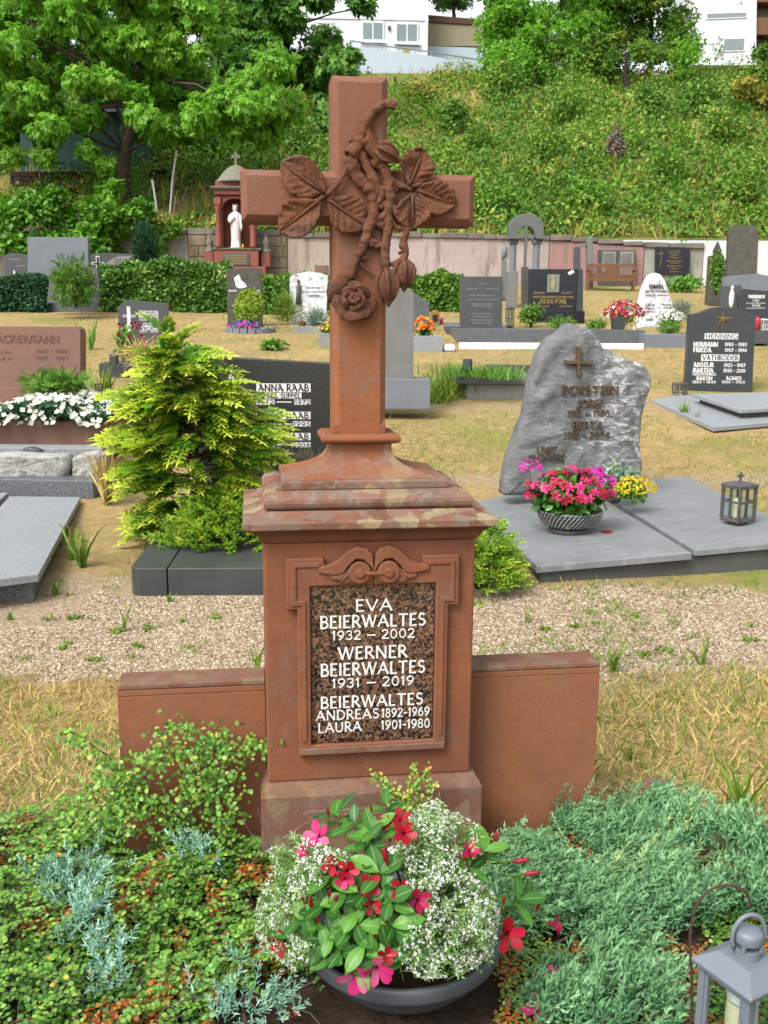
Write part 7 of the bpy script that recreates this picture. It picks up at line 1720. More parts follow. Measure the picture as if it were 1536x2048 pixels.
# soil of the bed
bed_pts = [(-2.2, .6), (2.2, .6), (2.2, 2.55), (1.55, 2.72), (.72, 3.02), (-.75, 2.86), (-2.2, 2.86)]
t = sheet('grave_soil', np.linspace(-2.0, 1.7, 60), np.linspace(.8, 2.9, 40), lambda X, Y: ground_z(X, Y) + .012 + .010 * snoise(X, Y, 9, 4) + .05 * np.exp(-((X - flat_px(806, 1862, .2)[0]) ** 2 + (Y - flat_px(806, 1862, .2)[1]) ** 2) / .10) - .06 * np.clip((Y - np.interp(X, [-2, .7, .82, .94, 1.05, 1.3, 1.8], [2.84, 2.86, 2.84, 2.7, 2.6, 2.45, 2.25])) * 8, 0, 1), 'soil')
# --- bowl
PO = flat_px(806, 2000, 0.0); PO = np.array([flat_px(806, 1862, .2)[0], flat_px(806, 1862, .2)[1], 0.012])
bowl = thing('plastic_bowl', 'wide dark grey plastic bowl of flowers at the foot of the cross', 'planter', PO)
part('bowl', MB().lathe([(.105, .058), (.116, .062), (.155, .092), (.189, .125), (.207, .156), (.211, .160), (.224, .164), (.228, .174), (.228, .196), (.224, .203), (.216, .203), (.206, .190), (.19, .165)], 64), M['pot_plastic'], bowl, smooth=True)
part('soil', MB().lathe([(.202, .150), (.200, .172), (.10, .180), (.01, .182)], 32), M['soil'], bowl, smooth=True)
DC = PO + np.array([0, 0, .17])
def dome(px, py, f=1.0, rad=(.315, .27, .345)):
    """point of the plant dome seen at a pixel"""
    d = ray(px, py); R_ = np.array(rad) * f; o = (CAM - DC) / R_; q = d / R_
    a = q @ q; b = 2 * o @ q; c = o @ o - 1; disc = b * b - 4 * a * c
    if disc < 0:
        t_ = -b / (2 * a)
    else: t_ = (-b - sqrt(disc)) / (2 * a)
    p = CAM + d * t_; nrm = (p - DC) / R_ / R_; return p, nrm / np.linalg.norm(nrm)
def r4(x, y): return 480 + x / 2.363, 1550 + y / 2.363
# --- mandevilla: glossy leaves in rosettes, trumpet flowers, buds
ML = []
def leaf_mesh(name, L, W, curl, mat, fold=.16):
    vs = []; fs = []; nu, nv = 9, 7
    for i in range(nu):
        u = i / (nu - 1); w = W * (sin(pi * min(1, u ** 1.18)) ** .75 + .05 * (u < .99))
        for j in range(nv):
            v = (j / (nv - 1) - .5) * 2; vs.append((v * w / 2, u * L, fold * W * (abs(v) ** 1.3) * .5 - curl * L * u * u + .010 * W * sin(u * 16) * abs(v)))
    for i in range(nu - 1):
        for j in range(nv - 1): a = i * nv + j; fs.append((a, a + 1, a + nv + 1, a + nv))
    me = MB().poly(vs, fs).mesh(name, True); at_ = me.attributes.new('tint', 'FLOAT', 'POINT'); at_.data.foreach_set('value', np.full(len(vs), curl * 2.0 % 1, np.float32)); a2 = me.attributes.new('tip', 'FLOAT', 'POINT'); a2.data.foreach_set('value', np.array([1.0 if k % nv == nv // 2 else 0.0 for k in range(len(vs))], np.float32)); me.materials.append(mat); return me
for i in range(6): ML.append(leaf_mesh('leaf', 1.0, .40 + .05 * (i % 3), .03 + .085 * i, M['l_mandevilla']))
def orient(o, pos, d, u, s, base):
    y = Vector(d).normalized(); z = Vector(u); z = (z - y * z.dot(y))
    z = z.normalized() if z.length > 1e-4 else y.orthogonal().normalized(); x = y.cross(z)
    o.matrix_local = Matrix(((x.x * s, y.x * s, z.x * s, pos[0] - base[0]), (x.y * s, y.y * s, z.y * s, pos[1] - base[1]), (x.z * s, y.z * s, z.z * s, pos[2] - base[2]), (0, 0, 0, 1)))
mv = thing('mandevilla', 'glossy leaved mandevilla with red and pink trumpet flowers in the bowl', 'flowers', PO)
r = random.Random(12); stems = MB()
ROS = [(460, 205, 6, .056), (640, 280, 6, .058), (690, 150, 5, .052), (600, 330, 6, .05), (430, 485, 5, .055), (660, 480, 7, .058), (290, 690, 6, .055), (400, 620, 5, .056), (440, 760, 6, .054), (560, 650, 6, .055), (720, 720, 6, .055), (710, 600, 6, .055), (1150, 375, 6, .054),
       (1085, 430, 4, .05), (1310, 600, 6, .054), (1370, 590, 4, .05), (540, 230, 5, .052), (590, 810, 5, .05), (480, 830, 5, .052), (800, 790, 5, .05), (530, 720, 6, .055), (350, 790, 4, .05), (640, 400, 5, .055), (330, 560, 4, .05), (600, 560, 5, .055), (500, 560, 5, .055), (700, 820, 4, .045), (430, 850, 4, .05), (760, 660, 4, .05), (560, 900, 4, .05), (640, 860, 4, .05), (780, 860, 4, .045), (400, 800, 5, .05)]
nleaf = 0
for (zx, zy, n, L) in ROS:
    p, nn = dome(*r4(zx, zy), r.uniform(.95, 1.02)); nn = Vector(nn); ax = (nn * .75 + Vector((0, -.1, .6))).normalized(); t1 = ax.orthogonal().normalized(); t2 = ax.cross(t1); c = Vector(p) - ax * .02
    stems.tube([tuple(Vector(DC) - Vector(PO) + Vector((r.uniform(-.06, .06), r.uniform(-.05, .05), 0))), tuple((Vector(DC) * .35 + c * .65) - Vector(PO)), tuple(c - Vector(PO))], [.004, .0035, .0025], 6)
    for i in range(n):
        a = i * 2.4 + r.uniform(-.3, .3); lift = r.uniform(.45, 1.35) * (.5 + .5 * i / n); d = (t1 * cos(a) + t2 * sin(a)) * 1.0 + ax * lift
        o = put('leaf', ML[r.randrange(6)], mv); orient(o, c + ax * .006 * i, d, ax + d * -.2, L * 1.05 * r.uniform(.8, 1.2), PO); nleaf += 1
part('stems', stems, M['stem_green'], mv, smooth=True)
# trumpet flowers
PM = {}
for nm in ('f_red', 'f_crimson', 'f_pink'):
    for kx in range(2):
        vs, fs = petal_mesh(1.1, .66); me = MB().poly([(x, y, z) for x, y, z in vs], fs).mesh('petal', True); a_ = me.attributes.new('tint', 'FLOAT', 'POINT'); a_.data.foreach_set('value', np.array([.25 + .5 * kx + .25 * (1 - v[1]) for v in vs], np.float32)); me.materials.append(M[nm]); PM[nm, kx] = me
    tm = MB().tube([(0, 0, -.95), (0, 0, -.5), (0, 0, -.1), (0, 0, .12)], [.07, .10, .20, .27], 10, cap=False).mesh('throat', True); tm.materials.append(M[nm]); PM[nm, 't'] = tm
    cm_ = MB().tube([(0, 0, -1.15), (0, 0, -.9), (0, 0, -.6)], [.06, .09, .075], 8).mesh('calyx', True); cm_.materials.append(M['l_euph']); PM[nm, 'c'] = cm_
def trumpet(zx, zy, s, mt, face, push=1.04, par=None, base=None):
    p, nn = dome(*r4(zx, zy), push); fc = (Vector(nn) * .5 + Vector(face)).normalized()
    fl = put('flower', PM[mt, 't'], mv if par is None else par); orient(fl, p, fc.orthogonal(), fc, s * .74, PO if base is None else base)
    for i in range(5):
        o = put('petal', PM[mt, i % 2], fl); a = i * 2 * pi / 5 + zx; tl = .55 + .45 * ((i * 7 + int(zx)) % 3) / 2
        o.matrix_local = Matrix.Rotation(a, 4, 'Z') @ Matrix.Translation((0, .16, .06)) @ Matrix.Rotation(tl, 4, 'X')
    put('calyx', PM[mt, 'c'], fl)
    return fl
for a in [(440, 425, .030, 'f_red', (-.6, -.6, .5)), (510, 450, .030, 'f_red', (.3, -.9, .2)), (600, 520, .034, 'f_red', (.4, -.8, .1)), (765, 545, .030, 'f_red', (.1, -.9, .4)), (840, 590, .032, 'f_crimson', (.5, -.8, .0)), (630, 605, .026, 'f_red', (-.1, -.9, -.2)), (200, 785, .036, 'f_red', (-.4, -.9, 0)),
          (755, 215, .030, 'f_red', (.0, -.5, .8)), (775, 275, .034, 'f_red', (.2, -.9, .2)), (690, 235, .022, 'f_red', (-.6, -.5, .5)), (1262, 745, .044, 'f_red', (.1, -1, .1)), (1480, 705, .030, 'f_crimson', (1, -.35, -.15)), (375, 292, .038, 'f_pink', (-.2, -.8, .5)), (545, 935, .046, 'f_pink', (-.15, -.8, -.5)),
          (650, 905, .042, 'f_pink', (.3, -.8, -.3)), (1085, 362, .026, 'f_crimson', (.1, -.6, .6)), (690, 850, .024, 'f_red', (.4, -.7, .3)), (310, 365, .022, 'f_crimson', (-.4, -.6, .4)), (500, 490, .026, 'f_crimson', (-.3, -.9, 0))]:
    trumpet(*a)
BM = MB().tube([(0, 0, 0), (0, .18, 0), (0, .45, 0), (0, .8, 0), (0, 1, 0)], [.035, .05, .12, .10, .012], 8).mesh('bud', True); BM.materials.append(M['f_red'])
BM2 = BM.copy(); BM2.materials.clear(); BM2.materials.append(M['f_crimson'])
PK = MB().tube([(0, -.9, 0), (0, -.3, 0), (0, .1, 0)], [.04, .045, .055], 6).mesh('pedicel', True); PK.materials.append(M['l_lime'])
for zx, zy, L, d, c in [(340, 650, .042, (-.1, -.1, 1), 0), (450, 640, .040, (.05, -.1, 1), 0), (420, 590, .03, (.1, -.2, 1), 0), (300, 608, .024, (-.2, 0, 1), 0), (700, 440, .05, (-.2, 0, 1), 0), (693, 690, .022, (-.1, -1, .3), 0), (1207, 340, .038, (.05, 0, 1), 1), (1275, 410, .046, (1, -.1, .18), 1), (1325, 470, .046, (1, -.1, .2), 1), (1245, 620, .028, (0, -.1, 1), 0),
                        (1395, 650, .028, (.4, 0, 1), 0), (635, 775, .024, (0, -.5, .8), 0), (418, 200, .026, (-.1, 0, 1), 0), (625, 185, .024, (-.2, 0, 1), 0), (1035, 525, .022, (.2, -.4, .8), 0), (755, 370, .026, (0, -.1, 1), 1), (1085, 410, .022, (0, 0, 1), 0), (1040, 405, .02, (-.1, 0, 1), 0), (1060, 745, .022, (0, -.3, .8), 0), (360, 715, .03, (.2, -.2, 1), 0)]:
    p, nn = dome(*r4(zx, zy), 1.05); b = put('bud', BM2 if c else BM, mv); orient(b, p, d, nn, L, PO); put('pedicel', PK, b)
# --- white euphorbia: two airy cushions
TE = t_merge([t_xf(t_hex(.6, .05, .05), (0, 0, .1), yaw=i * 2 * pi / 3 + .3, pitch=.35, s=.5) for i in range(3)])
TEL = t_merge([t_xf(t_leaf(.34, .05, .1), (0, .25 * i, 0), yaw=(-1) ** i * .8, pitch=.2, s=.5) for i in range(3)])
def euphorbia(label, poly, n, seed, cut=None):
    r = np.random.RandomState(seed); t = thing('white_euphorbia', label, 'flowers', PO); P_ = []; Nn = []
    xs = [p[0] for p in poly]; ys = [p[1] for p in poly]
    while len(P_) < n:
        x, y = r.uniform(min(xs), max(xs)), r.uniform(min(ys), max(ys)); ins = False; j = len(poly) - 1
        for i in range(len(poly)):
            if (poly[i][1] > y) != (poly[j][1] > y) and x < (poly[j][0] - poly[i][0]) * (y - poly[i][1]) / (poly[j][1] - poly[i][1]) + poly[i][0]: ins = not ins
            j = i
        if not ins or snoise(x, y, .03, seed) < -.45: continue
        p, nn = dome(*r4(x, y), 1.0 + .13 * float(snoise(x, y, .022, 5)) + .05 * float(snoise(x, y, .06, 6)) + r.uniform(-.2, .08) + abs(r.normal(0, .05))); P_.append(p - PO); Nn.append(nn)
    P_ = np.array(P_); Nn = np.array(Nn); d = norm(np.cross(Nn, r.normal(size=(n, 3))))
    o = stamp('bracts', TE, P_, d, Nn + r.normal(size=(n, 3)) * .6 + np.array([0, -.2, .3]), r.uniform(.0052, .0088, n), M['l_white'], t, r.rand(n)); o['kind'] = 'stuff'
    m_ = int(n * 1.1); i = r.randint(0, n, m_); q = P_[i] - Nn[i] * r.uniform(.004, .05, (m_, 1))
    o = stamp('leaves', TEL, q, norm(Nn[i] + r.normal(size=(m_, 3)) * .8), r.normal(size=(m_, 3)) + np.array([0, 0, 1]), r.uniform(.018, .030, m_), M['l_euph'], t, r.rand(m_)); o['kind'] = 'stuff'
    m_ = n // 4; i = r.randint(0, n, m_); tip = P_[i]; root = tip - Nn[i] * r.uniform(.05, .10, (m_, 1)) + r.normal(size=(m_, 3)) * .02
    o = stamp('stalks', t_blade(.016, .02), root, tip - root, r.normal(size=(m_, 3)), np.linalg.norm(tip - root, axis=1), M['l_euph'], t, r.rand(m_)); o['kind'] = 'stuff'
    return t
euphorbia('white diamond euphorbia cushion at the left side of the bowl', [(240, 270), (330, 300), (420, 340), (530, 370), (520, 430), (420, 440), (380, 560), (330, 560), (270, 600), (230, 690), (260, 760), (330, 800), (320, 900), (250, 930), (150, 840), (80, 760), (70, 640), (100, 560), (150, 420), (130, 350)], 2000, 1)
euphorbia('white diamond euphorbia cushion at the right side of the bowl', [(880, 130), (940, 110), (1000, 160), (1060, 200), (1130, 240), (1120, 320), (1060, 340), (1030, 420), (1110, 470), (1200, 560), (1230, 660), (1210, 780), (1190, 850), (1050, 950), (860, 960), (740, 880), (800, 700), (900, 600), (880, 560), (780, 520), (740, 470), (700, 340), (790, 320), (830, 250), (790, 200)], 3500, 2)
# fallen blossoms on the bed and slab
def fallen(label, px, py, s, mt, z=.06, up_=(0, -.3, 1)):
    p = flat_px(px, py, z); t = thing('fallen_blossom', label, 'flower', p, 0, 'fallen blossoms'); fl = put('corolla', PM[mt, 't'], t); orient(fl, p, Vector(up_).orthogonal(), Vector(up_), s, p)
    for i in range(5):
        o = put('petal', PM[mt, i % 2], fl); o.matrix_local = Matrix.Rotation(i * 2 * pi / 5, 4, 'Z') @ Matrix.Translation((0, .16, .06)) @ Matrix.Rotation(.2 + .3 * (i % 2), 4, 'X')
fallen('fallen pink blossom among the creeping plants right of the bowl', 1075, 2022, .030, 'f_pink', .07, (.3, -.5, .8)); fallen('fallen dark red blossom left below the bowl', 598, 2040, .022, 'f_red', .03); fallen('dark red withered blossom in the juniper', 1108, 1950, .018, 'f_crimson', .09)
p = on_slab(ef, 1225, 1066, .12, ZT); t = thing('fallen_petal', 'single red petal lying on the boulder grave slab', 'petal', p); o = put('petal', PM['f_red', 0], t); o.scale = (.07,) * 3; o.location = (0, 0, .006); o.rotation_euler = (.1, .1, 1.2)

# --- creeping cotoneaster mat (left and lower right)
TC = t_hex(.74, .07, .05)
def tuft_height(x, y): return .075 + .035 * snoise(x, y, 5.5, 14) + .022 * snoise(x, y, 14, 15)
def mat_leaves(name, label, reg, n, mat, size, seed, dead=None, zmul=1.0, cat='ground cover'):
    r = np.random.RandomState(seed); x = r.uniform(reg[0], reg[1], n * 2); y = r.uniform(reg[2], reg[3], n * 2); ok = reg[4](x, y) & (snoise(x, y, 16, seed + 60) > -.62); x, y = x[ok][:n], y[ok][:n]; n = len(x)
    h = np.maximum(.02, tuft_height(x, y)) * zmul * reg[5](x, y); q = r.rand(n) ** .45; z = .014 + h * q
    tint = np.clip(r.rand(n) * .62 + .16 * snoise(x, y, 4, 33) + .12 * q + .02, 0, .86)
    dm = (.6 * snoise(x, y, 6.5, 44) + .7 * snoise(x, y, 19, 45)) > (.32 if dead is None else dead); tint = np.where((dm & (r.rand(n) < .7)) | (r.rand(n) < .02), r.uniform(.87, 1, n), tint)
    nz = norm(np.stack([r.normal(0, .45, n), r.normal(-.25, .4, n), np.ones(n)], -1)); d = norm(np.stack([r.normal(size=n), r.normal(size=n), r.uniform(-.3, .5, n)], -1))
    o = stamp(name, TC, np.stack([x, y, z], -1), d, nz, size * r.uniform(.7, 1.25, n), M[mat], None, tint); tag(o, label, cat, kind='stuff'); return o
def reg_left(x, y): return (y < 2.84 + .04 * snoise(x, y, 5, 3)) & ~(((x - PO[0]) ** 2 + (y - PO[1]) ** 2 < .23 ** 2)) & ~((x > -.36) & (x < -.05) & (y < 1.99)) & ~((np.abs((x - MO[0]) * cos(MTH) + (y - MO[1]) * sin(MTH)) < .30) & (y > 2.58)) & ~((x > -.62) & (y > 2.70)) & ~((x < -.10) & (x > -.30) & (y < 2.06) & (y > 1.8))
def hump(x, y): return 1 - .45 * np.clip((y - 2.45) / .4, 0, 1) + .7 * np.exp(-((x + .78) ** 2 + (y - 2.62) ** 2) / .05) + .7 * np.exp(-((x + .62) ** 2 + (y - 2.5) ** 2) / .06) + .5 * np.exp(-((x + .9) ** 2 + (y - 2.2) ** 2) / .05)
mat_leaves('cotoneaster_mat', 'creeping cotoneaster with small round leaves covering the bed at left', (-1.45, -.12, 1.72, 2.95, reg_left, hump), 38000, 'l_cotoneaster', .0135, 3)
def reg_right(x, y): return (y < 2.78 - .15 * x + .10 * snoise(x, y, 6, 9)) & ~(((x - PO[0]) ** 2 + (y - PO[1]) ** 2 < .23 ** 2)) & (x > .0)
mat_leaves('cotoneaster_mat', 'reddish creeping cotoneaster between bowl and lantern', (-.05, 1.3, 1.72, 2.75, reg_right, lambda x, y: .62 + 0 * x), 21000, 'l_cotoneaster', .0115, 4, dead=-.1)
r = random.Random(6); mb = MB()
for i in range(150):
    x, y = r.uniform(-1.3, -.2), r.uniform(1.8, 2.75)
    if (x - PO[0]) ** 2 + (y - PO[1]) ** 2 < .25 ** 2: continue
    a = r.uniform(0, 6.28); L = r.uniform(.08, .25); h = float(tuft_height(x, y)); mb.tube([(x, y, .02), (x + L * .4 * cos(a), y + L * .4 * sin(a), h * 1.05), (x + L * .8 * cos(a), y + L * .8 * sin(a), h * 1.12), (x + L * cos(a), y + L * sin(a), h * .8)], [.002, .0017, .0012, .0006], 5)
P_, D_, U_ = [], [], []
for i in range(330):
    x, y = r.uniform(-1.35, -.2), r.uniform(1.85, 2.8)
    if not bool(reg_left(np.array([x]), np.array([y]))[0]): continue
    a = r.uniform(0, 6.28); L = r.uniform(.08, .22); h = float(tuft_height(x, y)) * float(hump(x, y)); pts = []
    for k_ in range(13):
        u = k_ / 12; pts.append((x + L * u * cos(a), y + L * u * sin(a), h * .8 + .05 * sin(pi * min(1, u * .8 + .1)) * (L / .15)))
        if k_ > 1:
            for s_ in (-1, 1): P_.append(pts[-1]); D_.append((cos(a + s_ * 1.0), sin(a + s_ * 1.0), .25 + r.gauss(0, .2))); U_.append((r.gauss(0, .25), r.gauss(-.2, .25), 1))
    mb.tube(pts[::3] + [pts[-1]], [.0018, .0015, .0012, .0009, .0006, .0005][:len(pts[::3]) + 1], 5)
n = len(P_); o = stamp('cotoneaster_shoots', TC, np.array(P_), np.array(D_), np.array(U_), rs.uniform(.010, .0165, n), M['l_cot_light'], None, np.clip(rs.rand(n) * .7 + .05 + .25 * (rs.rand(n) < .12), 0, 1)); tag(o, 'arching leafy shoots rising from the creeping cotoneaster', 'ground cover', kind='stuff')
tag(part('cotoneaster_stems', mb, M['twig']), 'thin arching twigs among the creeping cotoneaster', 'twigs', kind='stuff')
# --- cotoneaster shrub climbing the left side wall
def r3(x, y): return x / 2.56, 1400 + y / 2.56
cs = thing('cotoneaster_shrub', 'cotoneaster shrub sprawling up the left sandstone side wall', 'shrub', MO + mf.X * -.5 + mf.N * .02)
cb = np.array(cs.location); P_ = []; D_ = []; NN = []; mb = MB(); r = random.Random(31)
BR = [([(845, 760), (865, 680), (905, 590), (960, 500), (1050, 465)], .006, .02), ([(865, 680), (760, 560), (680, 470), (620, 400), (560, 300), (470, 215), (400, 180), (320, 175)], .0045, .02), ([(680, 470), (740, 400), (780, 280), (840, 180), (930, 130), (1040, 185), (1110, 235)], .003, .03),
      ([(940, 520), (960, 400), (1050, 330), (1160, 295), (1330, 270)], .003, .035), ([(830, 330), (900, 290), (1000, 255), (1100, 262), (1180, 205)], .0025, .03), ([(960, 500), (1080, 430), (1150, 370), (1215, 420)], .003, .03), ([(1000, 480), (1080, 560), (1150, 650), (1200, 770)], .003, .05),
      ([(640, 420), (540, 400), (460, 440), (390, 550), (270, 690)], .003, .0), ([(700, 500), (560, 520), (430, 640), (340, 720)], .003, -.02), ([(760, 560), (650, 600), (520, 680)], .0025, .0), ([(905, 590), (830, 520), (740, 520), (620, 560)], .0028, .01), ([(1050, 465), (1130, 470), (1190, 540), (1210, 640)], .0025, .03),
      ([(780, 280), (700, 330), (600, 380)], .002, .02), ([(1240, 250), (1300, 235), (1370, 235)], .0018, .05), ([(905, 590), (960, 640), (1040, 690)], .0025, .04), ([(865, 680), (940, 730), (1060, 760), (1160, 800)], .0025, .03), ([(600, 480), (620, 600), (640, 720)], .0022, .0), ([(1130, 150), (1150, 230), (1140, 300)], .0015, .04)]
for pts, rad, yl in BR:
    W = []
    for i in range(len(pts) - 1):
        for k_ in range(7):
            u = k_ / 7; q = (pts[i][0] * (1 - u) + pts[i + 1][0] * u, pts[i][1] * (1 - u) + pts[i + 1][1] * u)
            x, z = mf.px(*r3(*q), yl + .0); yy = yl + .012 * sin(i * 2.1 + u * 3)
            W.append(MO + mf.X * x + mf.N * yy + np.array([0, 0, z]))
    mb.tube([tuple(w - cb) for w in W], [max(.0008, rad * (1 - .75 * i / len(W))) for i in range(len(W))], 6)
    for i, w in enumerate(W):
        for j in range(6 if rad < .0055 else 2):
            spread = .028 if j > 3 else .012
            P_.append(w - cb + np.array([r.gauss(0, spread), r.gauss(-.012, .02), r.gauss(0, spread)])); D_.append((r.gauss(0, 1), r.gauss(-.3, .6), r.gauss(.3, .8))); NN.append((r.gauss(0, .5), -1 + r.gauss(0, .4), .7 + r.gauss(0, .4)))
for i in range(140):   # fuller leaf masses
    zx, zy, sx_, sy_ = r.choice([(1120, 400, 70, 60), (1080, 520, 90, 60), (700, 540, 90, 60), (880, 520, 80, 60), (1130, 620, 50, 90), (560, 560, 90, 80), (1000, 380, 60, 50), (420, 640, 80, 70)])
    x, z = mf.px(*r3(r.gauss(zx, sx_ * .6), r.gauss(zy, sy_ * .6)), .03); P_.append(MO + mf.X * x + mf.N * r.uniform(-.04, .06) + np.array([0, 0, z]) - cb); D_.append((r.gauss(0, 1), r.gauss(-.3, .6), r.gauss(.3, .8))); NN.append((r.gauss(0, .5), -1, .7))
n = len(P_); tn = np.clip(rs.rand(n) * .8 + .1, 0, 1)
o = stamp('foliage', TC, np.array(P_), np.array(D_), np.array(NN), rs.uniform(.010, .0185, n), M['l_cot_light'], cs, tn); o['kind'] = 'stuff'
part('branches', mb, M['twig'], cs, smooth=True)
# sprig before the foot block
sp = thing('cotoneaster_sprig', 'small yellowing cotoneaster sprig in front of the foot block', 'plant', MO + mf.X * .1 + mf.N * -.12); sb = np.array(sp.location); mb = MB(); P_ = []; D_ = []; NN = []
for pts in ([(800, 1640), (815, 1600), (822, 1570), (830, 1530)], [(815, 1600), (790, 1580), (765, 1560), (735, 1548)], [(820, 1585), (845, 1560), (862, 1530)], [(812, 1615), (790, 1600), (760, 1585)], [(822, 1620), (850, 1590), (868, 1560)]):
    W = []
    for i in range(len(pts) - 1):
        for k_ in range(5):
            u = k_ / 5; x, z = mf.px(pts[i][0] * (1 - u) + pts[i + 1][0] * u, pts[i][1] * (1 - u) + pts[i + 1][1] * u, -.10); W.append(MO + mf.X * x + mf.N * -.10 + np.array([0, 0, z]) - sb)
    mb.tube([tuple(w) for w in W], .0014, 5)
    for w in W:
        for j in range(5): P_.append(w + np.array([r.gauss(0, .007), r.gauss(0, .008), r.gauss(0, .007)])); D_.append((r.gauss(0, 1), r.gauss(-.3, .6), r.gauss(.3, .8))); NN.append((r.gauss(0, .5), -1, .7))
n = len(P_); stamp('foliage', TC, np.array(P_), np.array(D_), np.array(NN), rs.uniform(.009, .014, n), M['l_cot_light'], sp, np.clip(rs.rand(n) * .5 + .48, 0, 1))['kind'] = 'stuff'; part('branches', mb, M['twig'], sp)
# dry twigs left of the bowl
tw = thing('dry_twigs', 'bare dry twigs between the pedestal foot and the left bed', 'twigs', flat_px(540, 1740, .02)); tb = np.array(tw.location); mb = MB()
for pts in ([(548, 1706), (520, 1690), (500, 1665), (482, 1632)], [(540, 1695), (524, 1650), (515, 1615)], [(548, 1706), (520, 1705), (505, 1725), (498, 1745)], [(535, 1700), (545, 1680), (548, 1655)]):
    mb.tube([tuple(at(x, y, 2.45) - tb) for x, y in pts], [.0022, .0016, .0012, .0006][:len(pts)], 5)
part('twig', mb, M['twig'], tw)
# --- blue juniper sprigs at left
TPJ = [t_plume(12, 40 + i, .030, .32) for i in range(3)]
for j, (lab, pts) in enumerate([('blue-green juniper sprig rising from the cotoneaster at left', [(330, 930, 60), (300, 900, 40), (480, 830, 45), (470, 900, 50), (360, 1010, 50), (500, 1050, 45), (400, 1130, 40), (370, 1200, 30), (510, 1230, 35), (430, 960, 40), (250, 910, 30), (480, 1080, 30), (540, 1250, 30), (330, 980, 40)]),
                                ('small blue juniper shoot near the lower left of the bowl', [(560, 1420, 30), (550, 1350, 20), (540, 1460, 24)]), ('blue juniper tuft at the bottom left of the bowl', [(1180, 1490, 40), (1210, 1560, 40), (1380, 1560, 45), (1400, 1530, 40), (1250, 1360, 30), (1190, 1600, 40), (1350, 1620, 40)]),
                                ('blue juniper shoot at the foot of the left side wall', [(1020, 780, 35), (1060, 800, 35), (960, 770, 25)])]):
    O = flat_px(*r3(pts[0][0], pts[0][1] + 60), .03); t = thing('blue_juniper', lab, 'juniper', O); P_, D_, U_, S_ = [], [], [], []; mb = MB(); r = random.Random(j)
    for zx, zy, s in pts:
        c = flat_px(*r3(zx, zy), .12) - O
        mb.tube([(0, 0, 0), tuple(c * .6 + np.array([0, 0, .02])), tuple(c)], [.004, .003, .001], 5)
        for i in range(9 if j == 0 else 7): P_.append(c + np.array([r.gauss(0, .022), r.gauss(0, .02), r.gauss(0, .015)])); D_.append((r.gauss((zx - pts[0][0]) * .003, .6), r.gauss(-.1, .5), r.gauss(.9, .4))); U_.append((r.gauss(0, 1), -1, .5)); S_.append(r.uniform(.045, .085))
    stamp('foliage', TPJ[j % 3], np.array(P_), np.array(D_), np.array(U_), np.array(S_), M['l_juniper_blue'], t); part('stems', mb, M['twig'], t)
# --- creeping juniper on the right
def jr(x, y):
    yl = np.interp(x, [.05, .3, .7, .82, .94, 1.05, 1.3, 1.8], [2.50, 2.62, 2.95, 2.86, 2.67, 2.54, 2.36, 2.15]) + .03 * snoise(x, y, 9, 12); return (y < yl) & (y > 2.26 - .12 * x + .14 * snoise(x, y, 6, 61)) & (x > .24) & ~((x - PO[0]) ** 2 + (y - PO[1]) ** 2 < .27 ** 2)
JO = np.array([.8, 2.5, 0.0]); jn = thing('creeping_juniper', 'blue-green creeping juniper carpet spreading right of the cross', 'juniper', JO)
n0 = 14000; x = rs.uniform(.2, 1.9, n0); y = rs.uniform(1.75, 3.05, n0); ok = jr(x, y) | ((rs.rand(n0) < .7) & (y < 2.35) & (x > .24) & (y > 1.7) & (snoise(x, y, 7.5, 66) > .25) & ~((x - PO[0]) ** 2 + (y - PO[1]) ** 2 < .27 ** 2)); inwall = (np.abs((x - MO[0]) * -sin(MTH) + (y - MO[1]) * cos(MTH) - .17) < .08) & (x < .70); ok &= ~inwall
ok &= (snoise(x, y, 10, 88) + .4 * snoise(x, y, 23, 89) > -.58); x, y = x[ok][:3100], y[ok][:3100]; n = len(x); hh = .075 + .045 * snoise(x, y, 5.5, 50) + .03 * snoise(x, y, 11, 51) + .05 * np.exp(-((x - .95) ** 2 + (y - 2.6) ** 2) / .15); q = rs.rand(n) ** .4; z = .01 + np.maximum(.03, hh) * q
flow = np.stack([np.cos(snoise(x, y, 2.2, 70) * 2.2 - .3), np.sin(snoise(x, y, 2.2, 70) * 2.2 - .3) * .8, .25 + .55 * rs.rand(n)], -1) + rs.normal(size=(n, 3)) * .35
for i in range(3):
    sl_ = slice(i, None, 3); o = stamp('foliage', TPJ[i], np.stack([x, y, z], -1)[sl_] - JO, flow[sl_], (rs.normal(size=(n, 3)) * .4 + np.array([0, -.4, 1]))[sl_], rs.uniform(.06, .125, n)[sl_], M['l_juniper'], jn, np.clip(rs.rand(n) * .8 + .1 + .25 * snoise(x, y, 7, 71), 0, 1)[sl_]); o['kind'] = 'stuff'
mb = MB(); r = random.Random(9)
for i in range(60):
    k_ = r.randrange(n); a = r.uniform(-.6, .6); L = r.uniform(.15, .35); mb.tube([(x[k_] - JO[0] - L * cos(a) * .5, y[k_] - JO[1] - L * sin(a) * .5, .02), (x[k_] - JO[0], y[k_] - JO[1], z[k_] * .8), (x[k_] - JO[0] + L * .5 * cos(a), y[k_] - JO[1] + L * .5 * sin(a), z[k_])], [.004, .003, .001], 5)
part('stems', mb, M['twig'], jn)
P_, D_, S_ = [], [], []
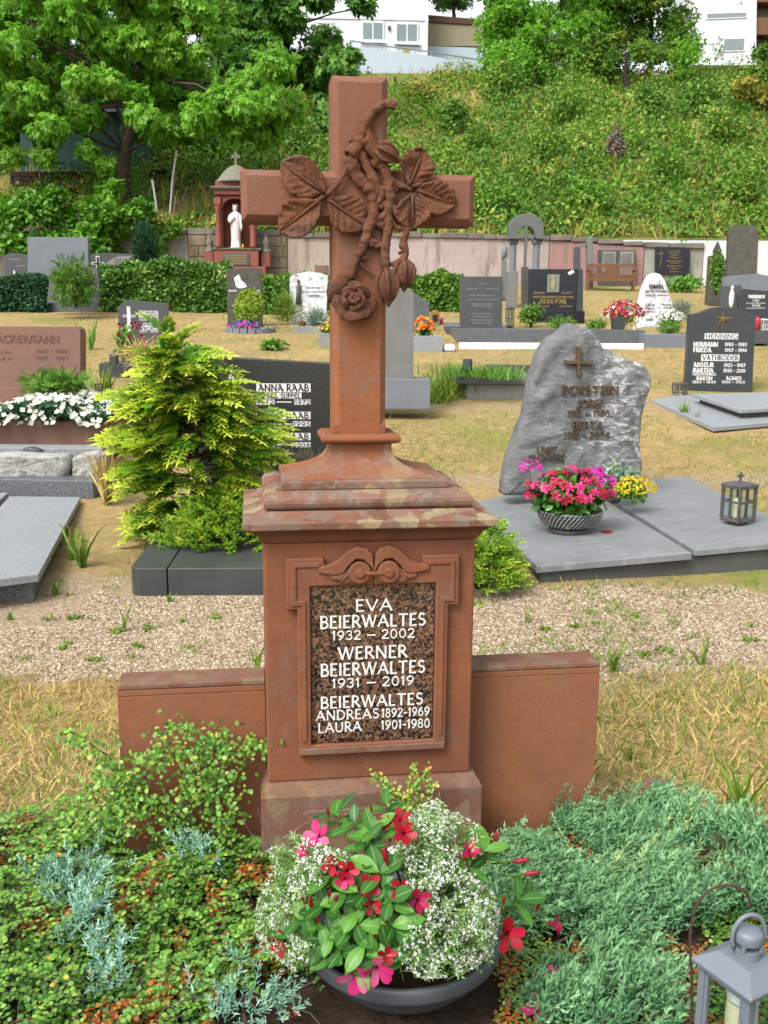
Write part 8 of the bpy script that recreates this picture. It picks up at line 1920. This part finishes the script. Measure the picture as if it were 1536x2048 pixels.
for (px, py, dx, dz) in [(1170, 1612, .5, .9), (1110, 1610, .2, 1), (1040, 1600, -.2, 1), (990, 1590, -.3, 1), (1210, 1600, .8, .6), (1500, 1700, 1, .3), (1330, 1590, .5, .8), (1130, 1690, -.5, .6), (1240, 1720, .6, .5), (1390, 1720, .8, .4), (1060, 1690, -.8, .5), (1420, 1660, .9, .4), (1260, 1650, .3, .8), (1480, 1740, 1, .3)]:
    for j in range(4): P_.append(flat_px(px, py + 14, .10) - JO + np.array([r.gauss(0, .02), r.gauss(0, .02), 0])); D_.append((dx + r.gauss(0, .25), r.gauss(0, .25), dz)); S_.append(r.uniform(.09, .15))
stamp('shoots', t_plume(18, 77, .014, .16), np.array(P_), np.array(D_), rdir(len(P_)), np.array(S_), M['l_juniper'], jn)
t = thing('edging_stone', 'pink sandstone edging stone showing beyond the juniper', 'kerb', gp(1312, 1604), radians(-20)); part('stone', MB().box(-.05, .05, 0, .09, -.05, .045), M['sandstone_pink'], t, .006)
# --- hanging lantern and its hook at lower right
LX = at(1498, 1862, 1.76); LB = np.array([LX[0], 1.76, .0]); lt_ = thing('metal_lantern', 'grey painted metal lantern with glass panes and candle at lower right', 'lantern', LB, radians(30)); ZN = M['zinc_paint']
zt = LX[2]; s = .064; zr = zt - .078; zb_ = .03
part('base', MB().box(-s - .006, s + .006, -s - .006, s + .006, zb_, zb_ + .02), ZN, lt_, .003)
for sx in (-1, 1):
    for sy in (-1, 1): part('corner_post', MB().box(sx * (s - .008) - .008, sx * (s - .008) + .008, sy * (s - .008) - .008, sy * (s - .008) + .008, zb_ + .0205, zr - .0125), ZN, lt_, .002)
for i in range(4):
    a = i * pi / 2
    g = part('pane', MB().box(-s + .017, s - .017, -s + .006, -s + .008, zb_ + .021, zr - .013), M['pane_glass'], lt_); g.rotation_euler = (0, 0, a)
    g = part('pane_frame', MB().box(-s + .0165, s - .0165, -s + .002, -s + .012, zr - .026, zr - .0128).box(-s + .0165, s - .0165, -s + .002, -s + .012, zb_ + .0208, zb_ + .034).box(-s + .0165, -s + .024, -s + .003, -s + .011, zb_ + .0345, zr - .0265).box(s - .024, s - .0165, -s + .003, -s + .011, zb_ + .0345, zr - .0265), ZN, lt_); g.rotation_euler = (0, 0, a)
rf_ = part('roof', MB().rect_loft([(s + .010, s + .010, zr - .012), (s + .012, s + .012, zr - .002), (s + .008, s + .008, zr + .002), (.040, .040, zr + .024), (.036, .036, zr + .025)]), ZN, lt_, .002)
ch = part('chimney', MB().lathe([(.027, zr + .024), (.027, zr + .043), (.0265, zr + .0435)], 28), ZN, lt_)
for i in range(4):
    mb = MB(); a = i * pi / 2 + .4; mb.tube([(.026 * cos(a), .026 * sin(a), zr + .042), (.026 * cos(a), .026 * sin(a), zr + .057)], .005, 6)
    part('vent_post', mb, ZN, ch)
part('cap', MB().lathe([(.0275, zr + .0565), (.0285, zr + .059), (.0285, zr + .073), (.0265, zr + .080), (.016, zr + .084), (.004, zr + .085)], 28), ZN, lt_, smooth=True)
hc = zr + .068; part('handle', MB().tube([(.034 * cos(a) * 1.05, 0, hc + .046 * sin(a)) for a in [(-.55 + (pi + 1.1) * i / 20) for i in range(21)]], .0048, 8), ZN, lt_, smooth=True).rotation_euler = (0, 0, radians(-30 + 10))
cd_ = thing('pillar_candle', 'yellowish grave candle with lid inside the metal lantern', 'candle', LB + np.array([0, 0, zb_ + .0205]))
part('candle_body', MB().lathe([(.030, 0), (.032, .005), (.032, .16), (.030, .172), (.027, .177)], 28), M['wax'], cd_, smooth=True); part('candle_lid', MB().lathe([(.0325, .1775), (.033, .182), (.029, .196), (.012, .203), (.002, .204)], 28), M['plastic_white'], cd_, smooth=True)
HB = flat_px(1384, 1950, .04); hk = thing('hanger_hook', 'thin rusty iron hook standing beside the metal lantern', 'hook', HB)
pts = [(1386, 1985), (1382, 1930), (1379, 1880), (1383, 1838), (1396, 1802), (1418, 1779), (1445, 1769), (1472, 1771), (1492, 1783), (1500, 1798), (1500, 1812), (1494, 1815)]
W = [at(x, y, 1.80) - HB for x, y in pts]; W[0][2] = min(W[0][2], -.02) if False else W[0][2]
part('rod', MB().tube([(W[0][0], W[0][1], -.03)] + [tuple(w) for w in W], .0033, 8), M['iron_rust'], hk, smooth=True, sub=2)
# ---------------------------------------------------------------- lawn and gravel in relief
bpy.context.view_layer.update()
boxes = []
for o in list(bpy.data.objects):
    if o.type == 'MESH' and o.name.split('.')[0] in ('slab_panel', 'base_course', 'front_slab', 'side_slab', 'edging', 'soil', 'block', 'base_block', 'plinth', 'side_wall', 'foot_block', 'base_step') and o.parent is not None:
        pts = [o.matrix_world @ Vector(c) for c in o.bound_box]; xs = [p.x for p in pts]; ys = [p.y for p in pts]
        if o.parent == eg: continue
        boxes.append((min(xs) - .01, max(xs) + .01, min(ys) - .01, max(ys) + .01))
ep = [(EO + ef.X * x + ef.N * y)[:2] for x, y in (PL[0], PL[1], PR[0], PR[1], PR[2], PL[4])]
def inside_poly(x, y, P):
    ins = np.zeros(len(x), bool); j = len(P) - 1
    for i in range(len(P)):
        c = ((P[i][1] > y) != (P[j][1] > y)); xx = (P[j][0] - P[i][0]) * (y - P[i][1]) / (P[j][1] - P[i][1] + 1e-12) + P[i][0]; ins ^= c & (x < xx); j = i
    return ins
def free(x, y):
    ok = ~inside_poly(x, y, ep)
    for a, b, c, d in boxes: ok &= ~((x > a) & (x < b) & (y > c) & (y < d))
    return ok
def gravel_mask(x, y):
    w = y + .45 * .9 + .16 * snoise(x, y, 2.0, 80) + .10 * snoise(x, y, 6.0, 81); return (w > 4.62) & (w < 6.1)
T_TUFT = t_merge([t_xf(([(-.045, 0, 0), (.045, 0, 0), (-.03, .6, -.05), (.03, .6, -.05), (0, 1, -.25)], [(0, 1, 3), (0, 3, 2), (2, 3, 4)], [0, 0, .6, .6, 1]), (.05 * i, 0, 0), yaw=i * 1.9, pitch=.5 - .3 * i, s=1 - .15 * i) for i in range(4)])
def lawn(name, label, y0_, y1_, xw, n, hgt, mat, mask, seed, flat=.5, cat='grass'):
    r = np.random.RandomState(seed); y = r.uniform(y0_, y1_, n); x = r.uniform(-1, 1, n) * (xw + y * .42)
    ok = mask(x, y) & free(x, y); x, y = x[ok], y[ok]; n = len(x)
    d = norm(np.stack([r.normal(0, flat, n), r.normal(0, flat, n), np.full(n, .55)], -1)); tint = np.clip(r.rand(n) * .6 + .2 + .25 * snoise(x, y, 1.3, seed + 1), 0, 1)
    o = stamp(name, T_TUFT, np.stack([x, y, ground_z(x, y) - .004], -1), d, rdir(n), hgt * r.uniform(.5, 1.3, n), M[mat], None, tint); tag(o, label, cat, kind='stuff'); return o
notg = lambda x, y: ~gravel_mask(x, y) & (snoise(x, y, 3.1, 90) > -.75)
bedm = lambda x, y: y > np.interp(x, [-2, -.7, .7, .82, .94, 1.05, 1.3, 1.8], [2.9, 2.9, 2.95, 2.86, 2.68, 2.55, 2.36, 2.15])
lawn('dry_lawn', 'dry straw coloured grass on both sides of the cross', 2.45, 4.4, .25, 14500, .062, 'l_dry', lambda x, y: notg(x, y) & bedm(x, y), 101, .75)
lawn('dry_lawn', 'dry straw coloured grass between the nearer grave rows', 5.6, 12.5, .3, 22000, .06, 'l_dry', lambda x, y: notg(x, y) & (snoise(x, y, .9, 92) > -.35), 102, .7)
lawn('dry_lawn', 'dry straw coloured grass between the farther graves', 12.5, 31, .3, 12000, .09, 'l_dry', lambda x, y: snoise(x, y, .7, 93) > -.3, 103, .6)
grn = lambda x, y: (snoise(x, y, 1.05, 95) + .4 * snoise(x, y, 4, 96) + .5 * (x > 1.0) > .0)
lawn('green_lawn', 'green grass patches near the cross', 2.5, 5.8, .25, 7500, .068, 'l_grass', lambda x, y: grn(x, y) & bedm(x, y), 104, .45)
lawn('green_lawn', 'green grass patches between the grave rows', 5.8, 14, .3, 11000, .075, 'l_grass', grn, 105, .45)
lawn('green_lawn', 'green grass patches among the far graves', 14, 31, .3, 6000, .10, 'l_grass', grn, 106, .4)
# pebbles of the gravel aisle
T_PEB = ([(1, 0, -.3), (0, 1, -.3), (-1, .1, -.3), (.1, -1, -.3), (.1, .1, .62)], [(0, 1, 4), (1, 2, 4), (2, 3, 4), (3, 0, 4)], [0] * 5)
n = 46000; y = rs.uniform(4.05, 5.75, n); x = rs.uniform(-1, 1, n) * (.25 + y * .41); ok = gravel_mask(x, y) & free(x, y) & (snoise(x, y, 5, 97) + .5 * rs.rand(n) > -.35); x, y = x[ok], y[ok]; n = len(x)
o = stamp('gravel', T_PEB, np.stack([x, y, ground_z(x, y) + .002], -1), norm(np.stack([rs.normal(size=n), rs.normal(size=n), rs.normal(0, .3, n)], -1)), norm(np.stack([rs.normal(0, .3, n), rs.normal(0, .3, n), np.ones(n)], -1)), rs.uniform(.0045, .0105, n), M['pebble'], None)
tag(o, 'loose pinkish gravel of the aisle behind the cross', 'gravel', kind='stuff')
n = 5000; y = rs.uniform(10.6, 14.2, n); x = rs.uniform(-3.0, -1.9, n) * y / 12; ok = free(x, y) & (y > 11.2) & (y < 12.6); x, y = x[ok], y[ok]; n = len(x)
o = stamp('white_gravel', T_PEB, np.stack([x, y, ground_z(x, y) + .01], -1), rdir(n), rdir(n, .5, 1), rs.uniform(.012, .028, n), M['paint_white'], None); tag(o, 'white gravel strip before the slanted dark headstone', 'gravel', kind='stuff')
# weeds one can pick out
def weed(label, px, py, hpx, n, seed, mat='l_grass', w=.05, kind='blade', lean=.25):
    O = gp(px, py); k = mpp(O); r = np.random.RandomState(seed); t = thing('weed', label, 'weed', O, 0, 'weeds on the lawn'); d = norm(np.stack([r.normal(0, lean, n), r.normal(0, lean, n), np.ones(n)], -1)); p = r.normal(0, 2.2 * k, (n, 3)); p[:, 2] = 0
    stamp('blades', t_blade(w, .35), p, d, rdir(n), hpx * k * r.uniform(.5, 1.05, n), M[mat], t, r.rand(n))
for i, a in enumerate([('tuft of green blades in the gravel left of the cross', 245, 1262, 75, 9), ('pointed green blades behind the left side wall', 512, 1345, 60, 7), ('tall green weed beside the pale granite slab', 165, 1135, 95, 26), ('second green weed at the granite slab corner', 143, 1120, 75, 18), ('tall yellow green weed at the right edge of the lawn', 1482, 1648, 150, 30), ('green weed right of the right side wall', 1260, 1520, 30, 14), ('green grass tuft in the gravel at right', 1405, 1330, 75, 12), ('small weed tuft near the boulder grave slab', 1055, 1245, 30, 12),
                       ('tall weed beside the stepped pale slabs', 1368, 832, 34, 20), ('weed at the edge of the stepped pale slabs', 1392, 842, 22, 14), ('green weed left of the golden conifer', 215, 800, 80, 26), ('tall thin weed stalks near the pink headstone', 180, 700, 60, 12), ('weeds at the base of the granite slab', 110, 1190, 30, 30), ('low weeds in the gravel at far left', 20, 1240, 20, 30), ('low green weed patch in the gravel', 140, 1240, 16, 30), ('low weed tuft below the dark surround', 340, 1205, 22, 26), ('weed tuft at the right side of the gravel', 1265, 1262, 14, 26), ('grassy weed at the right gravel edge', 1500, 1255, 18, 26), ('weed tuft beside the right side wall end', 1225, 1345, 70, 22), ('dry tall grass left of the dark surround', 215, 1010, 120, 60)]):
    weed(*a, seed=200 + i, mat='l_dry' if 'dry' in a[0] else 'l_grass', w=.035 if a[3] > 60 else .06)
O = gp(1272, 1620); t = thing('grass_stalk', 'single long dry grass stalk leaning beside the right side wall', 'grass', O); W = [at(x, y, O[1]) - O for x, y in [(1272, 1620), (1290, 1580), (1312, 1540), (1338, 1520), (1356, 1516)]]; part('stalk', MB().tube([tuple(w) for w in W], [.002, .0018, .0015, .001, .0006], 5), M['l_dry'], t)

r = random.Random(77); spots = []
while len(spots) < 46:
    px, py = r.uniform(10, 1530), r.uniform(1165, 1325)
    if 250 < px < 540 and py < 1215 or 1000 < px and py < 1190 or 520 < px < 955: continue
    spots.append((px, py))
ORD = 'first second third fourth fifth sixth seventh eighth ninth tenth eleventh twelfth thirteenth fourteenth fifteenth sixteenth seventeenth eighteenth nineteenth twentieth'.split(); ORD += ['twenty-' + o_ for o_ in ORD[:9]] + ['thirtieth'] + ['thirty-' + o_ for o_ in ORD[:9]]
spots.sort()
for i, (px, py) in enumerate(spots):
    nth = ORD[i if px < 768 else i - sum(q[0] < 768 for q in spots)]
    side = 'left of the cross' if px < 768 else 'right of the cross'
    O = gp(px, py); k = mpp(O); n = r.randrange(8, 22); q = np.random.RandomState(500 + i); t = thing('gravel_weed', nth + (' from the left edge' if px < 768 else ' from the cross') + ' of the low green gravel weeds ' + side, 'weed', O, 0, 'low weeds in the gravel ' + side)
    p = q.normal(0, r.uniform(4, 9) * k, (n, 3)); p[:, 1] *= .8; p[:, 2] = .004
    stamp('leaves', T_SPRIG if i % 2 else t_blade(.06, .4), p, norm(np.stack([q.normal(0, .7, n), q.normal(0, .7, n), np.ones(n) * .8], -1)), rdir(n), r.uniform(9, 17) * k * q.uniform(.6, 1.2, n), M['l_grass'], t, q.rand(n))
